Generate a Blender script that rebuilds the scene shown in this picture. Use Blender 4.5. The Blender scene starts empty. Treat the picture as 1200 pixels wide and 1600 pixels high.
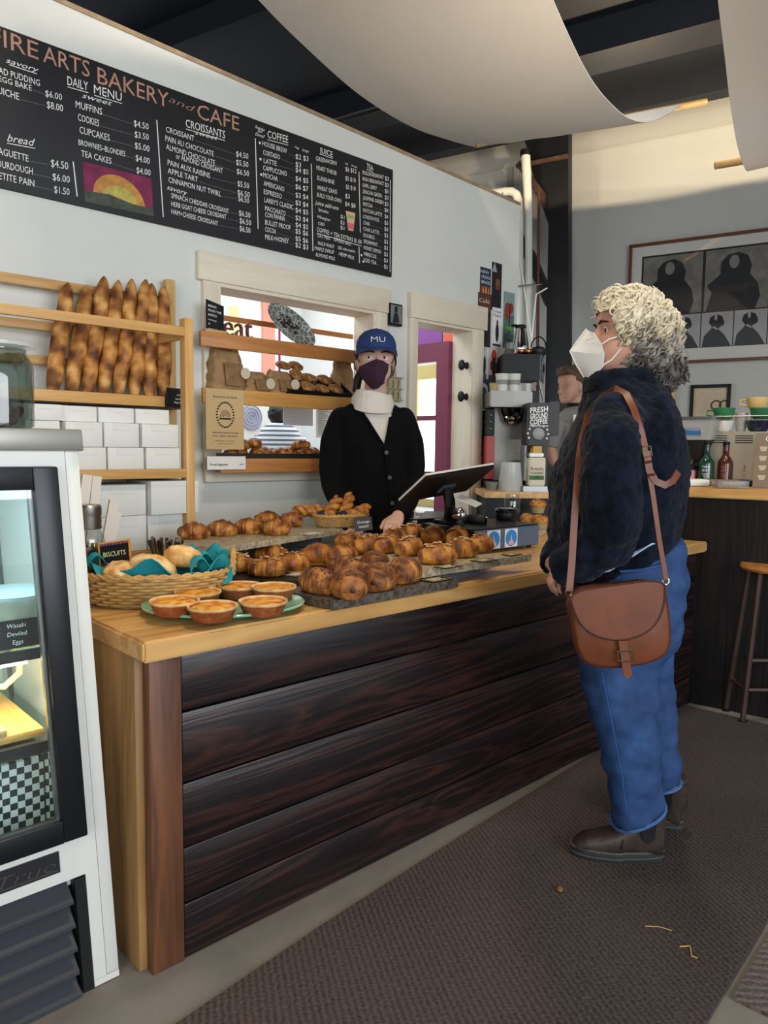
import bpy, bmesh, math, random
from mathutils import Vector as V, Matrix, noise
R = random.Random(7)
PI = math.pi
SC = bpy.context.scene
COL = SC.collection
# ---------------------------------------------------------------- camera
F, PITCH, ROLL, TH, H = 1150.0, 0.087, -0.012, math.radians(47.0), 1.28
FW = V((math.cos(TH), math.sin(TH), 0)); RT = V((math.sin(TH), -math.cos(TH), 0)); UP = V((0, 0, 1))
CAMPOS = V((0, 0, H))
_f = (FW * math.cos(PITCH) - UP * math.sin(PITCH)).normalized()
_u = (UP * math.cos(PITCH) + FW * math.sin(PITCH)).normalized()
CR = (RT * math.cos(ROLL) + _u * math.sin(-ROLL)).normalized()
CU = _f.cross(CR) * -1
def build_camera():
    cd = bpy.data.cameras.new('camera'); co = bpy.data.objects.new('camera', cd); COL.objects.link(co)
    m = Matrix((CR, CU, -_f)).transposed().to_4x4(); m.translation = CAMPOS
    co.matrix_world = m
    cd.sensor_fit = 'VERTICAL'; cd.sensor_height = 24.0; cd.lens = F / 1600.0 * 24.0
    cd.clip_start = 0.02; cd.clip_end = 100
    SC.camera = co
build_camera()
def ray(x, y): return CR * ((x - 600) / F) - CU * ((y - 800) / F) + _f
def onz(x, y, z): r = ray(x, y); return CAMPOS + r * ((z - H) / r.z)
def ony(x, y, Y): r = ray(x, y); return CAMPOS + r * (Y / r.y)
def ond(x, y, d): r = ray(x, y); return CAMPOS + r * (d / r.dot(FW))      # vertical plane facing the camera, d metres ahead
def onplane(x, y, p, n): r = ray(x, y); return CAMPOS + r * ((p - CAMPOS).dot(n) / r.dot(n))
YW = 3.0
def W(x, y): return ony(x, y, YW)
# ---------------------------------------------------------------- world, lights, exposure
SC.view_settings.view_transform = 'Standard'; SC.view_settings.look = 'None'
SC.view_settings.gamma = 1.0; SC.view_settings.use_curve_mapping = False
SC.view_settings.exposure = 0.0
def build_world():
    w = bpy.data.worlds.new('overcast'); SC.world = w; w.use_nodes = True
    bg = w.node_tree.nodes['Background']; bg.inputs[0].default_value = (0.80, 0.90, 1.0, 1); bg.inputs[1].default_value = WORLD_STRENGTH
def area(name, loc, target, size, size_y, power, col=(1, 1, 1), spread=180):
    l = bpy.data.lights.new(name, 'AREA'); l.shape = 'RECTANGLE'; l.size = size; l.size_y = size_y; l.energy = power; l.color = col
    l.spread = math.radians(spread)
    o = bpy.data.objects.new(name, l); COL.objects.link(o); o.location = loc
    o.rotation_euler = (V(target) - V(loc)).to_track_quat('-Z', 'Y').to_euler(); return o
def spot(name, loc, target, power, ang, blend, col, size=0.05):
    l = bpy.data.lights.new(name, 'SPOT'); l.energy = power; l.spot_size = math.radians(ang); l.spot_blend = blend; l.color = col; l.shadow_soft_size = size
    o = bpy.data.objects.new(name, l); COL.objects.link(o); o.location = loc
    o.rotation_euler = (V(target) - V(loc)).to_track_quat('-Z', 'Y').to_euler(); return o
WORLD_STRENGTH = 0.55
build_world()
# daylight of the shop windows behind and to the right of the camera
area('shop_window_light', (1.0, -3.2, 1.9), (1.8, 2.5, 1.3), 3.6, 2.2, 175, (0.90, 0.95, 1.0))
area('entrance_light', (-2.2, -0.8, 2.0), (1.5, 2.8, 1.2), 1.6, 2.2, 60, (1.0, 0.98, 0.94))
# kitchen lamps beyond the wall
area('kitchen_lamp', (2.2, 4.3, 2.75), (2.2, 4.3, 0), 2.0, 1.2, 34, (0.93, 0.97, 1.0))
area('kitchen_lamp', (3.9, 4.3, 2.75), (3.9, 4.3, 0), 1.2, 1.2, 16, (0.95, 0.98, 1.0))
# warm lamps: uplights for the back wall, counter and bar
for _s in (-1.9, -.9, .3, 1.4): spot('uplight', (4.75 + .276 * _s, 1.75 - .961 * _s, 3.08), (4.75 + .276 * _s, 1.75 - .961 * _s, 9), (14 if _s < -1 else 62), 163, 0.02, (1.0, 0.78, 0.50), 0.03)  # unseen mid-air spots, added and aimed up to shape the wall's lit band
spot('counter_lamp', (1.0, 1.15, 3.1), (1.35, 1.95, 0.85), 75, 75, 0.8, (1.0, 0.80, 0.55), 0.10)
spot('bar_lamp', (3.2, 0.6, 3.0), (4.9, 1.0, 1.5), 50, 75, 0.8, (1.0, 0.82, 0.58), 0.10)
# lamp above the big cloth, shining through it, and the strip lights of the display fridge
spot('cloth_lamp', (1.5, 1.5, 3.85), (1.6, 1.7, 3.0), 80, 130, 0.6, (1.0, 0.86, 0.68), 0.15)
spot('cloth_lamp', (2.7, 1.6, 3.85), (2.6, 1.75, 3.0), 120, 120, 0.6, (1.0, 0.86, 0.68), 0.15)
area('fridge_top_tube', (0.38, 1.74, 1.205), (0.40, 2.0, 0.8), 0.4, 0.03, 6, (0.80, 0.93, 1.0))
area('fridge_shelf_tube', (0.38, 1.76, 0.785), (0.40, 1.95, 0.4), 0.4, 0.03, 3.2, (1.0, 0.82, 0.52))
# ---------------------------------------------------------------- materials
def lin(h):
    h = h.lstrip('#'); c = [int(h[i:i + 2], 16) / 255 for i in (0, 2, 4)]
    return tuple((x / 12.92 if x <= .04045 else ((x + .055) / 1.055) ** 2.4) for x in c)
MATS = {}
def newmat(name):
    m = bpy.data.materials.new(name); m.use_nodes = True; nt = m.node_tree
    return m, nt, nt.nodes['Principled BSDF']
def N(nt, t, **kw):
    n = nt.nodes.new(t)
    for k, v in kw.items():
        if k in n.inputs: n.inputs[k].default_value = v
        else: setattr(n, k, v)
    return n
def mat(name, col, rough=0.5, metal=0.0, var=0.0, vs=6.0, bump=0.0, bs=60.0, spec=0.5, alpha=None, trans=0.0, ior=1.45, coat=0.0, sheen=0.0, emit=None, es=1.0, stretch=(1, 1, 1), col2=None, attr=None):
    if name in MATS: return MATS[name]
    m, nt, b = newmat(name); L = nt.links.new
    c = lin(col) if isinstance(col, str) else col
    b.inputs['Roughness'].default_value = rough; b.inputs['Metallic'].default_value = metal
    b.inputs['Specular IOR Level'].default_value = spec; b.inputs['IOR'].default_value = ior
    b.inputs['Transmission Weight'].default_value = trans; b.inputs['Coat Weight'].default_value = coat
    b.inputs['Sheen Weight'].default_value = sheen
    b.inputs['Base Color'].default_value = (*c, 1)
    if alpha is not None: b.inputs['Alpha'].default_value = alpha
    if emit: b.inputs['Emission Color'].default_value = (*lin(emit), 1); b.inputs['Emission Strength'].default_value = es
    if var or bump or col2:
        tc = N(nt, 'ShaderNodeTexCoord'); mp = N(nt, 'ShaderNodeMapping'); mp.inputs['Scale'].default_value = stretch; L(tc.outputs['Object'], mp.inputs['Vector'])
    if var or col2:
        nz = N(nt, 'ShaderNodeTexNoise', Scale=vs, Detail=6.0, Roughness=0.6); L(mp.outputs[0], nz.inputs['Vector'])
        rp = N(nt, 'ShaderNodeValToRGB'); L(nz.outputs['Fac'], rp.inputs[0])
        rp.color_ramp.elements[0].position = .3; rp.color_ramp.elements[1].position = .7
        c2 = lin(col2) if col2 else tuple(min(1, x * (1 + var)) for x in c)
        c1 = c if col2 else tuple(x * (1 - var) for x in c)
        rp.color_ramp.elements[0].color = (*c1, 1); rp.color_ramp.elements[1].color = (*c2, 1)
        L(rp.outputs[0], b.inputs['Base Color'])
    if attr:
        at = N(nt, 'ShaderNodeAttribute', attribute_name='shade'); 
        rp = N(nt, 'ShaderNodeValToRGB'); el = rp.color_ramp.elements
        nz2 = N(nt, 'ShaderNodeTexNoise', Scale=vs, Detail=5.0); tc2 = N(nt, 'ShaderNodeTexCoord'); L(tc2.outputs['Object'], nz2.inputs['Vector'])
        mx = N(nt, 'ShaderNodeMath', operation='MULTIPLY_ADD'); L(nz2.outputs['Fac'], mx.inputs[0]); mx.inputs[1].default_value = .7
        sb = N(nt, 'ShaderNodeMath', operation='SUBTRACT'); L(at.outputs['Fac'], sb.inputs[0]); sb.inputs[1].default_value = .35
        L(sb.outputs[0], mx.inputs[2]); L(mx.outputs[0], rp.inputs[0])
        el[0].color = (*lin(attr[0]), 1); el[1].color = (*lin(attr[-1]), 1); el[0].position = .08; el[1].position = .92
        for i, cc in enumerate(attr[1:-1]):
            e = el.new(.08 + .84 * (i + 1) / (len(attr) - 1)); e.color = (*lin(cc), 1)
        L(rp.outputs[0], b.inputs['Base Color'])
    if bump:
        nb = N(nt, 'ShaderNodeTexNoise', Scale=bs, Detail=4.0); L(mp.outputs[0], nb.inputs['Vector'])
        bp = N(nt, 'ShaderNodeBump', Strength=bump, Distance=0.01); L(nb.outputs['Fac'], bp.inputs['Height']); L(bp.outputs[0], b.inputs['Normal'])
    MATS[name] = m; return m
def wood(name, c1, c2, axis='X', scale=9.0, rough=0.45, dist=5.0, bump=0.05, c3=None, spec=.5, fine=70):
    """Long-grain wood; the grain runs along AXIS."""
    if name in MATS: return MATS[name]
    m, nt, b = newmat(name); L = nt.links.new
    tc = N(nt, 'ShaderNodeTexCoord'); mp = N(nt, 'ShaderNodeMapping'); L(tc.outputs['Object'], mp.inputs[0])
    k = 'XYZ'.index(axis); s = [1, 1, 1]; s[k] = .07; mp.inputs['Scale'].default_value = s
    nz = N(nt, 'ShaderNodeTexNoise', Scale=scale, Detail=4.0, Distortion=1.2); L(mp.outputs[0], nz.inputs['Vector'])
    wv = N(nt, 'ShaderNodeMath', operation='MULTIPLY'); L(nz.outputs['Fac'], wv.inputs[0]); wv.inputs[1].default_value = dist
    fr = N(nt, 'ShaderNodeMath', operation='PINGPONG'); L(wv.outputs[0], fr.inputs[0]); fr.inputs[1].default_value = 0.5
    f2 = N(nt, 'ShaderNodeTexNoise', Scale=fine, Detail=3.0); L(mp.outputs[0], f2.inputs['Vector'])
    mx = N(nt, 'ShaderNodeMath', operation='MULTIPLY_ADD'); L(f2.outputs['Fac'], mx.inputs[0]); mx.inputs[1].default_value = .5; L(fr.outputs[0], mx.inputs[2])
    rp = N(nt, 'ShaderNodeValToRGB'); L(mx.outputs[0], rp.inputs[0]); el = rp.color_ramp.elements
    el[0].position = .15; el[1].position = .85; el[0].color = (*lin(c1), 1); el[1].color = (*lin(c2), 1)
    if c3: e = el.new(.5); e.color = (*lin(c3), 1)
    L(rp.outputs[0], b.inputs['Base Color']); b.inputs['Roughness'].default_value = rough; b.inputs['Specular IOR Level'].default_value = spec
    if bump:
        bp = N(nt, 'ShaderNodeBump', Strength=bump * 4, Distance=0.004); L(mx.outputs[0], bp.inputs['Height']); L(bp.outputs[0], b.inputs['Normal'])
    MATS[name] = m; return m
def glass(name, tint='#ffffff', rough=0.0, alpha=0.12):
    """Clear thin glass: mostly transparent with a glossy coat, so light passes."""
    if name in MATS: return MATS[name]
    m, nt, b = newmat(name); L = nt.links.new
    tr = N(nt, 'ShaderNodeBsdfTransparent'); tr.inputs[0].default_value = (*lin(tint), 1)
    gl = N(nt, 'ShaderNodeBsdfGlossy', Roughness=rough + .02); fr = N(nt, 'ShaderNodeFresnel', IOR=1.45)
    ad = N(nt, 'ShaderNodeMath', operation='ADD'); ad.inputs[1].default_value = alpha * .3; L(fr.outputs[0], ad.inputs[0])
    ge = N(nt, 'ShaderNodeNewGeometry'); iv = N(nt, 'ShaderNodeMath', operation='SUBTRACT'); iv.inputs[0].default_value = 1.0; L(ge.outputs['Backfacing'], iv.inputs[1])
    ml = N(nt, 'ShaderNodeMath', operation='MULTIPLY'); L(ad.outputs[0], ml.inputs[0]); L(iv.outputs[0], ml.inputs[1]); ad = ml
    mx = N(nt, 'ShaderNodeMixShader'); L(ad.outputs[0], mx.inputs[0]); L(tr.outputs[0], mx.inputs[1]); L(gl.outputs[0], mx.inputs[2])
    L(mx.outputs[0], nt.nodes['Material Output'].inputs[0]); MATS[name] = m; return m
# ---------------------------------------------------------------- mesh helpers
def box(bm, c, s, rot=None, mi=0, r=0.0):
    """axis box: centre, full size, optional 3x3/Euler rotation, optional rounded edges"""
    ret = bmesh.ops.create_cube(bm, size=1.0); vs = ret['verts']
    for v in vs: v.co = V((v.co.x * s[0], v.co.y * s[1], v.co.z * s[2]))
    if r > 0:
        es = list({e for v in vs for e in v.link_edges})
        out = bmesh.ops.bevel(bm, geom=es, offset=r, segments=2, affect='EDGES', profile=.5)
        vs = list({v for f in out['faces'] for v in f.verts} | {v for v in vs if v.is_valid})
    M_ = rot if isinstance(rot, Matrix) else (Matrix.Rotation(rot, 3, 'Z') if rot else None)
    for v in vs:
        if M_: v.co = M_ @ v.co
        v.co += V(c)
    if mi:
        for f in {f for v in vs for f in v.link_faces}: f.material_index = mi
    return vs
def bx(bm, a, b, mi=0, r=0.0):
    return box(bm, [(a[i] + b[i]) / 2 for i in range(3)], [abs(b[i] - a[i]) for i in range(3)], None, mi, r)
def frame_at(t):
    t = t.normalized(); a = V((0, 0, 1)) if abs(t.z) < .95 else V((1, 0, 0)); x = a.cross(t).normalized(); return x, t.cross(x)
def tube(bm, pts, rad, n=10, caps=True, closed=False, mi=0, flat=1.0):
    pts = [V(p) for p in pts]; k = len(pts); rads = rad if isinstance(rad, (list, tuple)) else [rad] * k
    rings = []; px = None
    for i, p in enumerate(pts):
        t = (pts[(i + 1) % k] - pts[i - 1]) if closed else (pts[min(i + 1, k - 1)] - pts[max(i - 1, 0)])
        if t.length < 1e-9: t = V((0, 0, 1))
        t.normalize()
        if px is None: x, y = frame_at(t)
        else:
            x = px - t * px.dot(t)
            if x.length < 1e-6: x, y = frame_at(t)
            x.normalize(); y = t.cross(x)
        px = x
        rings.append([bm.verts.new(p + (x * math.cos(2 * PI * j / n) + y * math.sin(2 * PI * j / n) * flat) * rads[i]) for j in range(n)])
    fs = []
    for i in range(k if closed else k - 1):
        a, b = rings[i], rings[(i + 1) % k]
        for j in range(n): fs.append(bm.faces.new((a[j], a[(j + 1) % n], b[(j + 1) % n], b[j])))
    if caps and not closed:
        fs.append(bm.faces.new(rings[0][::-1])); fs.append(bm.faces.new(rings[-1]))
    for f in fs: f.material_index = mi
    return rings
def loft(bm, rings, caps=True, mi=0):
    """rings: lists of equal length of points"""
    vr = [[bm.verts.new(V(p)) for p in r] for r in rings]; n = len(vr[0]); fs = []
    for a, b in zip(vr, vr[1:]):
        for j in range(n): fs.append(bm.faces.new((a[j], a[(j + 1) % n], b[(j + 1) % n], b[j])))
    if caps: fs.append(bm.faces.new(vr[0][::-1])); fs.append(bm.faces.new(vr[-1]))
    for f in fs: f.material_index = mi
    return vr
def ell(c, a, b, n=20, p=2.0):
    """superellipse ring: centre, half axes as vectors"""
    c, a, b = V(c), V(a), V(b); out = []
    for j in range(n):
        t = 2 * PI * j / n; ct, st = math.cos(t), math.sin(t)
        out.append(c + a * (abs(ct) ** (2 / p) * (1 if ct >= 0 else -1)) + b * (abs(st) ** (2 / p) * (1 if st >= 0 else -1)))
    return out
def lathe(bm, prof, n=28, c=(0, 0, 0), mi=0, caps=True, sx=1.0, sy=1.0):
    return loft(bm, [ell((c[0], c[1], c[2] + z), (max(r, 1e-4) * sx, 0, 0), (0, max(r, 1e-4) * sy, 0), n) for r, z in prof], caps, mi)
def prism(bm, poly, depth, mi=0):
    """polygon (3D points) extruded by vector depth"""
    d = V(depth); a = [bm.verts.new(V(p)) for p in poly]; b = [bm.verts.new(V(p) + d) for p in poly]; n = len(a)
    fs = [bm.faces.new(a[::-1]), bm.faces.new(b)]
    for j in range(n): fs.append(bm.faces.new((a[j], a[(j + 1) % n], b[(j + 1) % n], b[j])))
    for f in fs: f.material_index = mi
def blob(bm, c, s, seg=16, rot=None, mi=0):
    ret = bmesh.ops.create_uvsphere(bm, u_segments=seg, v_segments=max(6, seg // 2), radius=1.0)
    for v in ret['verts']:
        v.co = V((v.co.x * s[0], v.co.y * s[1], v.co.z * s[2]))
        if rot: v.co = rot @ v.co
        v.co += V(c)
    if mi:
        for f in {f for v in ret['verts'] for f in v.link_faces}: f.material_index = mi
    return ret['verts']
def grid(bm, fn, nu, nv, mi=0, closeu=False):
    vs = [[bm.verts.new(V(fn(i / (nu if closeu else nu - 1), j / (nv - 1)))) for j in range(nv)] for i in range(nu)]
    for i in range(nu if closeu else nu - 1):
        for j in range(nv - 1):
            f = bm.faces.new((vs[i][j], vs[(i + 1) % nu][j], vs[(i + 1) % nu][j + 1], vs[i][j + 1])); f.material_index = mi
    return vs
def thicken(bm, t):
    bm.normal_update()
    bmesh.ops.solidify(bm, geom=bm.faces[:], thickness=t)
XF = {}
def finish_mesh(bm, name, sharp=38):
    bmesh.ops.recalc_face_normals(bm, faces=bm.faces[:])
    ca = math.radians(sharp)
    for f in bm.faces: f.smooth = True
    for e in bm.edges:
        if len(e.link_faces) == 2 and e.calc_face_angle(0) > ca: e.smooth = False
    me = bpy.data.meshes.new(name); bm.to_mesh(me); bm.free(); return me
def obj(name, bm, m, parent=None, world=True, sharp=38):
    """one mesh object; with world=True the mesh is given in world coordinates and moved under its parent"""
    me = bm if isinstance(bm, bpy.types.Mesh) else None
    if me is None:
        if parent is not None and world: bmesh.ops.transform(bm, matrix=XF[parent.name].inverted(), verts=bm.verts[:])
        me = finish_mesh(bm, name, sharp)
    for x in (m if isinstance(m, (list, tuple)) else [m]): me.materials.append(x)
    o = bpy.data.objects.new(name, me); COL.objects.link(o)
    if parent is not None: o.parent = parent
    XF[o.name] = XF[parent.name].copy() if parent is not None else Matrix.Identity(4)
    return o
def tag(o, label=None, cat=None, group=None, kind=None):
    if label: o['label'] = label
    if cat: o['category'] = cat
    if group: o['group'] = group
    if kind: o['kind'] = kind
    return o
def thing(name, label, cat, loc=(0, 0, 0), rz=0.0, group=None):
    o = bpy.data.objects.new(name, None); o.empty_display_size = .05; COL.objects.link(o); o.location = loc; o.rotation_euler = (0, 0, rz)
    XF[o.name] = Matrix.Translation(V(loc)) @ Matrix.Rotation(rz, 4, 'Z'); return tag(o, label, cat, group)
def single(name, bm, m, label, cat, loc=None, group=None, sharp=38):
    """a thing that is one mesh given in world coordinates; its origin goes to LOC (default its base)"""
    if loc is None:
        xs = [v.co for v in bm.verts]; loc = V((sum(v.x for v in xs) / len(xs), sum(v.y for v in xs) / len(xs), min(v.z for v in xs)))
    bmesh.ops.translate(bm, vec=-V(loc), verts=bm.verts[:])
    me = finish_mesh(bm, name, sharp)
    for x in (m if isinstance(m, (list, tuple)) else [m]): me.materials.append(x)
    o = bpy.data.objects.new(name, me); COL.objects.link(o); o.location = loc; XF[o.name] = Matrix.Translation(V(loc))
    return tag(o, label, cat, group)
def struct(name, bm, m, sharp=38):
    o = obj(name, bm, m, sharp=sharp); o['kind'] = 'structure'; return o
def copy_tree(o, parent=None):
    c = o.copy(); COL.objects.link(c); c.parent = parent
    for ch in list(o.children): copy_tree(ch, c)
    return c
def BM(): return bmesh.new()
def remesh(bm, voxel, it=6, fac=.5):
    me = bpy.data.meshes.new('tmp'); bmesh.ops.recalc_face_normals(bm, faces=bm.faces[:]); bm.to_mesh(me); bm.free()
    o = bpy.data.objects.new('tmp', me); COL.objects.link(o)
    r = o.modifiers.new('r', 'REMESH'); r.mode = 'VOXEL'; r.voxel_size = voxel
    if it: s = o.modifiers.new('s', 'SMOOTH'); s.factor = fac; s.iterations = it
    dg = bpy.context.evaluated_depsgraph_get(); dg.update()
    ev = o.evaluated_get(dg); nb = bmesh.new(); nb.from_mesh(ev.to_mesh()); ev.to_mesh_clear()
    bpy.data.objects.remove(o); bpy.data.meshes.remove(me); return nb
def text_bm(s, p, ex, ey, w=None, h=.02, depth=.0006, align='LEFT', shear=0.0, off=0.0):
    """lettering at p: ex = reading direction, ey = up; h = capital height, w = total width (fits the string)"""
    c = bpy.data.curves.new('t', 'FONT'); c.body = s; c.size = 1.0; c.shear = shear; c.offset = off; c.resolution_u = 2
    o = bpy.data.objects.new('t', c); COL.objects.link(o)
    dg = bpy.context.evaluated_depsgraph_get(); dg.update(); ev = o.evaluated_get(dg)
    bm = bmesh.new(); bm.from_mesh(ev.to_mesh()); ev.to_mesh_clear(); bpy.data.objects.remove(o); bpy.data.curves.remove(c)
    if not bm.verts: return bm
    xs = [v.co.x for v in bm.verts]; x0, x1 = min(xs), max(xs); sx = (w / (x1 - x0)) if w else h / .73; sy = h / .73
    ex, ey = V(ex).normalized(), V(ey).normalized(); ez = ex.cross(ey); sh = {'LEFT': x0, 'CENTER': (x0 + x1) / 2, 'RIGHT': x1}[align]
    for v in bm.verts: v.co = V(p) + ex * ((v.co.x - sh) * sx) + ey * (v.co.y * sy) + ez * depth
    return bm
def merge(a, b):
    me = bpy.data.meshes.new('m'); b.to_mesh(me); b.free(); a.from_mesh(me); bpy.data.meshes.remove(me); return a
def shade_attr(o, fn):
    """per-vertex 0..1 browning stored on the mesh"""
    me = o.data; at = me.attributes.new('shade', 'FLOAT', 'POINT')
    for i, v in enumerate(me.vertices): at.data[i].value = fn(v.co, v.normal)
    return o
# ================================================================ the room
PAINT = mat('wall_paint', '#d9dad4', .7, var=.03, vs=2.5, bump=.06, bs=18)
PAINT2 = mat('back_wall_paint', '#b0b0aa', .75, var=.03, vs=1.5, bump=.08, bs=14)
KPAINT = mat('kitchen_paint', '#eef0f0', .7, var=.02, vs=2)
CEIL = mat('ceiling_navy_paint', '#191c24', .6, var=.15, vs=3)
BLACKSTEEL = mat('black_steel', '#0d0d11', .5, var=.2, vs=8)
TRIMW = wood('pale_maple_trim', '#d6c8b0', '#e6dcc8', 'X', 5, .5, 3, .02)
TRIMWZ = wood('pale_maple_trim_upright', '#d6c8b0', '#e6dcc8', 'Z', 5, .5, 3, .02)
BEECH = wood('beech', '#b98a4c', '#d9b274', 'X', 8, .38, 4, .02)
BEECHZ = wood('beech_upright', '#b98a4c', '#d9b274', 'Z', 8, .4, 4, .02)
BEECHY = wood('beech_deep', '#b98a4c', '#d9b274', 'Y', 8, .4, 4, .02)
WARMW = wood('warm_fir', '#a5672f', '#c98a4c', 'X', 9, .4, 4, .03)
CONC = mat('concrete', '#77726a', .75, var=.12, vs=4, bump=.1, bs=30)
BLACKM = mat('black_plastic', '#0b0c0e', .5, spec=.35)
BLACKG = mat('black_gloss', '#0b0b0d', .12)
WHITEP = mat('white_card', '#e9e8e2', .7, var=.02, vs=4)
STEEL = mat('stainless', '#8d8c88', .36, 1.0, var=.06, vs=3, stretch=(1, 1, .05))
CHROME = mat('chrome', '#d8d8d8', .06, 1.0)
xa, xb = 1.742, 2.704; za, zb = 1.20, 2.01          # pass-through opening
da, db, dz = 3.012, 3.515, 2.01                      # doorway
Y2 = 3.14; ZT0, ZT1 = 2.995, 2.845; XE = 3.965
def ztop(x): return ZT0 + (ZT1 - ZT0) * (x + .6) / (XE + .6)
b = BM()
for (x0, x1, z0, z1) in ((-.6, xa, 0, None), (xa, xb, 0, za), (xa, xb, zb, None), (xb, da, 0, None), (da, db, dz, None), (db, XE, 0, None)):
    t0, t1 = (ztop(x0), ztop(x1)) if z1 is None else (z1, z1)
    prism(b, [(x0, YW, z0), (x1, YW, z0), (x1, YW, t1), (x0, YW, t0)], (0, Y2 - YW, 0))
struct('wall_left', b, PAINT)
b = BM(); prism(b, [(-.6, YW - .005, ztop(-.6)), (XE, YW - .005, ztop(XE)), (XE, YW - .005, ztop(XE) + .018), (-.6, YW - .005, ztop(-.6) + .018)], (0, .15, 0)); struct('trim_1', b, mat('raw_wall_edge', '#a08a6c', .8, var=.3, vs=12))
# floor, back wall, ceiling
b = BM(); bx(b, (-5, -5, -.1), (9, 7.5, 0)); struct('floor', b, CONC)
BA = .28
BD = V((math.sin(BA), -math.cos(BA), 0)); BN = V((math.cos(BA), math.sin(BA), 0)); BP = V((5.80, 2.52, 0))
def WB(x, y): return onplane(x, y, BP, BN)
def bw(s, z, off=0): return BP + BD * s + UP * z - BN * off
ZC = 3.95
b = BM(); prism(b, [bw(-4.2, 0), bw(5.5, 0), bw(5.5, ZC + .4), bw(-4.2, ZC + .4)], BN * .15); struct('wall_back', b, PAINT2)
b = BM(); prism(b, [bw(-4.2, ZC - .22, .12), bw(5.5, ZC - .22, .12), bw(5.5, ZC - .03, .05), bw(-4.2, ZC - .03, .05)], BN * .1); struct('trim_2', b, mat('grey_white_header', '#c4c2ba', .7))
b = BM(); bx(b, (-5, -3.6, ZC), (9, 7.5, ZC + .12)); struct('ceiling', b, CEIL)
def beam(px, py, hpx, depth, z0=ZC, drop=.22):
    c = ray(px, py); p = CAMPOS + c * ((z0 - drop - H) / c.z); k = BM()
    prism(k, [p - BD * 5 , p + BD * 5, p + BD * 5 + UP * (drop), p - BD * 5 + UP * (drop)], BN * depth); return k
for i, (px, py, dep, dr) in enumerate(((905, 88, .28, .20), (330, 48, .10, .16), (560, 168, .16, .14), (690, 236, .14, .16))):
    struct('beam' if i == 0 else 'beam.%03d' % i, beam(px, py, 0, dep, ZC, dr), CEIL)
# kitchen shell
b = BM(); bx(b, (.2, 5.3, 0), (3.95, 5.4, 3.0)); bx(b, (.1, 3.14, 0), (.2, 5.4, 3.0)); struct('wall_kitchen', b, KPAINT)
KX = 3.93
b = BM(); bx(b, (KX, 3.14, 0), (KX + .06, 5.4, .90)); bx(b, (KX, 3.14, 1.85), (KX + .06, 5.4, 2.88)); bx(b, (KX, 3.14, .90), (KX + .06, 3.30, 1.85)); bx(b, (KX, 4.4, .90), (KX + .06, 5.4, 1.85)); struct('wall_kitchen_side', b, KPAINT)
b = BM(); bx(b, (.2, 3.14, 2.83), (KX, 5.4, 2.88)); struct('ceiling_kitchen', b, KPAINT)
b = BM()
for y in (3.28, 3.85, 4.38): bx(b, (KX - .03, y, .88), (KX, y + .04, 1.87))
for z, h in ((.86, .05), (1.78, .10)): bx(b, (KX - .03, 3.28, z), (KX, 4.42, z + h))
w_ = struct('window_1', b, mat('yellow_window_paint', '#e0cf80', .5))
b = BM(); bx(b, (KX + .01, 3.30, .90), (KX + .02, 4.40, 1.80)); obj('window_pane', b, mat('snowy_daylight', '#f4f8fa', .5, var=.10, vs=30, emit='#f2f8ff', es=2.2), w_)
# coloured painted panels high on the kitchen wall
def kp(x, y): return ony(x, y, 5.29)
for i, (x0, x1, y0, y1, c) in enumerate(((332, 356, 470, 700, '#dfe4e4'), (357, 372, 480, 600, '#e9dfa6'), (410, 428, 466, 600, '#f0a48e'), (428, 462, 470, 600, '#e8ece6'), (520, 548, 492, 600, '#e6dc96'))):
    p, q = kp(x0, y1), kp(x1, y0); k = BM(); bx(k, (p.x, 5.275, p.z), (q.x, 5.30, q.z)); struct('trim_%d' % (10 + i), k, mat('kitchen_colour_%d' % i, c, .6))
for i, (y0, y1, c) in enumerate(((3.62, 4.3, '#8b4f9a'), (3.30, 3.60, '#ee6a52'))):
    k = BM(); bx(k, (KX - .012, y0, 1.93), (KX, y1, 2.6)); struct('trim_%d' % (20 + i), k, mat('kitchen_side_colour_%d' % i, c, .6))
# ---- pass-through and door casings
def casing(nm, bmm, m): return struct(nm, bmm, m)
b = BM(); bx(b, (1.645, 2.968, 2.008), (2.80, YW, 2.130), r=.003); casing('trim_3', b, TRIMW)
b = BM(); bx(b, (1.672, 2.975, 1.19), (xa, YW, 2.008), r=.003); casing('trim_4', b, TRIMWZ)
b = BM(); bx(b, (xb, 2.975, 1.19), (2.785, YW, 2.008), r=.003); casing('trim_5', b, TRIMWZ)
b = BM(); bx(b, (1.672, 2.972, 1.115), (2.785, YW, 1.195), r=.003); casing('trim_6', b, TRIMW)
b = BM(); bx(b, (xa, YW - .0195, za), (xb, Y2, za + .018)); bx(b, (xa, YW - .0195, zb - .018), (xb, Y2, zb - .001)); bx(b, (xa, YW - .0195, za + .018), (xa + .018, Y2, zb - .018)); bx(b, (xb - .018, YW - .0195, za + .018), (xb, Y2, zb - .018)); casing('trim_7', b, TRIMW)
b = BM(); bx(b, (2.955, 2.965, 2.010), (3.625, YW, 2.150), r=.003); casing('trim_8', b, TRIMW)
b = BM(); bx(b, (2.960, 2.975, 0), (da, YW, 2.010), r=.003); bx(b, (db, 2.975, 0), (3.605, YW, 2.010), r=.003); bx(b, (da, YW - .0195, 0), (da + .015, Y2, dz - .016)); bx(b, (db - .015, YW - .0195, 0), (db, Y2, dz - .016)); bx(b, (da, YW - .0195, dz - .016), (db, Y2, dz - .001)); casing('trim_9', b, TRIMWZ)
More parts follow.
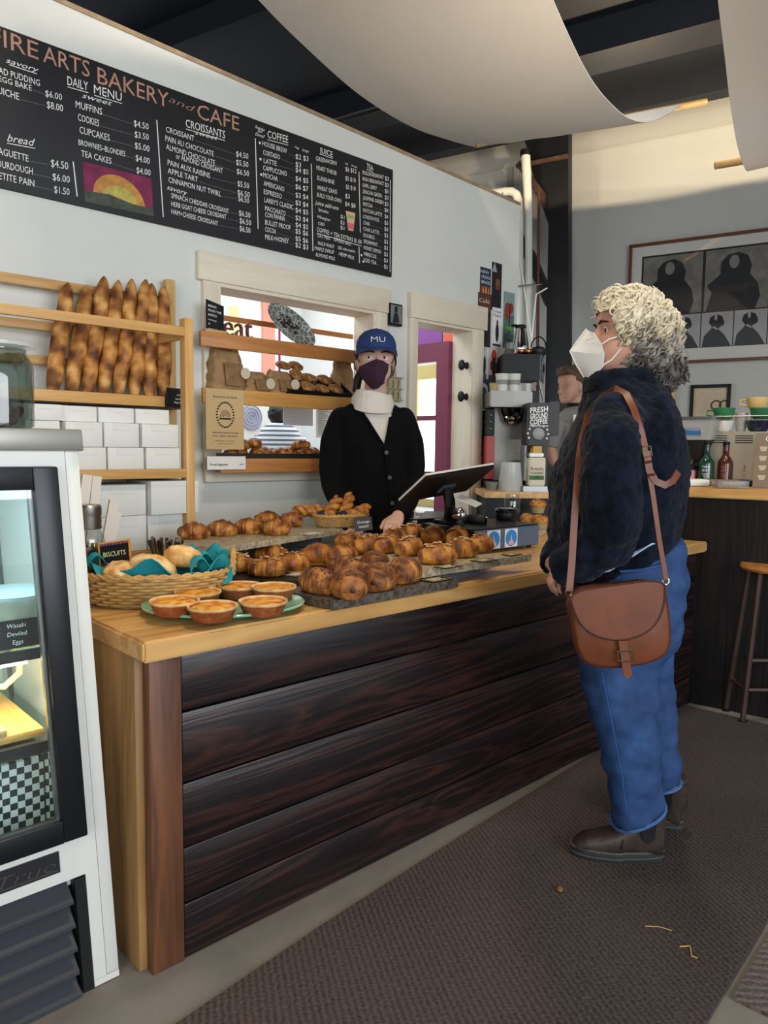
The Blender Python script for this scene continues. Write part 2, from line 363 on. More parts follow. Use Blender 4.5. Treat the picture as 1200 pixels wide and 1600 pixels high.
# ---- maroon glazed door standing open into the kitchen
MAROON = mat('maroon_paint', '#7c3550', .4, var=.06, vs=5)
hx, hy = 3.475, 3.15
ddx, ddy = -.03, .72
b = BM()
def dbox(u0, u1, z0, z1, t=.04, bb=None):
    a = V((hx + ddx * u0, hy + ddy * u0, 0)); c = V((hx + ddx * u1, hy + ddy * u1, 0)); k = V((t, 0, 0))
    prism(bb if bb is not None else b, [a + UP * z0, c + UP * z0, c + UP * z1, a + UP * z1], k)
dbox(0, .14, .02, 1.95); dbox(.86, 1, .02, 1.95); dbox(.14, .86, 1.83, 1.95); dbox(.14, .86, .02, .28)
dbox(.46, .50, .28, 1.83)
for z in (.75, 1.10, 1.46): dbox(.14, .86, z, z + .03)
d1 = obj('door_1', b, MAROON); d1['kind'] = 'structure'; 
b = BM(); dbox(.14, .86, .28, 1.83, .006, b); obj('glass_pane', b, glass('door_glass'), d1)
for z in (1.79, 1.60):
    b = BM(); lathe(b, [(.018, 0), (.024, .006), (.024, .014), (.013, .026), (.012, .05), (.02, .066), (.026, .074), (.026, .084), (.018, .09)], 16)
    bmesh.ops.rotate(b, matrix=Matrix.Rotation(PI / 2, 3, 'Y'), verts=b.verts[:]); bmesh.ops.scale(b, vec=(1, 1, 1.35), verts=b.verts[:]); bmesh.ops.translate(b, vec=(3.44, 3.02, z), verts=b.verts[:]); obj('hinge', b, BLACKM, d1)
# ---- black steel column with its haunch, brace and beam stub
def cpx(x, y, off=.35): return onplane(x, y, BP - BN * off, BN)
b = BM()
prism(b, [cpx(851, 640), cpx(888, 640), cpx(888, 180), cpx(800, 180), cpx(822, 226), cpx(836, 290), cpx(857, 350)], BN * .10)
prism(b, [cpx(851, 640), cpx(888, 640), cpx(886, 1000), cpx(850, 1000)], BN * .10)
struct('column_steel', b, BLACKSTEEL)
b = BM(); prism(b, [cpx(757, 305, .25), cpx(772, 303, .25), cpx(830, 390, .25), cpx(858, 455, .25), cpx(852, 478, .25), cpx(815, 395, .25)], BN * .1); struct('beam_brace', b, BLACKSTEEL)
b = BM(); prism(b, [cpx(806, 258, .4), cpx(812, 250, .4), cpx(850, 300, .4), cpx(850, 322, .4)], BN * .06); prism(b, [cpx(806, 256, .4), cpx(806, 262, .4), cpx(886, 246, .4), cpx(886, 240, .4)], BN * .03); struct('beam_angle_iron', b, mat('rusty_steel', '#4a352b', .7, var=.4, vs=20))
b = BM(); prism(b, [cpx(792, 235, .02), cpx(801, 235, .02), cpx(801, 900, .02), cpx(792, 900, .02)], BN * .1); struct('trim_17', b, mat('grey_stud', '#8d8d88', .6))
# pipes
PVC = mat('white_pvc', '#d6d5cc', .4, var=.04, vs=3)
def pp(x, y, o=.55): return cpx(x, y, o)
def ctube(pts, r, n=14):
    k = BM(); tube(k, pts, r, n); return k
single('drain_pipe', ctube([pp(730, 311), pp(760, 303), pp(790, 299), pp(800, 299), pp(807, 304), pp(810, 314), pp(811, 340), pp(811, 450), pp(811, 560), pp(811, 650)], .033), PVC, 'white drain pipe that bends ninety degrees over the wall end', 'pipe')
b = ctube([pp(821, 236, .5), pp(823, 275, .5), pp(826, 330, .5), pp(826, 480, .5), pp(826, 620, .5)], [.036, .036, .030, .030, .030]); k = pp(821, 240, .5)
t = thing('vent_pipe', 'straight white pipe with black cap, right of the bent drain pipe', 'pipe', k); obj('pipe', b, PVC, t)
b = BM(); tube(b, [pp(821, 244, .5), pp(821, 235, .5)], .042, 16); obj('cap', b, BLACKM, t)
single('copper_pipe', ctube([pp(842, 300, .45), pp(841, 420, .45), pp(840, 540, .45), pp(840, 700, .45)], .012), mat('copper_brown', '#5a3526', .5, .3), 'thin dark copper pipe between white pipe and black column', 'pipe')
b = BM(); tube(b, [pp(790, 449, .6), pp(846, 444, .6)], .007, 8); single('pipe_strut', b, STEEL, 'thin metal strut clamped across the two white pipes', 'strut')
# conduits under the ceiling
for i, (a, c, l) in enumerate((((520, 187), (612, 160), 'upper'), ((528, 192), (620, 165), 'lower'))):
    k = V(onz(*a, 3.2)); e = k + (-BD) * -0.0
    p0 = onz(a[0], a[1], 3.45); p1 = onz(c[0], c[1], 3.45); q = p1 + (p1 - p0) * 2.0; s = p0 - (p1 - p0) * .6
    b = BM(); tube(b, [s, q], .011, 8); single('conduit', b, STEEL, '%s of two thin metal conduits under the dark ceiling beside the cloth' % l, 'conduit')
# ---- large ribbed floor mats
def ribmat(name, c1, c2, ang, sc=85):
    m, nt, bs = newmat(name); L = nt.links.new
    tc = N(nt, 'ShaderNodeTexCoord'); mp = N(nt, 'ShaderNodeMapping'); mp.inputs['Rotation'].default_value = (0, 0, ang); L(tc.outputs['Object'], mp.inputs[0])
    wv = N(nt, 'ShaderNodeTexWave', Scale=sc / 6.28 , Distortion=1.6, Detail=3.0); wv.inputs['Detail Scale'].default_value = 3.0; L(mp.outputs[0], wv.inputs['Vector'])
    nz = N(nt, 'ShaderNodeTexNoise', Scale=110.0, Detail=4.0); L(mp.outputs[0], nz.inputs['Vector'])
    n2 = N(nt, 'ShaderNodeTexNoise', Scale=1.8, Detail=3.0); L(mp.outputs[0], n2.inputs['Vector'])
    ad = N(nt, 'ShaderNodeMath', operation='MULTIPLY_ADD'); L(wv.outputs['Fac'], ad.inputs[0]); ad.inputs[1].default_value = .35
    a2 = N(nt, 'ShaderNodeMath', operation='MULTIPLY_ADD'); L(n2.outputs['Fac'], a2.inputs[0]); a2.inputs[1].default_value = .35; L(nz.outputs['Fac'], a2.inputs[2]); L(a2.outputs[0], ad.inputs[2])
    rp = N(nt, 'ShaderNodeValToRGB'); L(ad.outputs[0], rp.inputs[0]); rp.color_ramp.elements[0].position = .45; rp.color_ramp.elements[1].position = 1.05
    rp.color_ramp.elements[0].color = (*lin(c1), 1); rp.color_ramp.elements[1].color = (*lin(c2), 1); L(rp.outputs[0], bs.inputs['Base Color'])
    bp = N(nt, 'ShaderNodeBump', Strength=.8, Distance=.006); L(ad.outputs[0], bp.inputs['Height']); L(bp.outputs[0], bs.inputs['Normal']); bs.inputs['Roughness'].default_value = .9
    return m
def flatpoly(pts, z0, z1):
    k = BM(); prism(k, [(p.x, p.y, z0) for p in pts], (0, 0, z1 - z0)); return k
e0, e1, e2, e3 = onz(283, 1600, 0), onz(500, 1452, 0), onz(720, 1310, 0), onz(940, 1172, 0)
far = onz(1060, 1102, 0); far2 = onz(1200, 1135, 0); r0, r1 = onz(1200, 1440, 0), onz(1105, 1600, 0)
ext = r1 + (r1 - r0) * 2.2
MATB = ribmat('brown_ribbed_carpet', '#1b1516', '#4b3f3b', .5, 120)
k = flatpoly([e0 + (e0 - e1) * 2.0, e0, e1, e2, e3, far + V((-.03, .08, 0)), far, far2, far2 + BD * 1.6, r0 + (r0 - r1) * 1.0, r0, r1, ext], .0005, .010)
single('floor_mat', k, MATB, 'large brown ribbed carpet mat covering the shop floor', 'mat', e1)
k = flatpoly([onz(1203, 1462, 0), onz(1145, 1563, 0), onz(1200, 1590, 0), onz(1330, 1560, 0), onz(1330, 1400, 0)], .0005, .009)
single('floor_mat', k, ribmat('grey_ribbed_carpet', '#3a3434', '#6b605a', -.7), 'small grey ribbed mat at the lower right edge of the floor', 'mat')
# ---- hanging cloths
CLOTH = mat('white_muslin', '#e4e3e0', .9, var=.03, vs=3)
def translucent(m, fac):
    nt = m.node_tree; b_ = nt.nodes['Principled BSDF']; tl = N(nt, 'ShaderNodeBsdfTranslucent'); tl.inputs[0].default_value = (.75, .72, .68, 1); mx = N(nt, 'ShaderNodeMixShader'); mx.inputs[0].default_value = fac
    nt.links.new(b_.outputs[0], mx.inputs[1]); nt.links.new(tl.outputs[0], mx.inputs[2]); nt.links.new(mx.outputs[0], nt.nodes['Material Output'].inputs[0])
translucent(CLOTH, .4)
def drape(name, left, right, w, label, rods):
    """cloth hung between rods that run along the back wall's direction; LEFT/RIGHT are its two edges"""
    P = []
    for l, r in zip(left, right):
        best = None
        for i in range(40, 560):
            d = i * .01; a = ond(l[0], l[1], d); c = a + BD * w; rel = c - CAMPOS; zc = rel.dot(_f)
            if zc < .1: continue
            x, y = 600 + F * rel.dot(CR) / zc, 800 - F * rel.dot(CU) / zc
            e = abs(x - r[0]) 
            if best is None or e < best[0]: best = (e, d, a, y)
        P.append(best[2])
    return P
def edge3(l, d): return ond(l[0], l[1], d)
def cloth_strip(L, Rr, ds, w, nv=14, sag=.05):
    """loft the two edge curves into one smooth sheet"""
    A = [edge3(l, d) for l, d in zip(L, ds)]
    B = []
    for a, r in zip(A, Rr):
        dr = (a + BD * w - CAMPOS).dot(FW); B.append(ond(r[0], r[1], dr))
    def cr(P, t):
        n = len(P) - 1; x = t * n; i = min(int(x), n - 1); f = x - i
        p0, p1, p2, p3 = P[max(i - 1, 0)], P[i], P[i + 1], P[min(i + 2, n)]
        return .5 * ((2 * p1) + (p2 - p0) * f + (2 * p0 - 5 * p1 + 4 * p2 - p3) * f * f + (3 * p1 - p0 - 3 * p2 + p3) * f ** 3)
    bm = BM()
    def fn(u, v):
        a, c = cr(A, u), cr(B, u); q = a.lerp(c, v)
        q.z -= sag * math.sin(PI * v) * math.sin(PI * min(1, u * 1.02)) + .006 * math.sin(v * 23 + u * 3) * (1 - v) ** 2
        return q
    grid(bm, fn, 48, nv); thicken(bm, .004); return bm
Ld = [(200, -230), (320, -95), (405, 0), (470, 65), (560, 145), (640, 195), (700, 217), (735, 227), (745, 229), (750, 222)]
Rd = [(670, -420), (740, -260), (800, -130), (838, -60), (885, 48), (920, 118), (952, 160), (985, 186), (1022, 189), (1068, 163)]
dd = [2.55, 2.9, 3.2, 3.46, 3.84, 4.15, 4.33, 4.42, 4.42, 4.37]
single('hanging_cloth', cloth_strip(Ld, Rd, dd, 1.1, sag=.015), CLOTH, 'large white cloth slung under the ceiling above the counter', 'cloth')
ROD = wood('rod_wood', '#a9824f', '#c9a26a', 'X', 9, .5, 3, .02)
q0, q1 = ond(744, 226, 4.40), ond(1103, 157, 4.40 + 1.55 * BD.dot(FW) / 1.1 * .9)
b = BM(); tube(b, [ond(744, 226, 4.40), ond(1103, 158, 5.07 - .45)], .018, 10); single('cloth_rod', b, ROD, 'wooden rod holding the far end of the large white cloth', 'rod')
Ld = [(1085, -330), (1104, -160), (1122, 0), (1133, 90), (1141, 160), (1152, 225), (1164, 262), (1172, 264), (1174, 250)]
dd = [2.0, 2.2, 2.4, 2.55, 2.68, 2.78, 2.86, 2.92, 2.95]
Rd = [(x + 560, y - 60 - i * 4) for i, (x, y) in enumerate(Ld)]
single('hanging_cloth', cloth_strip(Ld, Rd, dd, 1.3, sag=.02), CLOTH, 'white cloth hanging at the upper right corner of the room', 'cloth')
b = BM(); tube(b, [ond(1117, 259, 2.97), ond(1180, 248, 2.95)], .014, 10); single('cloth_rod', b, ROD, 'short end of a wooden rod under the right-hand white cloth', 'rod')
# ================================================================ service counter
DARK = wood('charred_plank', '#0d090b', '#3a221b', 'X', 9.0, .36, 7, .055, c3='#1a0f12', fine=60)
DARKV = wood('charred_plank_upright', '#060405', '#1f1512', 'Z', 5.0, .5, 9, .04, c3='#0d0809', fine=40, spec=.3)
ENDW = wood('end_panel_wood', '#75562f', '#a98150', 'Z', 4.0, .5, 5, .03)
POSTW = wood('reddish_post', '#4b2d1e', '#75492d', 'Z', 6.0, .5, 5, .03)
TOPW = wood('butcher_block_top', '#a97b43', '#d0a568', 'X', 5.0, .3, 6, .02, fine=40)
XL, XR, YF, YB = .745, 3.66, 1.60, 2.42
ct = thing('service_counter', 'service counter of dark charred planks under a honey-coloured wood top', 'counter', (2.2, 2.0, 0))
zs = [.785, .635, .455, .290, .145, .0]
for i in range(5):
    b = BM(); bx(b, (XL + .085, YF, zs[i + 1] + .0025), (XR - .03, YF + .025, zs[i] - .0025), r=.003)
    obj('front_plank', b, DARK, ct)
b = BM(); bx(b, (XL, YF - .004, 0), (XL + .083, YF + .06, .785), r=.003); obj('corner_post', b, POSTW, ct)
b = BM(); bx(b, (XL - .02, YF + .03, 0), (XL + .03, YB - .1, .785), r=.003); obj('end_panel', b, ENDW, ct)
b = BM(); prism(b, [(XL - .032, YF - .048, .787), (XR - .020, YF - .048, .787), (XR - .195, YB, .787), (XL - .032, YB, .787)], (0, 0, .05)); bmesh.ops.bevel(b, geom=[e for e in b.edges], offset=.006, segments=2, affect='EDGES'); obj('counter_top', b, TOPW, ct)
ZT = .837
# ================================================================ back bar with its own top, set at an angle
BA2 = .20; CD = V((math.sin(BA2), -math.cos(BA2), 0)); CN = V((math.cos(BA2), math.sin(BA2), 0)); CP = V((3.66, 1.55, 0))
def WBar(x, y, off=0): return onplane(x, y, CP + CN * off, CN)
def barp(s, o, z): return CP + CD * s + CN * o + UP * z
bar = thing('back_bar', 'tall dark plank bar with a pale wood top at the right', 'counter', CP)
for i in range(9):
    s = -.42 + i * .26; b = BM(); prism(b, [barp(s + .002, 0, .0), barp(s + .257, 0, 0), barp(s + .257, 0, 1.05), barp(s + .002, 0, 1.05)], CN * .03); obj('plank', b, DARKV, bar)
b = BM(); prism(b, [barp(-.42, -.04, 1.055), barp(2.0, -.04, 1.055), barp(2.0, .62, 1.055), barp(-.42, .62, 1.055)], UP * .046); bmesh.ops.bevel(b, geom=b.edges[:], offset=.005, segments=2, affect='EDGES'); obj('bar_top', b, wood('bar_top_wood', '#b98a4a', '#d8ad6c', 'Y', 6, .35, 4, .02), bar)
ZB = 1.101
# ================================================================ refrigerated display case
FX, FY = .685, 1.652; FSHEAR = math.radians(3.1)
fr = thing('display_fridge', 'white glass-fronted display fridge with a black door frame at the left', 'fridge', (.3, 1.95, .0))
FRW = mat('fridge_white_enamel', '#d5d5cf', .35, var=.03, vs=3); FRS = mat('fridge_top_metal', '#a7a49c', .35, .7, var=.05, vs=3); FRK = mat('fridge_frame_black', '#15171c', .35); FRI = mat('fridge_liner', '#d6dcdc', .4)
_shm = Matrix(((1, 0, -math.tan(FSHEAR), 0), (0, 1, 0, 0), (0, 0, 1, 0), (0, 0, 0, 1)))      # case parts sheared sideways so the right edge follows its image pixels
def fobj(name, bm, m, par=None, **k):
    bmesh.ops.transform(bm, matrix=_shm, verts=bm.verts[:]); return obj(name, bm, m, par or fr, **k)
FXL = -.05; FYB = 2.32; zt = 1.30
b = BM(); bx(b, (FX - .03, FY, .02), (FX, FYB, zt - .03), r=.003); bx(b, (FXL, FY, .02), (FXL + .03, FYB, zt - .03)); bx(b, (FXL, FYB - .03, .02), (FX, FYB, zt - .03)); bx(b, (FXL, FY + .03, .26), (FX, FYB, .36))
bx(b, (FX - .06, FY - .001, .392), (FX - .031, FY + .05, zt - .085)); bx(b, (FXL, FY - .001, zt - .085), (FX - .031, FY + .05, zt - .031)); bx(b, (FXL, FY - .001, .29), (FX - .031, FY + .05, .392)); bx(b, (FX - .06, FY - .001, .02), (FX - .031, FY + .05, .29)); bx(b, (FX - .06, FY - .001, .003), (FX - .001, FY + .05, .019)); fobj('cabinet', b, FRW)
b = BM(); bx(b, (FXL - .01, FY - .012, zt - .035), (FX + .008, FYB, zt + .012), r=.004); fobj('top_panel', b, FRS)
b = BM(); bx(b, (FXL + .03, FY + .03, .36), (FX - .03, FYB - .03, .365)); bx(b, (FXL + .03, FYB - .04, .36), (FX - .03, FYB - .03, 1.22)); bx(b, (FX - .034, FY + .06, .36), (FX - .03, FYB - .03, 1.22)); bx(b, (FXL + .03, FY + .05, 1.215), (FX - .03, FYB - .03, 1.225)); fobj('liner', b, FRI)
fd = None
b = BM(); x1 = FX - .058; y0, y1 = FY - .035, FY - .002
bx(b, (x1 - .052, y0, .398), (x1, y1, 1.232), r=.004); bx(b, (FXL + .05, y0, 1.184), (x1 - .052, y1, 1.232), r=.002); bx(b, (FXL + .05, y0, .398), (x1 - .052, y1, .45), r=.002); bx(b, (FXL, y0, .398), (FXL + .05, y1, 1.232), r=.004)
fd = fobj('door', b, FRK)
b = BM(); bx(b, (FXL + .05, FY - .022, .45), (x1 - .052, FY - .016, 1.184)); fobj('door_glass', b, glass('fridge_glass', '#eef6f6', 0, .25), fd)
b = BM(); bx(b, (x1 - .060, FY - .020, .45), (x1 - .052, FY - .006, 1.184)); fobj('door_gasket', b, STEEL, fd)
b = BM(); bx(b, (FXL, FY - .004, .318), (FX - .115, FY + .002, .368)); gr = fobj('name_plate', b, mat('name_plate_black', '#26262a', .4))
k = text_bm('True', V((.44, FY - .0045, .328)), (1, 0, 0), UP, w=.12, h=.028, shear=.3, off=-.012); bx(k, (.44, FY - .006, .324), (.565, FY - .004, .327)); fobj('lettering', k, STEEL, gr)
k = BM(); bx(k, (.405, FY - .006, .330), (.425, FY - .004, .352)); fobj('red_badge', k, mat('badge_red', '#a32a22', .4), gr)
b = BM()
bx(b, (FXL, FY + .04, .0), (FX - .062, FY + .05, .30))
bx(b, (FX - .085, FY + .0, .0), (FX - .062, FY + .04, .285))
gr = fobj('grille', b, mat('grille_black', '#17181c', .5))
for i in range(5):
    z = .245 - i * .058; k = BM(); prism(k, [(FXL, FY + .035, z + .036), (FXL, FY - .012, z - .002), (FXL, FY - .012, z - .010), (FXL, FY + .035, z + .028)], (FX - .095 - FXL, 0, 0)); fobj('louvre', k, mat('louvre_grey', '#3a3c42', .45), gr)
FRWIRE = mat('shelf_wire', '#3b3d40', .35, .6)
for z in (.80, .585):
    b = BM(); bx(b, (FXL + .04, FY + .055, z), (FX - .045, FY + .07, z + .022)); sh = fobj('shelf', b, FRWIRE); b = BM(); bx(b, (FXL + .04, FY + .071, z + .004), (FX - .045, FYB - .06, z + .010)); fobj('glass_plate', b, glass('shelf_glass', '#dfeeea', 0, .2), sh)
b = BM(); bx(b, (FX - .042, FYB - .14, .40), (FX - .034, FYB - .12, 1.2)); bx(b, (FX - .042, FY + .09, .40), (FX - .034, FY + .11, 1.2)); fobj('shelf_track', b, STEEL)
def fpt(x, y, Y):  # on an upright plane inside the case
    return ony(x, y, Y)
# light strip of the case
b = BM(); bx(b, (FXL + .06, FY + .07, 1.195), (FX - .08, FY + .10, 1.213)); fobj('light_strip', b, mat('fridge_light', '#ffffff', .5, emit='#dff4ff', es=14))
b = BM(); bx(b, (FXL + .06, FY + .08, .786), (FX - .12, FY + .10, .797)); fobj('shelf_light', b, mat('fridge_light_warm', '#ffffff', .5, emit='#ffd9a0', es=7))
# contents
sz = .8235
def fthing(name, bm, m, label, cat, **k):
    return single(name, bm, m, label, cat, **k)
c0 = fpt(24, 962, FY + .19)
t = thing('plastic_tub', 'clear lidded plastic tub of eggs on the top fridge shelf', 'tub', (c0.x - .01, FY + .19, sz + .040))
b = BM(); lathe(b, [(.072, 0), (.080, .058), (.084, .063)], 30, c=(c0.x - .01, FY + .19, sz + .040)); obj('tub', b, mat('frosted_plastic', '#dfeae6', .3, alpha=.55), t)
b = BM(); lathe(b, [(.087, .062), (.088, .070), (.080, .075), (.0, .075)], 30, c=(c0.x - .01, FY + .19, sz + .040)); obj('lid', b, mat('tub_lid', '#cfe6ee', .3, alpha=.8), t)
b = BM(); 
for i in range(7): a = i * .9; blob(b, (c0.x - .01 + .038 * math.cos(a), FY + .19 + .038 * math.sin(a), sz + .060), (.018, .018, .014))
obj('egg', b, mat('deviled_egg', '#d9d49a', .5), t, sharp=80); 
b = BM(); lathe(b, [(.080, 0), (.086, .038), (.0, .039)], 30, c=(c0.x - .015, FY + .19, sz)); single('plastic_tub', b, mat('tub_white', '#d5dcd8', .4), 'white flat tub under the lidded egg tub in the fridge', 'tub')
p, q = fpt(-40, 1010, FY + .085), fpt(70, 948, FY + .085)
t = thing('price_card', 'black card reading Wasabi Deviled Eggs inside the fridge', 'sign', (q.x - .05, FY + .085, sz))
b = BM(); prism(b, [(q.x - .17, FY + .085, sz), (q.x, FY + .085, sz), (q.x - .004, FY + .095, sz + .062), (q.x - .17, FY + .095, sz + .062)], (0, .004, 0)); obj('card', b, BLACKM, t)
CHALK = mat('chalk_white', '#eeeeea', .8)
for i, s in enumerate(('Wasabi', 'Deviled', 'Eggs')):
    k = text_bm(s, V((q.x - .06, FY + .0845 + .003 * (2 - i), sz + .046 - i * .018)), (1, 0, 0), V((0, .13, 1)), h=.010, align='CENTER', depth=.002, shear=.15); obj('lettering', k, CHALK, t)
b = BM(); bx(b, (.32, FY + .085, .608), (.555, FYB - .10, .628), r=.004); single('cutting_board', b, wood('board_wood', '#c98d3e', '#e6b86c', 'Y', 7, .4, 3, .01), 'wide bamboo board lying on the lower fridge shelf', 'board')
b = BM(); bx(b, (.22, FY + .075, .629), (.475, FYB - .18, .646), r=.004); single('cutting_board', b, wood('board_wood_pale', '#d4a869', '#eccb95', 'Y', 7, .4, 3, .01), 'paler bamboo board overlapping the wide one in the fridge', 'board')
b = BM(); tube(b, [(.42, FY + .33, .745), (.46, FY + .24, .705), (.51, FY + .22, .70), (.55, FY + .24, .72), (.565, FY + .28, .75), (.56, FY + .34, .79)], .008, 10); bx(b, (.40, FY + .32, .715), (.45, FY + .36, .77)); single('power_cable', b, mat('cable_cream', '#d8c9a0', .5), 'cream cable looping inside the fridge above the boards', 'cable')
def checker(name):
    m, nt, bs = newmat(name); tc = N(nt, 'ShaderNodeTexCoord'); ck = N(nt, 'ShaderNodeTexChecker', Scale=62.0); nt.links.new(tc.outputs['Object'], ck.inputs[0]); ck.inputs[1].default_value = (*lin('#e8eae6'), 1); ck.inputs[2].default_value = (*lin('#23303a'), 1); nt.links.new(ck.outputs[0], bs.inputs['Base Color']); bs.inputs['Roughness'].default_value = .6; return m
CHK = checker('checked_paper')
b = BM(); bx(b, (.28, FY + .11, .376), (.560, FY + .36, .552), r=.004); single('checked_paper_stack', b, CHK, 'stack of black and white checked paper at the fridge bottom', 'paper')
b = BM(); bx(b, (.565, FY + .115, .376), (.612, FY + .36, .552), r=.004); single('checked_paper_stack', b, CHK, 'narrower block of checked paper beside the stack in the fridge', 'paper')
b = BM()
for i in range(60):
    p = V((R.uniform(.33, .585), R.uniform(FY + .13, FY + .3), R.uniform(.555, .572))); tube(b, [p, p + V((R.uniform(-.03, .03), R.uniform(-.03, .03), R.uniform(-.012, .010))), p + V((R.uniform(-.05, .05), R.uniform(-.03, .03), R.uniform(-.02, .01)))], .007, 5)
bx(b, (.31, FY + .12, .553), (.595, FY + .34, .562)); tag(single('dried_greens', b, mat('dried_greens', '#4a4438', .8, var=.5, vs=40), 'tangle of dark dried greens on the checked paper in the fridge', 'herbs'), kind='stuff')
b = BM()
for i in range(26): blob(b, (R.uniform(.30, .55), R.uniform(FY + .12, FY + .24), .828 + R.uniform(.004, .016)), (.016, .014, .012), 8)
tag(single('salad_leaves', b, mat('dark_salad', '#4d4a3c', .5, var=.4, vs=30), 'dark salad in a low dish on the top fridge shelf', 'salad'), kind='stuff')
# ================================================================ menu board
def interp(P, x):
    if x <= P[0][0]: a, c = P[0], P[1]
    elif x >= P[-1][0]: a, c = P[-2], P[-1]
    else:
        for a, c in zip(P, P[1:]):
            if a[0] <= x <= c[0]: break
    return a[1] + (c[1] - a[1]) * (x - a[0]) / (c[0] - a[0])
TOPC = [(0, 76), (150, 114), (300, 155), (400, 190), (500, 228), (610, 273)]; BOTC = [(0, 315), (350, 375), (610, 435)]
ZBT, ZBB = 2.770, 2.207
def bp(x, y, off=.0165):
    a, c = interp(TOPC, x), interp(BOTC, x); t = (y - a) / (c - a)
    return V((W(x, (a + c) / 2).x, YW - off, ZBT - t * (ZBT - ZBB)))
xbr = bp(610, 350).x
mb = thing('menu_board', 'long black chalk menu board headed Fire Arts Bakery and Cafe on the white wall', 'sign', (1.6, YW, 2.2))
b = BM(); bx(b, (.45, YW - .016, ZBB), (xbr, YW, ZBT), r=.002); obj('board', b, mat('chalkboard', '#1c1b1f', .6, var=.25, vs=3), mb)
WH = BM(); TI = BM(); DOT = BM()
def mt(dst, s, x0, y0, x1, y1, cap, shear=0., off=.0):
    p, q = bp(x0, y0), bp(x1, y1); ex = q - p; ey = V((0, 0, 1)); hh = cap / (interp(BOTC, x0) - interp(TOPC, x0)) * (ZBT - ZBB)
    t_ = text_bm(s, p, ex, ey, ex.length, hh, 0, shear=shear, off=off)
    for v in t_.verts: v.co.y = YW - .0168
    merge(dst, t_)
def ml(x0, y0, x1, y1, w=.003, dst=None):
    p, q = bp(x0, y0, .0166), bp(x1, y1, .0166); d_ = (q - p).normalized(); n_ = V((-d_.z, 0, d_.x)) * w / 2
    k = dst if dst is not None else WH; k.faces.new([k.verts.new(z) for z in (p - n_, q - n_, q + n_, p + n_)])
for a in (('FIRE', -13, 102, 61, 121, 27), ('ARTS', 68, 123, 140, 140, 26), ('BAKERY', 152, 147, 262, 176, 26), ('CAFE', 306, 188, 371, 207, 24)): mt(TI, *a)
AN = BM(); mt(AN, 'and', 262, 166, 303, 180, 11, .35, -.015)
PR = [('$6.00', 70, 174, 96, 178, 10), ('$8.00', 72, 191, 97, 195, 11), ('$4.50', 76, 279, 103, 282, 12), ('$6.00', 78, 299, 105, 302, 11), ('$1.50', 80, 318, 104, 321, 11),
 ('$4.50', 207, 208, 230, 212, 10), ('$3.50', 208, 225, 230, 228, 10), ('$5.00', 208, 242, 231, 246, 10), ('$4.00', 209, 261, 231, 265, 10), ('$4.00', 210, 280, 232, 283, 10),
 ('$4.50', 366, 246, 385, 250, 9), ('$5.50', 366, 259, 385, 263, 9), ('$6.50', 367, 273, 386, 277, 9), ('$5.50', 368, 292, 386, 296, 9), ('$6.50', 368, 306, 387, 310, 9), ('$6.50', 369, 315, 386, 319, 9), ('$6.50', 370, 338, 388, 342, 9), ('$6.50', 371, 350, 389, 354, 9), ('$6.50', 371, 362, 388, 366, 9)]
NM = [('BREAD PUDDING', -19, 142, 62, 160, 10), ('& EGG BAKE', -13, 155, 49, 168, 9), ('QUICHE', -14, 173, 29, 183, 11), ('BAGUETTE', -12, 264, 41, 274, 11), ('SOURDOUGH', -14, 283, 47, 293, 11), ('PETITE PAIN', -13, 301, 49, 311, 11),
 ('DAILY', 105, 154, 137, 160, 14), ('MENU', 146, 163, 189, 172, 14), ('MUFFINS', 117, 187, 158, 195, 11), ('COOKIES', 120, 206, 153, 213, 11), ('CUPCAKES', 122, 225, 169, 234, 11), ('BROWNIES~BLONDIES', 120, 243, 193, 256, 9), ('TEA CAKES', 124, 260, 171, 269, 10),
 ('CROISSANTS', 288, 203, 349, 219, 13), ('CROISSANT', 257, 213, 301, 224, 9), ('PAIN AU CHOCOLATE', 256, 227, 331, 247, 9), ('ALMOND CHOCOLATE', 257, 240, 333, 261, 9), ('or ALMOND CROISSANT', 272, 253, 345, 273, 9), ('PAIN AUX RAISINS', 259, 264, 325, 281, 9), ('APPLE TART', 259, 277, 306, 288, 9), ('CINNAMON NUT TWIRL', 260, 291, 342, 309, 9),
 ('SPINACH CHEDDAR CROISSANT', 264, 315, 354, 335, 8), ('HERB GOAT CHEESE CROISSANT', 264, 328, 350, 344, 8), ('HAM+CHEESE CROISSANT', 264, 340, 337, 355, 8),
 ('COFFEE', 415, 217, 447, 226, 12), ('JUICE', 496, 241, 516, 249, 9), ('TEA', 569, 268, 579, 273, 8), ('COFFEE + TEA EXTRAS $1.00', 492, 363, 562, 384, 7), ('OAT MILK', 493, 372, 513, 377, 6), ('ESPRESSO SHOT', 519, 378, 546, 387, 6), ('HALF+HALF', 494, 384, 519, 390, 6), ('CBD with terpenes', 525, 391, 552, 397, 5), ('MAPLE SYRUP', 489, 392, 519, 399, 6), ('HEMP MILK', 527, 401, 551, 408, 6), ('ALMOND MILK', 490, 402, 521, 409, 6)]
for a in NM: mt(WH, *a)
for a in PR: mt(WH, *a)
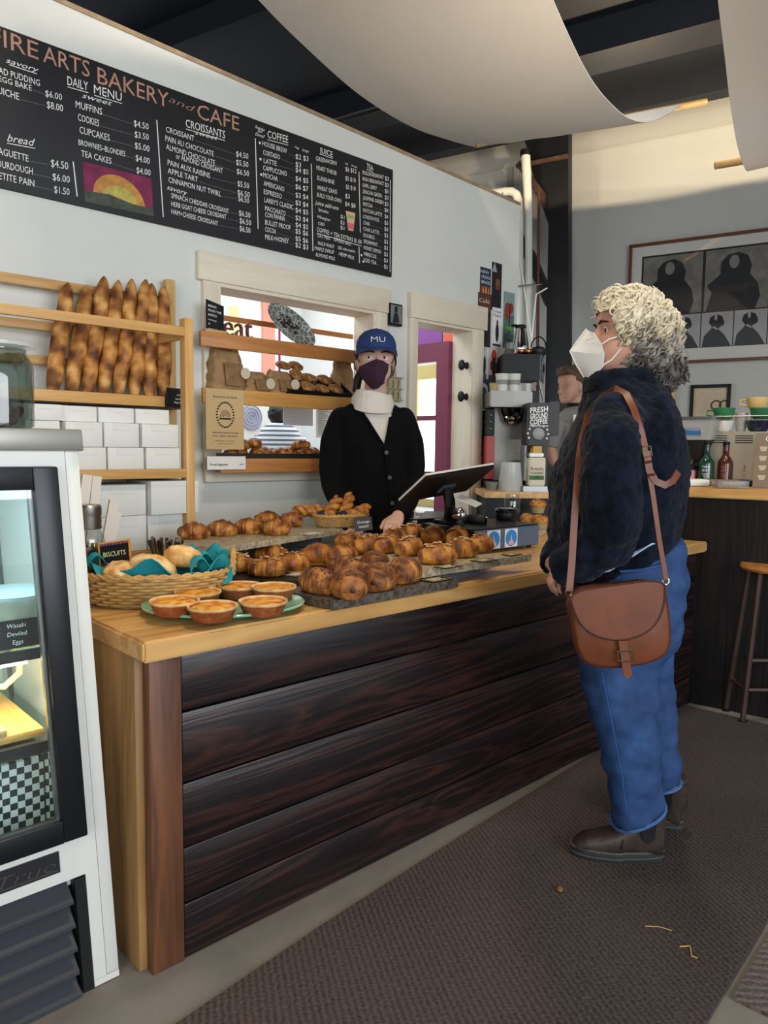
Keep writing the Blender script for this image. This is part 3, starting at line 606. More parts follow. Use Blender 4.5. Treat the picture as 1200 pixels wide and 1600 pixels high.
for a in (('savory', 10, 129, 61, 140, 8, .35), ('bread', 8, 245, 52, 250, 12, .35), ('sweet', 127, 171, 174, 180, 8, .35), ('sweet', 302, 213, 338, 222, 7, .35), ('savory', 257, 302, 289, 310, 8, .35), ('juice add-ons', 489, 321, 526, 331, 7, .35), ('Regular', 396, 202, 411, 208, 5, .3), ('and', 400, 208, 407, 210, 4, .3), ('Decaf', 396, 213, 411, 218, 5, .3), ('reg', 457, 233, 464, 236, 4, .3), ('large', 469, 238, 479, 241, 4, .3), ('reg', 535, 260, 540, 262, 3, .3), ('large', 545, 264, 554, 267, 3, .3), ('Spirulina', 494, 331, 510, 336, 5, .3), ('Wheatgrass', 493, 342, 513, 348, 5, .3), ('CBD', 494, 353, 504, 355, 5), ('$1', 529, 343, 535, 345, 6), ('$3', 529, 352, 535, 354, 6), ('$1', 529, 360, 535, 362, 6)): mt(WH, *a)
COF = [('HOUSE BREW', 407, 229, 445, 242, '$2 $3'), ('CORTADO', 408, 243, 434, 251, '$3'), ('LATTE', 409, 256, 429, 261, '$4 $5'), ('CAPPUCCINO', 408, 267, 445, 277, '$4 $5'), ('MOCHA', 408, 278, 431, 285, '$6 $7'), ('AMERICANO', 409, 291, 441, 301, '$3 $4'), ('ESPRESSO', 409, 304, 437, 312, '$3 $4'), ("LARRY'S CLASSIC", 410, 317, 455, 329, '$4 $5'), ('MACCHIATO', 411, 330, 443, 339, '$3 $4'), ('CON PANNA', 411, 340, 442, 347, '$4 $5'), ('BULLET PROOF', 411, 352, 451, 361, '$5 $6'), ('COCOA', 411, 363, 428, 367, '$5 $6'), ('MILK+HONEY', 411, 375, 448, 382, '$2 $3')]
for i, (s, x0, y0, x1, y1, p) in enumerate(COF):
    mt(WH, s, x0, y0, x1, y1, 8); yp = (250, 262, 270.5, 284, 296.5, 309.5, 321.5, 333, 345, 356, 366, 377.5, 387.5)[i]
    mt(WH, p, 458.5, yp, 478.5 if len(p) > 2 else 467, yp + (4.5 if len(p) > 2 else 2), 8); ml(x1 + 2, y1 - 1, 456, yp - 3, .0012, DOT)
for i, (x, y) in enumerate(((403, 225), (404, 250), (405, 274), (562, 401), (565, 411))):
    p = bp(x, y, .0166); merge_ = WH; c_ = [WH.verts.new(p + V((.006 * math.cos(k), 0, .006 * math.sin(k)))) for k in [j * PI / 4 for j in range(8)]]; WH.faces.new(c_)
JU = [('GREENHORN', 490, 253, 522, 262, '$6 $12', 536, 271, 553), ('HEART THROB', 491, 267, 522, 277, '$5 $10', 536, 285, 552), ('SUNSHINE', 492, 283, 519, 291, '$5 $10', 537, 298, 552), ('WHEAT GRASS', 492, 298, 523, 306, '$3', 536, 312, 543), ('BUILD YOUR OWN', 492, 309, 530, 320, '$4 $8', 536, 324, 552)]
for s, x0, y0, x1, y1, p, px, py, p1 in JU:
    mt(WH, s, x0, y0, x1, y1, 7); mt(WH, p, px, py, p1, py + (p1 - px) * .27, 7)
TE = ['ENGLISH BREAKFAST', 'IRISH BREAKFAST', 'EARL GREY', 'SENCHA GREEN', 'JASMINE GREEN', 'MATCHA', 'MATCHA LATTE', 'LONDON FOG', 'CHAI', 'CHAI LATTE', 'ROOIBOS', 'SPEARMINT', 'HONEY LEMON', 'HIBISCUS', 'ICED TEA']
for i, s in enumerate(TE):
    y = 277 + i * 9.55; x0 = 562.5 + i * .25; x1 = x0 + min(33, 2.45 * len(s)); mt(WH, s, x0, y, x1, y + (x1 - x0) * .28, 6); mt(WH, '$4' if i in (5, 6, 8) else '$3', 597.5, y + 10.5, 603, y + 12.4, 6.5)
    if x1 < 592: ml(x1 + 1, y + (x1 - x0) * .28 - 1, 596, y + 8.5, .001, DOT)
for x0, y0, x1, y1 in ((111, 269, 116, 322), (243, 196, 251, 346), (396, 218, 400, 359), (483, 258, 486, 394), (557, 273, 560, 366), (558, 388, 559, 413), (606, 288, 607, 427)): ml(x0, y0, x1, y1, .0045)
for x0, y0, x1, y1 in ((105, 157, 137, 163), (146, 166, 189, 175), (288, 206, 349, 222), (415, 220, 447, 229), (496, 243, 516, 251), (569, 270, 579, 275), (492, 366, 562, 387), (8, 248, 52, 253), (15, 132, 58, 142)): ml(x0, y0, x1, y1, .0028)
for (a, c) in zip(NM[2:6], PR[1:5]): ml(a[3] + 2, a[4] - 1, c[1] - 2, c[2] - 3, .0015, DOT)
ml(51, 166, 68, 171, .0015, DOT)
for a, c in zip(NM[8:13], PR[5:10]): ml(a[3] + 2, a[4] - 1, c[1] - 2, c[2] - 3, .0015, DOT)
for a, c in zip((NM[14], NM[15], NM[16], NM[18], NM[19], NM[20], NM[21], NM[22], NM[23]), PR[10:]): ml(a[3] + 2, a[4] - 1, c[1] - 2, c[2] - 3, .0013, DOT)
obj('lettering', WH, mat('chalk_lettering', '#e6e6e2', .8), mb)['label'] = 'white hand-lettered menu'
obj('heading', TI, mat('chalk_heading', '#b58a74', .8, var=.15, vs=40), mb)['label'] = 'pink-brown lettered heading'
obj('heading_script', AN, MATS['chalk_heading'], mb)
obj('leader_line', DOT, mat('chalk_faint', '#77777a', .8), mb)
b = BM(); q = [bp(126, 268, .0164), bp(233, 287, .0164), bp(236, 346, .0164), bp(128, 329, .0164)]; b.faces.new([b.verts.new(v) for v in q]); dr = obj('chalk_drawing', b, mat('chalk_magenta', '#7d2f4f', .9, var=.3, vs=30), mb)
def bq(u, v, off): return (q[0].lerp(q[1], u)).lerp(q[3].lerp(q[2], u), v) + V((0, -off, 0))
b = BM(); pts = [bq(.13 + .37 - .38 * math.cos(t), .80 - .66 * math.sin(t) - .06 * math.cos(t), .0003) for t in [k * PI / 16 for k in range(17)]]; b.faces.new([b.verts.new(v) for v in pts]); obj('chalk_sun', b, mat('chalk_orange', '#bf8a4c', .9, var=.25, vs=40), dr)
b = BM(); pts = [bq(.22 + .28 - .26 * math.cos(t), .80 - .40 * math.sin(t), .0005) for t in [k * PI / 16 for k in range(17)]]; b.faces.new([b.verts.new(v) for v in pts]); obj('chalk_glow', b, mat('chalk_yellow', '#b9a95a', .9, var=.25, vs=40), dr)
b = BM(); b.faces.new([b.verts.new(v) for v in (bq(0, .72, .0007), bq(.35, .68, .0007), bq(.7, .8, .0007), bq(1, .80, .0007), bq(1, 1, .0007), bq(0, 1, .0007))]); obj('chalk_hill', b, mat('chalk_green', '#4c5148', .9, var=.3, vs=40), dr)
# juice cup drawn on the board
k = BM(); k.faces.new([k.verts.new(bp(x, y, .0166)) for x, y in ((537, 332), (552, 336), (549, 364), (541, 362))]); cu = obj('drawn_cup', k, mat('chalk_peach', '#d9b58c', .8), mb)
k = BM(); k.faces.new([k.verts.new(bp(x, y, .0168)) for x, y in ((540, 350), (550, 353), (549, 362), (541, 360))]); obj('drawn_juice', k, mat('chalk_pink', '#d96f7d', .8), cu)
k = BM(); k.faces.new([k.verts.new(bp(x, y, .0168)) for x, y in ((539, 338), (550, 341), (550, 345), (540, 343))]); obj('drawn_leaf', k, mat('chalk_lime', '#8fae6a', .8), cu)
# ================================================================ bread rack
def Y(x, y, yy): return ony(x, y, yy)
YR = 2.62
XP = Y(297, 640, YR).x
rk = thing('bread_rack', 'beech bread rack with slatted rails standing against the white wall', 'rack', (.9, 2.8, 0))
zp = Y(296, 497, YR).z
b = BM(); bx(b, (XP - .018, YR, 0), (XP + .018, YR + .045, zp), r=.003); obj('front_post', b, BEECHZ, rk)
xq = Y(266, 560, 2.95).x; zq = Y(262, 437, 2.95).z
b = BM(); bx(b, (xq - .02, 2.935, 0), (xq + .02, 2.97, zq), r=.003); obj('back_post', b, BEECHZ, rk)
XL0 = .30
b = BM(); bx(b, (XL0 - .018, YR, 0), (XL0 + .018, YR + .045, zp), r=.003); obj('front_post', b, BEECHZ, rk)
b = BM(); bx(b, (XL0 - .02, 2.935, 0), (XL0 + .02, 2.97, zq), r=.003); obj('back_post', b, BEECHZ, rk)
def rail(x0, y0, x1, y1, hpx, yy, t=.02, nm='rail'):
    z1 = (Y(x0, y0, yy).z + Y(x1, y1, yy).z) / 2; hh = hpx / 1150 * Y((x0 + x1) / 2, (y0 + y1) / 2, yy).dot(FW); k = BM()
    xe = XP if yy < 2.8 else xq
    bx(k, (XL0, yy, z1 - hh), (xe - .018 if yy < 2.8 else xe, yy + t, z1), r=.002); obj(nm, k, BEECH, rk); return z1
rail(0, 481, 290, 504, 15, YR); rail(0, 429, 160, 444, 15, 2.93); rail(0, 496, 80, 501, 14, 2.93); rail(35, 554, 75, 556, 13, 2.93)
zr = (Y(0, 481, YR).z + Y(290, 504, YR).z) / 2
b = BM(); bx(b, (XP - .012, YR + .045, zr - .04), (XP + .008, 2.935, zr - .005)); bx(b, (XL0 - .012, YR + .045, zr - .04), (XL0 + .008, 2.935, zr - .005)); obj('side_rail', b, BEECHY, rk)
zs1 = rail(44, 613, 258, 614, 17, 2.79, nm='shelf_lip')
b = BM(); bx(b, (XL0, 2.81, zs1 - .045), (xq - .0, 2.93, zs1 - .03)); obj('shelf', b, mat('dark_shelf_tray', '#2b2220', .5), rk)
zs2 = rail(111, 738, 300, 729, 15, YR, nm='shelf_lip')
b = BM(); bx(b, (XL0, YR + .02, zs2 - .03), (XP, 2.93, zs2 - .012)); obj('shelf', b, BEECH, rk)
# baguettes
CRUST = mat('baguette_crust', '#8a5424', .6, attr=('#532f14', '#8d5726', '#bd8440', '#dcab66'), vs=30, bump=.3, bs=60)
def baguette_mesh(seed, L=.44, r=.0305):
    k = BM(); rr = random.Random(seed); n, m_ = 40, 14; rings = []
    ph = rr.uniform(0, 6)
    for i in range(n):
        t = i / (n - 1); env = (1 - abs(2 * t - 1) ** 5) ** .6; tw = 1 + .03 * math.sin(t * 17 + ph)
        cx = .003 * math.sin(t * 7 + ph); ring = []
        for j in range(m_):
            a = 2 * PI * j / m_; gr = 1 + .035 * math.sin(a * 1 + t * 24 + ph) + .06 * noise.noise(V((math.cos(a) * 2, math.sin(a) * 2, t * 14 + seed)))
            q_ = max(.15, env) * r * tw * gr; ring.append((cx + q_ * math.cos(a), q_ * math.sin(a) * .95, t * L))
        rings.append(ring)
    loft(k, rings); me = finish_mesh(k, 'baguette', 80); me.materials.append(CRUST)
    at = me.attributes.new('shade', 'FLOAT', 'POINT')
    for i, v in enumerate(me.vertices):
        a = math.atan2(v.co.y, v.co.x); t = v.co.z / L
        at.data[i].value = max(0, min(1, .48 + .24 * math.sin(a + t * 24 + ph) + .45 * noise.noise(v.co * 34 + V((seed, 0, 0)))))
    return me
BG = [((80, 612), (106, 442)), ((109, 612), (137, 446)), ((134, 612), (163, 432)), ((158, 612), (186, 438)), ((183, 612), (207, 436)), ((207, 612), (227, 437)), ((232, 612), (236, 443)), ((254, 611), (256, 447))]
BGL = ['first baguette from the left in the rack, leaning most', 'second baguette from the left in the rack', 'tallest baguette in the rack, third from the left', 'fourth baguette from the left in the rack', 'fifth baguette from the left, with a pale split ear', 'sixth baguette from the left in the rack', 'short thin baguette, second from the right in the rack', 'rightmost baguette in the rack, beside the back post']
for i, ((x0, y0), (x1, y1)) in enumerate(BG):
    p, q_ = Y(x0, y0, 2.85), Y(x1, y1, 2.892); p.z = zs1 - .028; d_ = q_ - p; me = baguette_mesh(i, d_.length)
    o = bpy.data.objects.new('baguette', me); COL.objects.link(o); o.location = p; o.rotation_euler = d_.to_track_quat('Z', 'Y').to_euler(); XF[o.name] = Matrix.Identity(4)
    tag(o, BGL[i], 'bread', 'baguettes standing in the rack')
# rack sign
p, q_ = Y(258, 634, 2.775), Y(296, 608, 2.775)
t = thing('rack_sign', 'small black sign reading Seeded Baguettes clipped to the rack shelf', 'sign', (p.x, 2.77, p.z))
b = BM(); prism(b, [(p.x, 2.77, p.z + .006), (p.x + .006, 2.77, q_.z), (q_.x, 2.77, q_.z - .002), (q_.x, 2.77, p.z)], (0, .004, 0)); obj('card', b, BLACKM, t)
for s, dz_, h_ in (('Baguettes', .012, .008), ('Seeded', .026, .008), ('$4.50', .042, .006)): obj('lettering', text_bm(s, V(((p.x + q_.x) / 2 + .003, 2.769, p.z + dz_)), (1, 0, 0), UP, h=h_, align='CENTER'), CHALK, t)
# white cake boxes
BOXW = mat('white_box_card', '#d6d8d4', .65, var=.02, vs=3)
YX = 2.655
def zz(y): return Y(200, y, YX).z
z3, z2, z1_, z0_ = zs2 - .012, zz(699), zz(661), zz(637)
zb0, zb1, zb2 = zz(757), zz(806), zz(862)
b = BM(); bx(b, (XL0, YR + .02, zb2 - .02), (XP, 2.93, zb2 - .001)); obj('shelf', b, BEECH, rk)
def cakebox(x0, x1, z0, z1, label, dy=0.0, lid=False, dep=.22):
    px0, px1 = Y(x0, 700, YX).x, Y(x1, 700, YX).x; t = thing('cake_box', label, 'box', ((px0 + px1) / 2, YX + .1, z0), group='white cake boxes on the rack')
    k = BM(); bx(k, (px0 + .001, YX + dy, z0 + .0005), (px1 - .001, YX + dy + dep, z1 - .001), r=.002); obj('carton', k, BOXW, t)
    k = BM(); bx(k, (px0 + (px1 - px0) * (.25 if not lid else .0), YX + dy - .0015, z1 - (z1 - z0) * (.30 if not lid else .16)), (px0 + (px1 - px0) * (.75 if not lid else 1), YX + dy - .0002, z1 - .0015)); obj('tuck_flap', k, BOXW, t)
rowname = [('top row', z1_, z0_), ('second row', z2, z1_), ('bottom row', z3, z2)]
for (nm, za_, zb_), cols in zip(rowname, (((46, 98), (99, 158), (160, 216), (218, 271)), ((40, 95), (103, 161), (163, 218), (222, 279)), ((50, 104), (107, 166), (168, 225), (228, 281)))):
    for j, (c0_, c1_) in enumerate(cols): cakebox(c0_, c1_, za_, zb_, 'white cake box, %s from left in the %s above the lower rack shelf' % (('first', 'second', 'third', 'fourth')[j], nm), dy=.03 if nm == 'top row' and j > 0 else 0.0)
cakebox(150, 227, zb1, zb0, 'white box with taped flap under the lower rack shelf, upper left'); cakebox(229, 304, zb1, zb0 + .012, 'white box with a lifted lid under the lower rack shelf, upper right', dy=-.03, lid=True)
cakebox(170, 227, zb2, zb1, 'white box under the taped one, behind the jar'); cakebox(229, 300, zb2, zb1, 'white box behind the bundle of table knives'); cakebox(90, 149, zb1, zb0, 'white box under the lower rack shelf, behind the paper sleeves'); cakebox(90, 168, zb2, zb1, 'white box lowest left under the rack shelf, behind the jar lid')
# ================================================================ pass-through shelves and their load
YS = 2.87
def shelfrail(name, x0, y0, x1, y1, hpx, xe, label, m=WARMW, depth=.24):
    z = (Y(x0, y0, YS).z + Y(x1, y1, YS).z) / 2; xx = Y(x0, y0, YS).x; hh = hpx / 1150 * Y((x0 + x1) / 2, 560, YS).dot(FW)
    t = thing(name, label, 'shelf', ((xx + xe) / 2, YS, z - hh)); k = BM(); bx(k, (xx, YS, z - hh), (xe, YS + .022, z), r=.002); obj('front_rail', k, m, t)
    for i in range(7):
        k = BM(); bx(k, (max(xx, xa + .025), YS + .03 + i * .031, z - .014), (min(xe, xb - .02), YS + .05 + i * .031, z - .004)); obj('slat', k, m, t)
    k = BM(); bx(k, (max(xx, xa + .03), YS + .022, z - hh), (max(xx, xa + .03) + .02, YS + depth, z - .014)); bx(k, (min(xe, xb - .02) - .025, YS + .022, z - hh), (min(xe, xb - .02) - .005, YS + depth, z - .014)); obj('bracket', k, m, t)
    return z
ZA = shelfrail('wall_shelf', 314, 517, 548, 546, 21, 2.69, 'upper fir shelf across the pass-through opening')
ZBs = shelfrail('wall_shelf', 318, 608, 529, 618, 22, 2.69, 'middle fir shelf across the pass-through opening', wood('mid_fir', '#b9813c', '#d6a257', 'X', 9, .4, 4, .03))
ZCs = shelfrail('wall_shelf', 345, 714, 506, 719, 21, 2.69, 'lowest fir shelf across the pass-through opening')
b = BM(); k0, k1 = Y(340, 497, 3.16), Y(560, 527, 3.16); bx(b, (1.76, 3.15, (k0.z + k1.z) / 2 - .012), (2.69, 3.165, (k0.z + k1.z) / 2 + .012)); single('guard_rail', b, WARMW, 'thin red-brown rail behind the upper pass-through shelf', 'rail')
# chalk sign on wood foot
p, q_ = Y(322, 515, 2.90), Y(350, 472, 2.90); t = thing('chalk_sign', 'black card reading Bread from the Earth on the upper pass-through shelf', 'sign', (p.x + .03, 2.905, ZA))
b = BM(); prism(b, [(p.x, 2.895, ZA + .018), (q_.x - .005, 2.895, ZA + .010), (q_.x - .004, 2.895, q_.z - .02), (p.x, 2.895, q_.z)], (0, .006, 0)); obj('card', b, BLACKM, t)
b = BM(); bx(b, (p.x - .01, 2.885, ZA + .0005), (q_.x + .005, 2.925, ZA + .014), r=.002); obj('foot', b, BEECH, t)
for i, s in enumerate(('BREAD', 'FROM THE', 'EARTH', 'sourdough', '$7', 'specialty $8')): obj('lettering', text_bm(s, V((p.x + .008, 2.8945, q_.z - .030 - i * .019)), (1, 0, -.12), UP, h=.010 if i < 3 else .007), CHALK, t)
k = text_bm('eat', V((Y(350, 522, 2.93).x, 2.93, ZA + .001)), (1, 0, 0), UP, w=.15, h=.10); r_ = bmesh.ops.extrude_face_region(k, geom=k.faces[:]); bmesh.ops.translate(k, vec=(0, .012, 0), verts=[v for v in r_['geom'] if isinstance(v, bmesh.types.BMVert)])
single('wooden_word', k, mat('oxblood_wood', '#6e2b22', .5), 'red-brown wooden word eat standing on the upper pass-through shelf', 'sign')
# tilted platter
def plate_mesh(rx, ry, dep=.02):
    k = BM(); lathe(k, [(.0, .004), (.60, .004), (.72, .008), (.98, .99 * dep), (1.0, dep), (.97, dep + .003), (.72, .016), (.60, .012), (.0, .012)], 40); 
    for v in k.verts: v.co.x *= rx; v.co.y *= ry
    bmesh.ops.remove_doubles(k, verts=k.verts[:], dist=1e-5); return k
c_ = Y(450, 508, 3.0); k = plate_mesh(.155, .09, .018); rotm = Matrix.Rotation(math.radians(24), 3, 'Y') @ Matrix.Rotation(math.radians(68), 3, 'X')
pm, nt, bs = newmat('patterned_platter'); tc = N(nt, 'ShaderNodeTexCoord'); vo = N(nt, 'ShaderNodeTexVoronoi', Scale=38.0); vo.feature = 'DISTANCE_TO_EDGE'; nt.links.new(tc.outputs['Object'], vo.inputs['Vector']); rp = N(nt, 'ShaderNodeValToRGB'); nt.links.new(vo.outputs['Distance'], rp.inputs[0]); rp.color_ramp.elements[0].position = .03; rp.color_ramp.elements[1].position = .10; rp.color_ramp.elements[0].color = (*lin('#b9bcb8'), 1); rp.color_ramp.elements[1].color = (*lin('#5f635e'), 1); nt.links.new(rp.outputs[0], bs.inputs['Base Color']); bs.inputs['Roughness'].default_value = .3
t = thing('patterned_platter', 'oval grey patterned platter with dark leaves tilted on the upper pass-through shelf', 'plate', (c_.x, 2.98, ZA))
bmesh.ops.rotate(k, matrix=rotm, verts=k.verts[:]); mz = min(v.co.z for v in k.verts); bmesh.ops.translate(k, vec=(c_.x, 2.985, ZA - mz), verts=k.verts[:]); obj('platter', k, pm, t)
k = BM(); rr = random.Random(3)
for i in range(34):
    a, s_ = rr.uniform(0, 6.28), rr.uniform(0, .75); pt = rotm @ V((.1 * s_ * math.cos(a) - .02, .052 * s_ * math.sin(a), .013 + .003 * rr.random())); blob(k, pt + V((c_.x, 2.985, ZA - mz)), (.011, .006, .004), 8, Matrix.Rotation(rr.uniform(0, 3), 3, 'Y'))
o = obj('dried_leaves', k, mat('dark_petals', '#3a1e22', .6), t); o['kind'] = 'stuff'
p = Y(440, 492, 3.3); k = BM(); pts = [p + V((x * .1, 0, z * .1)) for x, z in ((-.5, -.4), (-.55, .15), (-.25, .0), (-.1, .5), (.08, .6), (.2, .1), (.45, .25), (.62, .1), (.5, -.4))]; prism(k, pts, (0, .012, 0)); 
b = BM(); tube(b, [p + V((0, .02, -.04)), p + V((0, .02, -.32))], .006, 8); merge(k, b); single('paper_flower', k, mat('pink_card', '#d2549a', .6), 'pink flower shape standing behind the patterned platter', 'decoration')
# paper bags
KRAFT = mat('kraft_paper', '#8f6d47', .7, col2='#b8946a', vs=16, bump=.6, bs=22); CLEAR = mat('bag_window', '#8a6b4a', .15, var=.35, vs=26, spec=.8); LABELM = mat('label_paper', '#c9bfa8', .7)
def paper_bag(x0, x1, ytop, y, z, label, win=True, lab=True, seed=1):
    xx0, xx1 = Y(x0, 590, y).x, Y(x1, 590, y).x; zt_ = Y(x0, ytop, y).z; cx, w_, hh = (xx0 + xx1) / 2, (xx1 - xx0), zt_ - z
    t = thing('bread_bag', label, 'bag', (cx, y, z), group='paper bread bags on the pass-through shelf'); k = BM(); rings = []
    for i in range(15):
        u = i / 14; sc = 1 - .25 * u ** 2; th = .055 * (1 - .75 * u ** 1.6); rings.append([(cx + (xp_ - V((0, 0, 0))).x * 1 + (noise.noise(V((u * 6, j * .8, seed))) * .012), y + .058 + xp_.y + noise.noise(V((u * 6, j * .8, seed + 9))) * .012, z + hh * u) for j, xp_ in enumerate(ell((0, 0, 0), (w_ / 2 * sc, 0, 0), (0, th, 0), 28, 3.5))])
    loft(k, rings); obj('bag', k, KRAFT, t, sharp=80)
    if win:
        k = BM(); grid(k, lambda u, v: (cx + (u - .35) * w_ * .55, y - .012 - .004 * math.sin(PI * u) + .038 * v ** 1.5 * 0 + .0 + (.055 - .055 * (1 - .75 * (.1 + .55 * v) ** 1.6)), z + hh * (.1 + .55 * v)), 8, 6); thicken(k, .002); obj('clear_window', k, CLEAR, t)
    if lab:
        k = BM(); lathe(k, [(.0, 0), (.025, 0), (.025, .002), (.0, .002)], 20); bmesh.ops.rotate(k, matrix=Matrix.Rotation(PI / 2, 3, 'X'), verts=k.verts[:]); bmesh.ops.translate(k, vec=(cx + w_ * .36, y - .014, z + hh * .42), verts=k.verts[:]); obj('round_label', k, LABELM, t)
paper_bag(335, 388, 541, 2.90, ZBs, 'tall crumpled kraft bread bag at the left of the middle shelf', seed=1)
paper_bag(388, 425, 578, 2.905, ZBs, 'low kraft bread bag with a clear window beside the tall one', seed=5)
paper_bag(425, 464, 577, 2.905, ZBs, 'low kraft bread bag with round label next to the cookie tray', seed=8)
paper_bag(531, 560, 560, 2.96, ZBs, 'upright kraft bag behind the barista, right of the cookies', False, False, seed=11)
# cookies on a sloped tray
COOK = mat('cookie', '#96683a', .8, attr=('#3b2113', '#80522a', '#ab7840', '#c99a5c'), vs=60, bump=.5, bs=80)
p = Y(497, 600, 2.95); t = thing('cookie_tray', 'dark sloped tray of cookies on the middle pass-through shelf', 'tray', (p.x, 2.96, ZBs))
tx0, tx1, ts = Y(447, 600, 2.9).x, Y(548, 600, 2.9).x, math.radians(34)
tO = V((0, 2.895, ZBs + .004)); tV = V((0, math.cos(ts), math.sin(ts))); tN = V((0, -math.sin(ts), math.cos(ts)))
k = BM()
for u0, u1, v0, v1, h0, h1 in ((tx0, tx1, 0, .19, 0, .006), (tx0, tx1, 0, .006, .006, .020), (tx0, tx0 + .006, .006, .19, .006, .020), (tx1 - .006, tx1, .006, .19, .006, .020)):
    prism(k, [V((u, 0, 0)) + tO + tV * v + tN * h0 for u, v in ((u0, v0), (u1, v0), (u1, v1), (u0, v1))], tN * (h1 - h0))
obj('tray', k, mat('tray_black', '#151516', .25), t)
k = BM(); bx(k, (tx0 + .02, 3.0, ZBs + .0005), (tx1 - .02, 3.04, ZBs + .062)); obj('prop', k, BLACKM, t)
def cookie_mesh(seed):
    k = BM(); vs = blob(k, (0, 0, 0), (.041, .041, .017), 22)
    for v in vs: v.co *= 1 + .12 * noise.noise(v.co * 60 + V((seed, 0, 0)))
    me = finish_mesh(k, 'cookie', 80); me.materials.append(COOK); at = me.attributes.new('shade', 'FLOAT', 'POINT')
    for i, v in enumerate(me.vertices): at.data[i].value = max(0, min(1, .55 + .5 * noise.noise(v.co * 70 + V((0, seed, 0)))))
    return me
CK = [cookie_mesh(i) for i in range(3)]
CKP = [(443, 571, 3.02, 'dark cookie at the upper left of the cookie tray'), (462, 572, 3.02, 'dark cookie behind, second in the back row of the cookie tray'), (464, 586, 2.965, 'cookie in the middle row at the left of the tray'), (483, 590, 2.965, 'cookie in the middle row at the centre of the tray'), (507, 593, 2.965, 'cookie in the middle row at the right of the tray'), (481, 604, 2.92, 'front row cookie at the left of the cookie tray'), (503, 607, 2.92, 'front row cookie at the centre of the cookie tray'), (524, 608, 2.92, 'front row cookie nearest the barista')]
for i, (x, y, yy, l) in enumerate(CKP):
    o = bpy.data.objects.new('cookie', CK[i % 3]); COL.objects.link(o); c_ = onplane(x, y, tO + tN * .020, tN); o.location = c_; o.rotation_euler = (ts + .12 * (i % 3 - 1), 0, 0); tag(o, l, 'cookie', 'cookies on the tray')
# signs hung on the shelf fronts
p, q_ = Y(322, 702, 2.862), Y(381, 611, 2.862)
t = thing('bread_poster', 'kraft poster headed Bread from the Earth hanging from the middle shelf', 'poster', ((p.x + q_.x) / 2, 2.86, p.z)); b = BM(); bx(b, (p.x, 2.862, p.z), (q_.x, 2.865, q_.z)); obj('sheet', b, mat('kraft_poster', '#c7aa7c', .8, var=.04, vs=3), t)
INK = mat('ink', '#3a2e26', .8); k = BM(); cx = (p.x + q_.x) / 2; hh = q_.z - p.z
def ptx(s, v, h, w=None): merge(k, text_bm(s, V((cx, 2.8612, p.z + hh * v)), (1, 0, 0), UP, w, h, align='CENTER'))
ptx('Bread from the Earth', .86, .010, .118); ptx('Naturally leavened breads', .27, .008, .128); ptx('from organic ingredients', .215, .008, .122); ptx('Brattleboro and Putney', .135, .005, .10); ptx('West Dummerston, VT', .09, .005, .075)
for i in range(26):
    a = 2 * PI * i / 26; c2 = V((cx + .042 * math.cos(a), 2.8612, p.z + hh * .58 + .054 * math.sin(a))); k.faces.new([k.verts.new(c2 + V((.007 * math.cos(a + m_), 0, .0045 * math.sin(a + m_)))) for m_ in (0, 1.57, 3.14, 4.71)])
for r_, z_ in ((.026, 0), (.018, .004), (.010, .006)):
    for i in range(10):
        a0, a1 = PI * i / 10, PI * (i + 1) / 10; c2 = V((cx, 2.8612, p.z + hh * .545)); k.faces.new([k.verts.new(c2 + V((rr_ * math.cos(aa), 0, rr_ * math.sin(aa) * 1.1))) for rr_, aa in ((r_, a0), (r_, a1), (r_ - .003, a1), (r_ - .003, a0))])
k.faces.new([k.verts.new(V((cx + dx_, 2.8612, p.z + hh * .50 + dz_))) for dx_, dz_ in ((-.03, 0), (.03, 0), (.03, .008), (-.03, .008))])
obj('print', k, INK, t)
p, q_ = Y(324, 734, 2.858), Y(384, 713, 2.858); t = thing('frozen_sign', 'white card reading Frozen Baguettes on the lowest shelf front', 'sign', ((p.x + q_.x) / 2, 2.858, p.z)); b = BM(); bx(b, (p.x, 2.860, p.z), (q_.x, 2.863, q_.z)); obj('card', b, WHITEP, t)
k = text_bm('Frozen Baguettes', V((p.x + .014, 2.859, p.z + .018)), (1, 0, 0), UP, .088, .010, off=.01); merge(k, text_bm('$3.50', V((q_.x - .032, 2.859, p.z + .019)), (1, 0, 0), UP, .022, .007)); obj('lettering', k, INK, t)
# dark tray with a heap of croissants on the lowest shelf: built with the pastry section
ptr = Y(420, 707, 2.9)
t = thing('baking_tray', 'dark baking tray on the lowest pass-through shelf', 'tray', (2.15, 2.98, ZCs)); b = BM(); bx(b, (Y(339, 704, 2.875).x, 2.875, ZCs + .0005), (2.66, 3.11, ZCs + .004)); bx(b, (Y(339, 704, 2.875).x, 2.875, ZCs + .004), (2.66, 2.883, ZCs + .024)); bx(b, (Y(339, 704, 2.875).x, 3.102, ZCs + .004), (2.66, 3.11, ZCs + .024)); obj('tray', b, mat('dark_bakeware', '#3a332e', .35, .5), t)
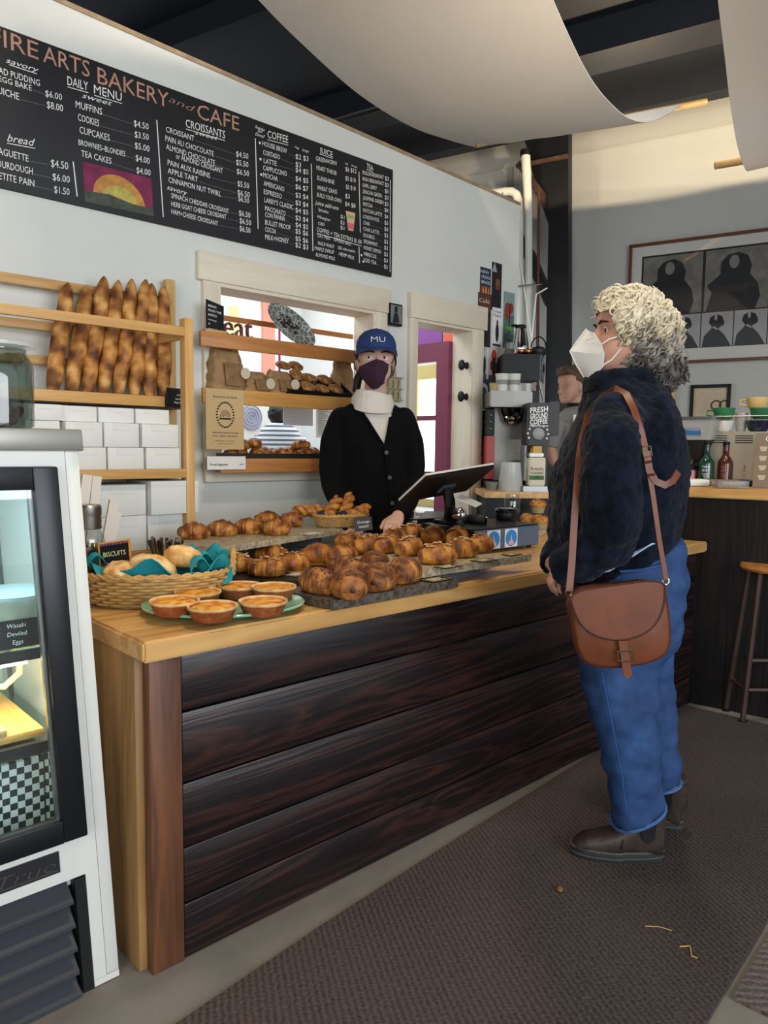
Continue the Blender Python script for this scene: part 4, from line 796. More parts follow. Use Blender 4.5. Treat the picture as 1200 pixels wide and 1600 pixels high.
# little art block and carved plaque on the wall
p, q_ = W(601, 508), W(622, 478); t = thing('art_block', 'small black art block with a grey face between window and door', 'picture', ((p.x + q_.x) / 2, 2.98, p.z)); b = BM(); bx(b, (p.x, 2.965, p.z), (q_.x, YW, q_.z)); obj('block', b, BLACKM, t)
k = BM(); bx(k, (p.x + .012, 2.9635, p.z + .012), (q_.x - .006, 2.965, q_.z - .008)); obj('print', k, mat('grey_print', '#77787a', .6, var=.3, vs=40), t)
k = BM(); blob(k, ((p.x + q_.x) / 2, 2.9632, p.z + .085), (.013, .0015, .02), 12); prism(k, [((p.x + q_.x) / 2 - .025, 2.9632, p.z + .014), ((p.x + q_.x) / 2 + .025, 2.9632, p.z + .014), ((p.x + q_.x) / 2 + .014, 2.9632, p.z + .065), ((p.x + q_.x) / 2 - .014, 2.9632, p.z + .065)], (0, -.001, 0)); obj('figure', k, mat('print_black', '#1a1a1c', .6), t)
p, q_ = W(599, 627), W(624, 582); t = thing('carved_plaque', 'small cream carved plaque of stacked figures on the wall beside the barista', 'plaque', ((p.x + q_.x) / 2, 2.97, p.z)); CR_ = mat('cream_carving', '#b3a888', .7, var=.2, vs=30)
b = BM(); bx(b, (p.x, 2.985, p.z), (q_.x, YW, q_.z - .03)); obj('backing', b, CR_, t)
for r_ in range(3):
    k = BM(); zr_ = p.z + .012 + r_ * .062; bx(k, (p.x - .003, 2.968, zr_ - .006), (q_.x + .003, 2.986, zr_), r=.001); obj('ledge', k, CR_, t)
    for c2 in range(3 - (r_ == 2)): k = BM(); cx = p.x + .022 + c2 * (q_.x - p.x - .04) / 2; blob(k, (cx, 2.977, zr_ + .037), (.009, .007, .010), 10); tube(k, [(cx, 2.977, zr_), (cx, 2.977, zr_ + .03)], [.013, .007], 8); obj('figure', k, CR_, t)
# ================================================================ counter load: slabs, pastries, baskets
GRAN = mat('pale_granite', '#6f6452', .35, bump=.15, bs=90, col2='#c9bc9c', vs=70)
SLATE = mat('dark_granite', '#2c2622', .35, bump=.15, bs=90, col2='#6a5f56', vs=80)
SLATEB = mat('black_slate', '#161416', .4, bump=.2, bs=60, var=.3, vs=30)
def slab(pts, z0, z1, m, label, jag=0.0, name='stone_slab'):
    k = BM(); P = []
    for a, c in zip(pts, pts[1:] + pts[:1]):
        n = max(2, int((c - a).length / .035))
        for i in range(n): q = a.lerp(c, i / n); P.append(V((q.x + R.uniform(-jag, jag), q.y + R.uniform(-jag, jag), z0)))
    prism(k, P, (0, 0, z1 - z0)); return single(name, k, m, label, 'slab')
ZU = .940; uL, uR = onz(338, 856, ZU), onz(536, 826, ZU); ud = V((-.10, .27, 0))
slab([uL, uR, uR + ud, uL + ud], ZU - .022, ZU, GRAN, 'pale speckled stone slab raised on blocks at the back of the counter', .003)
for i, f in enumerate((.14, .5, .88)):
    c_ = uL.lerp(uR, f) + ud * .5; k = BM(); box(k, (c_.x, c_.y, (ZT + ZU - .022) / 2), (.07, .16, ZU - .022 - ZT - .001), .3); single('riser_block', k, mat('grey_blue_block', '#59616b', .6, var=.15, vs=6), 'grey block under the %s of the raised stone slab' % ('left end', 'middle', 'right end')[i], 'block')
aF, aR = onz(336, 914, ZT), onz(480, 922, ZT)
sA = slab([aF, aR + V((.06, .02, 0)), aR + V((.10, .36, 0)), aF + V((.02, .36, 0))], ZT + .001, ZT + .019, SLATEB, 'black slate slab under the almond pastries at the left', .001)
ZA_ = ZT + .020
bF, bR = onz(521, 939, ZT + .028), onz(716, 905, ZT + .028)
slab([bF, bR, bR + V((-.08, .20, 0)), bF + V((-.02, .235, 0))], ZT + .002, ZT + .028, SLATE, 'dark brown granite slab at the counter edge', .001)
ZBq = ZT + .029
cL, cR = onz(655, 893, ZT + .062), onz(832, 866, ZT + .062)
slab([cL + V((-.02, .02, 0)), cR, cR + V((-.10, .09, 0)), cR + V((-.22, .34, 0)), cL + V((-.06, .36, 0))], ZT + .036, ZT + .062, GRAN, 'pale rough-edged stone slab under the almond croissants', .005)
ZCq = ZT + .063
k = BM(); c_ = (cL + cR) / 2 + V((-.05, .09, 0)); bx(k, (c_.x - .15, c_.y - .03, ZT + .001), (c_.x + .12, c_.y + .05, ZT + .035)); single('riser_block', k, mat('grey_blue_block', '#59616b'), 'flat block hidden under the pale rough-edged slab', 'block')
PCOL = ('#4a2409', '#834816', '#ae712c', '#cf9a4a')
CRO = mat('croissant_crust', '#a8662a', .42, attr=PCOL, vs=38, bump=.35, bs=90)
CROD = mat('nut_pastry_crust', '#8a5226', .55, attr=('#40200c', '#78431a', '#a1672e', '#c08b48'), vs=60, bump=.6, bs=110)
SLABD = [onz(524, 862, ZT + .05), onz(626, 850, ZT + .05)]
slab([SLABD[0], SLABD[1], SLABD[1] + V((-.02, .22, 0)), SLABD[0] + V((-.05, .20, 0))], ZT + .022, ZT + .049, SLATE, 'dark granite slab under the almond croissants before the orange sign', .001)
ENDHOLE = mat('dark_end_hole', '#35190c', .5)  # dark blob colour stands in for the shaded hole in the rolled end
ALM = mat('almond_slices', '#a8713c', .5, col2='#d9bb8a', vs=90)
def croissant_mesh(seed, L=.135, Rr=.040, bend=.35, nseg=6, blunt=.0, m=None, rough=.0):
    rr = random.Random(seed * 13 + 1); n, mm = 64, 22; rings = []; info = []; off = rr.uniform(-.3, .3); k = BM()
    for i in range(n):
        t = -1 + 2 * i / (n - 1); a_ = abs(t)
        env = (1 - .62 * a_ ** 1.7) if not blunt else (1 - .46 * a_ ** 2.0)
        if a_ > .93: env *= max(.12, math.sqrt(max(0, 1 - ((a_ - .93) / .075) ** 2)))
        th = bend * t; cx = math.sin(th * 1.1) / (bend * 1.1) * L / 2
        cy = (1 - math.cos(th * 1.1)) / (bend * 1.1) * L / 2
        ring = []; ir = []
        for j in range(mm):
            a = 2 * PI * j / mm; u = a_ * nseg * .5 + .10 * math.sin(a + seed) + off * .3 + .06 * noise.noise(V((t * 3, math.cos(a), seed)))
            fr = u - math.floor(u); rid = .16 * (1 - fr) ** .8 * (1 if fr > .06 else fr / .06) - .05
            q = Rr * env * (1 + rid) * (1 + .05 * noise.noise(V((math.cos(a) * 2, math.sin(a) * 2, t * 4 + seed * 3))) + rough * noise.noise(V((math.cos(a) * 9, math.sin(a) * 9, t * 16 + seed))))
            y_, z_ = q * math.cos(a) * 1.12, q * math.sin(a); z_ = max(z_, -Rr * .62)
            ring.append((cx - y_ * math.sin(th) , cy + y_ * math.cos(th), z_ + Rr * .62)); ir.append((fr, a, t))
        rings.append(ring); info += ir
    loft(k, rings); k.verts.ensure_lookup_table(); me = finish_mesh(k, 'croissant', 80); me.materials.append(m or CRO)
    at = me.attributes.new('shade', 'FLOAT', 'POINT')
    for i, v in enumerate(me.vertices):
        fr, a, t = info[i] if i < len(info) else (.5, 0, 0)
        at.data[i].value = max(0, min(1, .50 + .26 * (fr - .4) - .12 * math.sin(a) + .55 * noise.noise(v.co * 30 + V((seed, 0, 0)))))
    return me
PLAIN = [croissant_mesh(i, .132, .042, .60, 5) for i in range(4)]
STRAIGHT = [croissant_mesh(20 + i, .136, .040, .18, 5, rough=.03) for i in range(3)]
NUT = [croissant_mesh(40 + i, .138, .043, .10, 5, 1, CROD, .06) for i in range(3)]
def place(mesh, px, py, z, yaw, s, label, group, name='croissant', rise=.6):
    p = onz(px, py, z + .030 * s * rise * 2); o = bpy.data.objects.new(name, mesh); COL.objects.link(o); o.location = (p.x, p.y, z + .0005); o.rotation_euler = (0, 0, yaw); o.scale = (s, s, s)
    XF[o.name] = Matrix.Translation(o.location) @ Matrix.Rotation(yaw, 4, 'Z') @ Matrix.Scale(s, 4); return tag(o, label, 'pastry', group)
def flakes(o, seed, n=26, L=.12, dark=.4):
    rr = random.Random(seed); k = BM()
    for i in range(n):
        x = rr.uniform(-.34, .34) * L; y = rr.gauss(0, .011); z = .0695 - abs(y) * .55 - abs(x) * .18 + rr.uniform(-.002, .004)
        rot = Matrix.Rotation(rr.uniform(0, 6.3), 3, 'Z') @ Matrix.Rotation(rr.uniform(-.5, .5), 3, 'X'); blob(k, (x, y, z), (.0095, .0062, .0013), 8, rot)
    f = obj('almond_slices', k, ALM, o, world=False, sharp=80); f['kind'] = 'stuff'; f['label'] = 'pale toasted almond slices'
VA = math.radians(47)
G1 = 'plain croissants on the raised slab'
for i, (x, y, yaw, l) in enumerate(((303, 828, -.3, 'plain croissant at the left end of the raised slab, half behind the basket handle'), (347, 824, -.5, 'plain croissant second from the left on the raised slab'), (388, 821, -.6, 'plain croissant in the middle of the raised slab front'), (430, 823, -.55, 'plain croissant third from left at the raised slab front edge'), (454, 811, -1.0, 'plain croissant at the right end of the raised slab row'), (418, 809, .2, 'plain croissant in the back row of the raised slab, behind the middle ones'))):
    place(PLAIN[i % 4], x, y, ZU, yaw + VA - 1.2, .88, l, G1)
G2 = 'almond pastries on the black slate'
for i, (x, y, yaw, l) in enumerate(((371, 878, .1, 'almond pastry at the left end of the black slate'), (417, 884, .0, 'almond pastry at the front centre of the black slate'), (456, 876, .3, 'almond pastry at the right of the black slate group'), (424, 862, .2, 'almond pastry at the back of the black slate group'))):
    o = place(STRAIGHT[i % 3], x, y, ZA_, yaw + VA - 1.57, .92, l, G2); flakes(o, i, 22)
G3 = 'nut-topped croissants on the dark granite slab'
for i, (x, y, yaw, s, l) in enumerate(((499, 906, .35, .95, 'nut pastry leftmost at the front of the dark granite slab'), (546, 910, .15, 1.05, 'nut pastry nearest the camera with its dark rolled end showing'), (591, 899, .0, 1.05, 'nut pastry right of the nearest one, dark end facing out'), (632, 889, -.05, 1.05, 'nut pastry at the right of the dark granite slab with a reddish end'), (541, 885, .3, .95, 'nut pastry in the second row behind the nearest one'), (586, 876, .1, .95, 'nut pastry in the second row, third from the left'))):
    yw = yaw + VA + 2.75 - 3.14; o = place(NUT[i % 3], x, y, ZBq, VA + (.40, .05, -.15, -.30, .5, -.1)[i] + yaw, s, l, G3)
    k = BM(); blob(k, (-.0695, .002, .026), (.003, .0075, .0065), 12); f = obj('rolled_end', k, ENDHOLE if i != 3 else mat('jam_filling', '#8a3a18', .35), o, world=False)
    k = BM(); rr = random.Random(i)
    for q in range(110): xx, yy = rr.uniform(-.045, .045), rr.gauss(0, .016); blob(k, (xx, yy, .0720 - yy * yy * 16 - abs(xx) * .16), (.0042, .0036, .0026), 6)
    f = obj('nut_crumbs', k, mat('nut_crumbs', '#5d3a22', .7, var=.4, vs=80), o, world=False, sharp=80); f['kind'] = 'stuff'
G4 = 'plain croissants behind the dark granite slab'
for i, (x, y, yaw, l) in enumerate(((497, 862, .2, 'plain croissant left behind the dark granite slab'), (535, 864, .5, 'plain croissant behind the second row of nut pastries'), (563, 858, .3, 'plain croissant between the nut pastries and the orange sign'))):
    place(STRAIGHT[i % 3], x, y, ZA_, yaw + VA - 1.3, 1.05, l, G4)
G5 = 'almond croissants on the pale rough-edged slab'
AL = [(543, 840, ZT + .050, .2, 'almond croissant left of the orange sign foot'), (577, 847, ZT + .050, .1, 'almond croissant in front of the black orange sign'), (603, 846, ZCq, .3, 'almond croissant second from the left on the pale slab'), (617, 835, ZCq + .02, .6, 'almond croissant in the back row beside the black sign'), (640, 850, ZCq, .0, 'almond croissant in the middle of the pale slab row'), (642, 829, ZCq + .02, .2, 'almond croissant at the back, leftmost under the tablet stand'), (677, 832, ZCq + .02, .1, 'almond croissant at the back, middle under the tablet stand'), (684, 862, ZCq, .05, 'large almond croissant at the front edge of the pale slab'), (714, 834, ZCq + .02, .2, 'almond croissant at the back beside the cash drawer'), (718, 853, ZCq, -.1, 'almond croissant second from the right on the pale slab'), (750, 846, ZCq, -.1, 'almond croissant at the right end beside the cash drawer')]
for i, (x, y, z, yaw, l) in enumerate(AL):
    o = place(STRAIGHT[(i * 2) % 3], x, y, z if z <= ZCq else ZCq, yaw + VA - (1.3 if i % 2 else .6), 1.0, l, G5, rise=.65); flakes(o, 60 + i, 34)
G6 = 'croissants heaped on the baking tray'
nm = ['first', 'second', 'third', 'fourth', 'fifth', 'sixth', 'seventh', 'eighth']
for i in range(8):
    x = Y(366 + i * 19, 700, 2.95).x; o = bpy.data.objects.new('croissant', PLAIN[i % 4] if i % 2 else STRAIGHT[i % 3]); COL.objects.link(o); o.location = (x, 2.96 + .05 * (i % 2), ZCs + .0045); o.rotation_euler = (0, 0, .4 + i * .5); o.scale = (.78, .78, .74)
    tag(o, 'croissant in the pass-through heap, %s from the left along the tray' % nm[i], 'pastry', G6)
for i, (x, z) in enumerate(((376, .046), (397, .05), (470, .046))):
    p = Y(x, 690, 2.99); o = bpy.data.objects.new('croissant', STRAIGHT[i % 3]); COL.objects.link(o); o.location = (p.x, 2.99, ZCs + z); o.rotation_euler = (.2, .1, 1.2 * i); o.scale = (.74, .74, .7)
    tag(o, 'croissant lying on top of the pass-through heap, %s' % ('at its left end', 'beside the left one', 'towards the barista')[i], 'pastry', G6)
# label cards lying on the slabs
CARD = mat('card_black', '#16171a', .5); GOLD = mat('card_gold_line', '#b59a62', .5)
def card(px, py, z, w, d, yaw, label, m=CARD):
    p = onz(px, py, z); t = thing('price_card', label, 'sign', (p.x, p.y, z), yaw, 'price cards lying on the slabs'); k = BM(); bx(k, (-w / 2, -d / 2, .0006), (w / 2, d / 2, .003)); obj('card', k, m, t, world=False)
    k = BM()
    for (x0, y0, x1, y1) in ((-w / 2 + .003, -d / 2 + .003, w / 2 - .003, -d / 2 + .005), (-w / 2 + .003, d / 2 - .005, w / 2 - .003, d / 2 - .003), (-w / 2 + .003, -d / 2 + .003, -w / 2 + .005, d / 2 - .003), (w / 2 - .005, -d / 2 + .003, w / 2 - .003, d / 2 - .003)): bx(k, (x0, y0, .0031), (x1, y1, .0036))
    obj('gold_border', k, GOLD, t, world=False)
    k = BM()
    for i in range(3): bx(k, (-w * .36, d * (.22 - .2 * i) - .003, .0031), (w * (.3 - .1 * (i % 2)), d * (.22 - .2 * i) + .002, .0035))
    obj('lettering', k, mat('card_text', '#d8cfae', .6), t, world=False)
card(700, 886, ZCq, .085, .05, .05, 'black price card at the front of the pale rough-edged slab'); card(757, 876, ZCq, .09, .055, .05, 'black price card in the middle of the pale rough-edged slab'); card(800, 867, ZCq, .07, .045, .05, 'black price card at the right tip of the pale rough-edged slab')
card(683, 906, ZBq, .10, .055, .05, 'black price card at the right end of the dark granite slab'); card(464, 898, ZA_, .07, .045, .3, 'small price card on the black slate beside the almond pastries', mat('card_silver', '#9fa3a6', .4, .4)); card(487, 834, ZU, .08, .05, .1, 'pale price card on the raised slab before the twist basket', mat('card_pale', '#c3c6c8', .5))
# ---- woven baskets
WICK = mat('wicker', '#b08a50', .6, var=.22, vs=30)
def basket(c, ax, ay, z0, z1, n_rows, label, scale_top=1.14, handles=True, rot=0.0, cat='basket', wv=38):
    t = thing('wicker_basket', label, cat, (c.x, c.y, z0), rot); k = BM()
    NA = 150
    def rad(u): return 1 + (scale_top - 1) * (u ** .8)
    for r_ in range(n_rows):
        u = (r_ + .5) / n_rows; pts = []
        for i in range(NA):
            a = 2 * PI * i / NA; w_ = 1 + .034 * math.sin(a * wv / 2 + PI * r_); s = rad(u); pts.append((ax * s * math.cos(a) * w_, ay * s * math.sin(a) * w_, .004 + u * (z1 - z0 - .008)))
        tube(k, pts, (z1 - z0) / n_rows * .54, 6, closed=True)
    lathe(k, [(.001, .0), (ax * .98, .0), (ax * .98, .004), (.001, .004)], 40, sy=ay / ax); obj('weave', k, WICK, t, world=False, sharp=80)
    k = BM()
    for s_ in (0, 1):
        pts = [(ax * scale_top * 1.005 * math.cos(2 * PI * i / 90), ay * scale_top * 1.005 * math.sin(2 * PI * i / 90), z1 - z0 + .004 * math.sin(i * 1.4 + s_ * PI)) for i in range(90)]; tube(k, [V(p) + V((.003 * math.cos(i * 1.4 + s_ * PI), .003 * math.sin(i * 1.4 + s_ * PI), 0)) for i, p in enumerate(pts)], .0055, 6, closed=True)
    obj('rim', k, WICK, t, world=False, sharp=80)
    if handles:
        for sg in (-1, 1):
            k = BM(); 
            for s_ in range(3):
                pts = []
                for i in range(26):
                    a = PI * i / 25; b_ = i * .9 + s_ * 2.09; pts.append((sg * ax * scale_top * (1.0 + .04 * math.sin(a)) + .005 * math.cos(b_), .045 * math.cos(a) + .004 * math.sin(b_), z1 - z0 - .01 + .062 * math.sin(a) + .004 * math.sin(b_)))
                tube(k, pts, .0052, 6)
            obj('handle', k, WICK, t, world=False, sharp=80)
    return t
bc = onz(249, 938, ZT); bc = V((bc.x + .0, bc.y + .0, ZT)); BRZ = math.atan2(RT.y, RT.x) + .28
basket(bc, .178, .115, ZT + .001, ZT + .088, 9, 'oval wicker basket of biscuits at the left end of the counter', 1.13, True, BRZ)
TEAL = mat('teal_napkin', '#14808a', .8, var=.15, vs=8)
def bl(x, y, z): return bc + V((math.cos(BRZ) * x - math.sin(BRZ) * y, math.sin(BRZ) * x + math.cos(BRZ) * y, z))
k = BM(); 
def nap(u, v):
    a, r_ = 2 * PI * u, .12 + .93 * v; s = 1.02
    z = .045 + .055 * v ** 2 + .016 * math.sin(a * 5 + v * 4) * v + .010 * math.sin(a * 11 + 1) * v
    x, y = .178 * s * r_ * math.cos(a) * .98, .115 * s * r_ * math.sin(a) * .98
    if v > .9: z += .014 * max(0, math.sin(a * 3 + .6))
    return bl(x, y, z)
grid(k, nap, 72, 12, closeu=True); thicken(k, .0025); t_ = single('napkin', k, TEAL, 'teal cloth napkin lining the biscuit basket', 'napkin', bl(0, 0, .04), sharp=60)
k = BM()
for px, py, pz in ((.15, .03, .100), (.135, -.030, .095), (.12, .075, .112), (-.145, .05, .10)):
    rr = random.Random(int(px * 1000)); pts = []
    def fold(u, v, px=px, py=py, pz=pz): return bl(px - .05 + .115 * u, py - .04 + .095 * v, pz + .034 * math.sin(u * 6 + v * 3) - .05 * (u - .4) ** 2 + .01 * math.sin(v * 9))
    k = BM(); grid(k, fold, 14, 14); thicken(k, .0025); obj('folded_corner', k, TEAL, t_, world=True, sharp=60)

BISC = mat('biscuit', '#c79d5c', .75, attr=('#8f5a26', '#c08a48', '#d6ab6c', '#e2c48e'), vs=40, bump=.5, bs=60)
def biscuit_mesh(seed):
    k = BM(); vs = blob(k, (0, 0, 0), (.060, .060, .038), 36)
    for v in vs: n_ = noise.noise(v.co * 26 + V((seed, 0, 0))); v.co *= 1 + .17 * n_ + .05 * noise.noise(v.co * 140 + V((seed, 1, 0))) + .08 * noise.noise(v.co * 70 + V((seed, 3, 0))); v.co.z = max(v.co.z, -.028)
    me = finish_mesh(k, 'biscuit', 80); me.materials.append(BISC); at = me.attributes.new('shade', 'FLOAT', 'POINT')
    for i, v in enumerate(me.vertices): at.data[i].value = max(0, min(1, .6 + .55 * noise.noise(v.co * 40 + V((0, seed, 0))) + .12 * v.co.z / .03))
    return me
for i, (x, y, z, l) in enumerate(((-.085, -.050, .082, 'biscuit at the left front of the basket, half under the napkin'), (-.015, -.040, .102, 'craggy biscuit at the front middle of the basket'), (.066, .012, .118, 'large smooth biscuit highest in the basket'))):
    o = bpy.data.objects.new('biscuit', biscuit_mesh(i)); COL.objects.link(o); o.location = bl(x, y, z); o.rotation_euler = (.25, .1, i); tag(o, l, 'biscuit', 'biscuits in the basket')
# biscuits sign
t = thing('biscuit_sign', 'orange-edged black sign reading Biscuits stuck in the wicker basket', 'sign', bl(-.11, .02, .11)); c_ = onplane(180, 865, bl(-.10, .02, .12), FW)
ex = (RT + UP * .16).normalized(); ey = (UP - RT * .22 + FW * .30); ey = (ey - ex * ey.dot(ex)).normalized(); ez = ex.cross(ey)
def sg(u, v, w=0): return c_ + ex * u + ey * v + ez * w
k = BM(); prism(k, [sg(-.046, -.036), sg(.046, -.036), sg(.046, .036), sg(-.046, .036)], ez * .004); obj('frame', k, mat('sign_orange', '#d08a3a', .5), t)
k = BM(); prism(k, [sg(-.041, -.031, .004), sg(.041, -.031, .004), sg(.041, .031, .004), sg(-.041, .031, .004)], ez * .001); obj('slate', k, BLACKM, t)
obj('lettering', text_bm('BISCUITS', sg(0, -.007, .005), ex, ey, .064, .014, align='CENTER', depth=.0006), mat('chalk_cream', '#d8d8a8', .8), t)
for s_ in (-1, 1):
    k = BM()
    for i in range(10): blob(k, sg(-.037 + .0082 * i, s_ * .027, .0052), (.0043, .003, .003), 6)
    obj('purple_border', k, mat('chalk_purple', '#6d4a80', .8), t)
k = BM(); tube(k, [sg(.0, -.03, -.002), sg(.0, -.13, -.002)], .003, 6); obj('stake', k, BEECH, t)
# ---- plate of tartlets
pc = onz(351, 947, ZT + .012); pc.z = ZT + .001; PRZ = math.atan2(RT.y, RT.x) + .22
k = BM(); PL = [(.0, .004), (.62, .003), (.66, .0), (.70, .003), (.99, .017), (1.0, .021), (.985, .0235), (.70, .011), (.62, .010), (.0, .010)]
lathe(k, PL, 56); 
for v in k.verts: v.co.x *= .216; v.co.y *= .170
bmesh.ops.transform(k, matrix=Matrix.Translation(pc) @ Matrix.Rotation(PRZ, 4, 'Z'), verts=k.verts[:]); single('serving_plate', k, mat('jade_glaze', '#7fb79a', .18, coat=.4), 'oval jade green plate of tartlets at the counter corner', 'plate', pc)
CRU = mat('tart_crust', '#b98449', .7, attr=('#8a4722', '#a9622f', '#c4935a', '#d8b47c'), vs=40, bump=.4, bs=80); QUI = mat('tart_filling', '#d9a233', .4, attr=('#86390f', '#bf6a18', '#d9952c', '#e3b44e'), vs=50, bump=.4, bs=90)
def crust_mesh(seed):
    k = BM(); n = 72; prof = [(.70, 0), (.80, .004), (.97, .028), (1.04, .032), (1.03, .037), (.95, .035), (.90, .029), (.5, .026), (.0, .026)]
    rings = []
    for r_, z in prof:
        ring = []
        for j in range(n):
            a = 2 * PI * j / n; f = 1 + (.018 * math.sin(a * 30) if r_ > .72 and z < .04 and r_ <= 1.0 and z > 0 else .02 * noise.noise(V((math.cos(a) * 3, math.sin(a) * 3, seed))))
            ring.append((max(r_, .001) * .056 * f * math.cos(a), max(r_, .001) * .056 * f * math.sin(a), z + (.005 * noise.noise(V((math.cos(a) * 2, math.sin(a) * 2, seed + 5))) if z > .038 else 0)))
        rings.append(ring)
    loft(k, rings); me = finish_mesh(k, 'tartlet', 60); me.materials.append(CRU); at = me.attributes.new('shade', 'FLOAT', 'POINT')
    for i, v in enumerate(me.vertices): at.data[i].value = max(0, min(1, .12 + (.70 if v.co.z > .030 else .0) + .25 * noise.noise(v.co * 50)))
    return me
def fill_mesh(seed):
    k = BM(); n = 30; lathe(k, [(.052, 0), (.046, .004), (.03, .007), (.0, .008)], n); 
    for v in k.verts: v.co.z += .003 * noise.noise(v.co * 80 + V((seed, 0, 0))) + .0285
    bmesh.ops.subdivide_edges(k, edges=k.edges[:], cuts=1); me = finish_mesh(k, 'filling', 80); me.materials.append(QUI); at = me.attributes.new('shade', 'FLOAT', 'POINT')
    for i, v in enumerate(me.vertices): at.data[i].value = max(0, min(1, .55 + .6 * noise.noise(v.co * 60 + V((seed, 0, 0)))))
    return me
for i, (x, y, l) in enumerate(((273, 949, 'tartlet at the left end of the green plate'), (332, 955, 'tartlet at the front middle of the green plate'), (309, 932, 'tartlet in the back row at the left of the plate'), (375, 922, 'tartlet at the very back of the green plate'), (428, 926, 'tartlet at the right end of the green plate'), (411, 947, 'tartlet at the front right of the green plate'))):
    p = onz(x, y, ZT + .035); o = bpy.data.objects.new('tartlet', crust_mesh(i)); COL.objects.link(o); o.location = (p.x, p.y, ZT + .0125 + (.004 if i in (0, 4) else 0)); o.rotation_euler = (0, 0, i); o.scale = (1.08, 1.08, 1.05); tag(o, l, 'tartlet', 'tartlets on the green plate')
    f = bpy.data.objects.new('filling', fill_mesh(i)); COL.objects.link(f); f.parent = o; f['label'] = 'golden egg filling'
# ---- twist basket at the back
tb = onz(533, 822, ZU); tb.z = ZU + .001
k0 = basket(tb, .105, .062, ZU + .001, ZU + .050, 7, 'small wicker basket of twists at the right of the raised slab', 1.22, False, BRZ + .3, wv=36)
def twist_mesh(seed, L=.17):
    k = BM()
    for s_ in (0, 1):
        pts, rd = [], []
        for i in range(40):
            t = i / 39; a = t * 12 + s_ * PI + seed; pts.append((L * (t - .5), .012 * math.cos(a), .012 * math.sin(a) + .02)); rd.append(.0155 * (1 - .6 * abs(2 * t - 1) ** 4))
        tube(k, pts, rd, 10)
    me = finish_mesh(k, 'twist', 80); me.materials.append(CRO); at = me.attributes.new('shade', 'FLOAT', 'POINT')
    for i, v in enumerate(me.vertices): at.data[i].value = max(0, min(1, .62 + .4 * noise.noise(v.co * 50 + V((seed, 0, 0)))))
    return me
for i, (x, y, d_, rx, rz, l) in enumerate(((480, 806, .0, .1, .7, 'twist lying at the left of the twist basket'), (503, 806, .02, .15, .4, 'second twist lying in the twist basket'), (523, 800, .0, -.9, .9, 'tall twist standing up in the middle of the twist basket'), (545, 795, .02, -1.05, 1.2, 'twist rising highest in the twist basket'), (560, 808, .0, -.4, .6, 'twist at the right rim of the twist basket'))):
    p = onplane(x, y, tb + FW * d_, FW); o = bpy.data.objects.new('twist', twist_mesh(i, .13)); COL.objects.link(o); o.location = p; o.rotation_euler = (0, rx, rz - 1.2 + .3); tag(o, l, 'pastry', 'twists in the small basket')
k = BM(); grid(k, lambda u, v: tb + RT * (-.10 + .13 * u) + FW * (-.075 + .05 * v) + UP * (.03 + .03 * v + .010 * math.sin(u * 9)), 14, 8); thicken(k, .003); single('napkin', k, mat('navy_napkin', '#1b1d33', .8), 'dark navy napkin hanging over the twist basket rim', 'napkin', sharp=60)
p = onplane(568, 819, tb - FW * .09, FW); t = thing('orange_sign', 'tilted black card reading Orange Walnut before the twist basket', 'sign', V((p.x, p.y, ZU - .04)))
ex = (RT + UP * .14).normalized(); ey = (UP - RT * .14 + FW * .25); ey = (ey - ex * ey.dot(ex)).normalized(); ez = ex.cross(ey); k = BM(); prism(k, [p + ex * a_ + ey * b_ for a_, b_ in ((-.037, -.028), (.037, -.028), (.037, .028), (-.037, .028))], ez * .003); obj('card', k, mat('card_slate', '#23262c', .5), t)
for s, o_ in (('Orange', .004), ('WALNUT', -.016)): obj('lettering', text_bm(s, p + ey * o_ + ez * .003, ex, ey, .052 if s[0] == 'O' else .044, .011, align='CENTER', depth=.0007), CHALK, t)
k = BM(); prism(k, [p + ex * a_ + ey * b_ + ez * -.002 for a_, b_ in ((-.006, -.075), (.006, -.075), (.006, -.026), (-.006, -.026))], ez * .002); obj('stake', k, BLACKM, t)
# ---- jar of tea bags, sleeves, knives
jp = Y(139, 850, 2.22); jp.z = ZT + .001
JG = glass('jar_glass', '#f4f8f6', 0, .25)
t = thing('mason_jar', 'glass jar with a steel screw lid behind the biscuit basket', 'jar', jp); t.scale = (1, 1, 1.45)
k = BM(); lathe(k, [(.045, 0), (.048, .004), (.048, .10), (.044, .118), (.034, .128), (.034, .135)], 30, caps=False); bmesh.ops.translate(k, vec=jp, verts=k.verts[:]); thicken(k, .003); obj('glass', k, JG, t)
k = BM(); lathe(k, [(.037, .130), (.038, .132), (.036, .142), (.038, .146), (.036, .156), (.038, .160), (.038, .176), (.034, .180), (.0, .180)], 36); bmesh.ops.translate(k, vec=jp, verts=k.verts[:]); obj('screw_lid', k, STEEL, t)
k = BM(); rr = random.Random(5)
for i in range(22): box(k, jp + V((rr.uniform(-.025, .025), rr.uniform(-.025, .025), .02 + rr.random() * .075)), (.032, .022, .008), Matrix.Rotation(rr.uniform(0, 3), 3, 'Z') @ Matrix.Rotation(rr.uniform(-1, 1), 3, 'X'), i % 2)
o = obj('contents', k, [mat('tea_dark', '#2c2422', .6), mat('tea_tan', '#8d7a5a', .6)], t); o['kind'] = 'stuff'
SLV = mat('paper_sleeve', '#d8d2c8', .7, var=.05, vs=8)
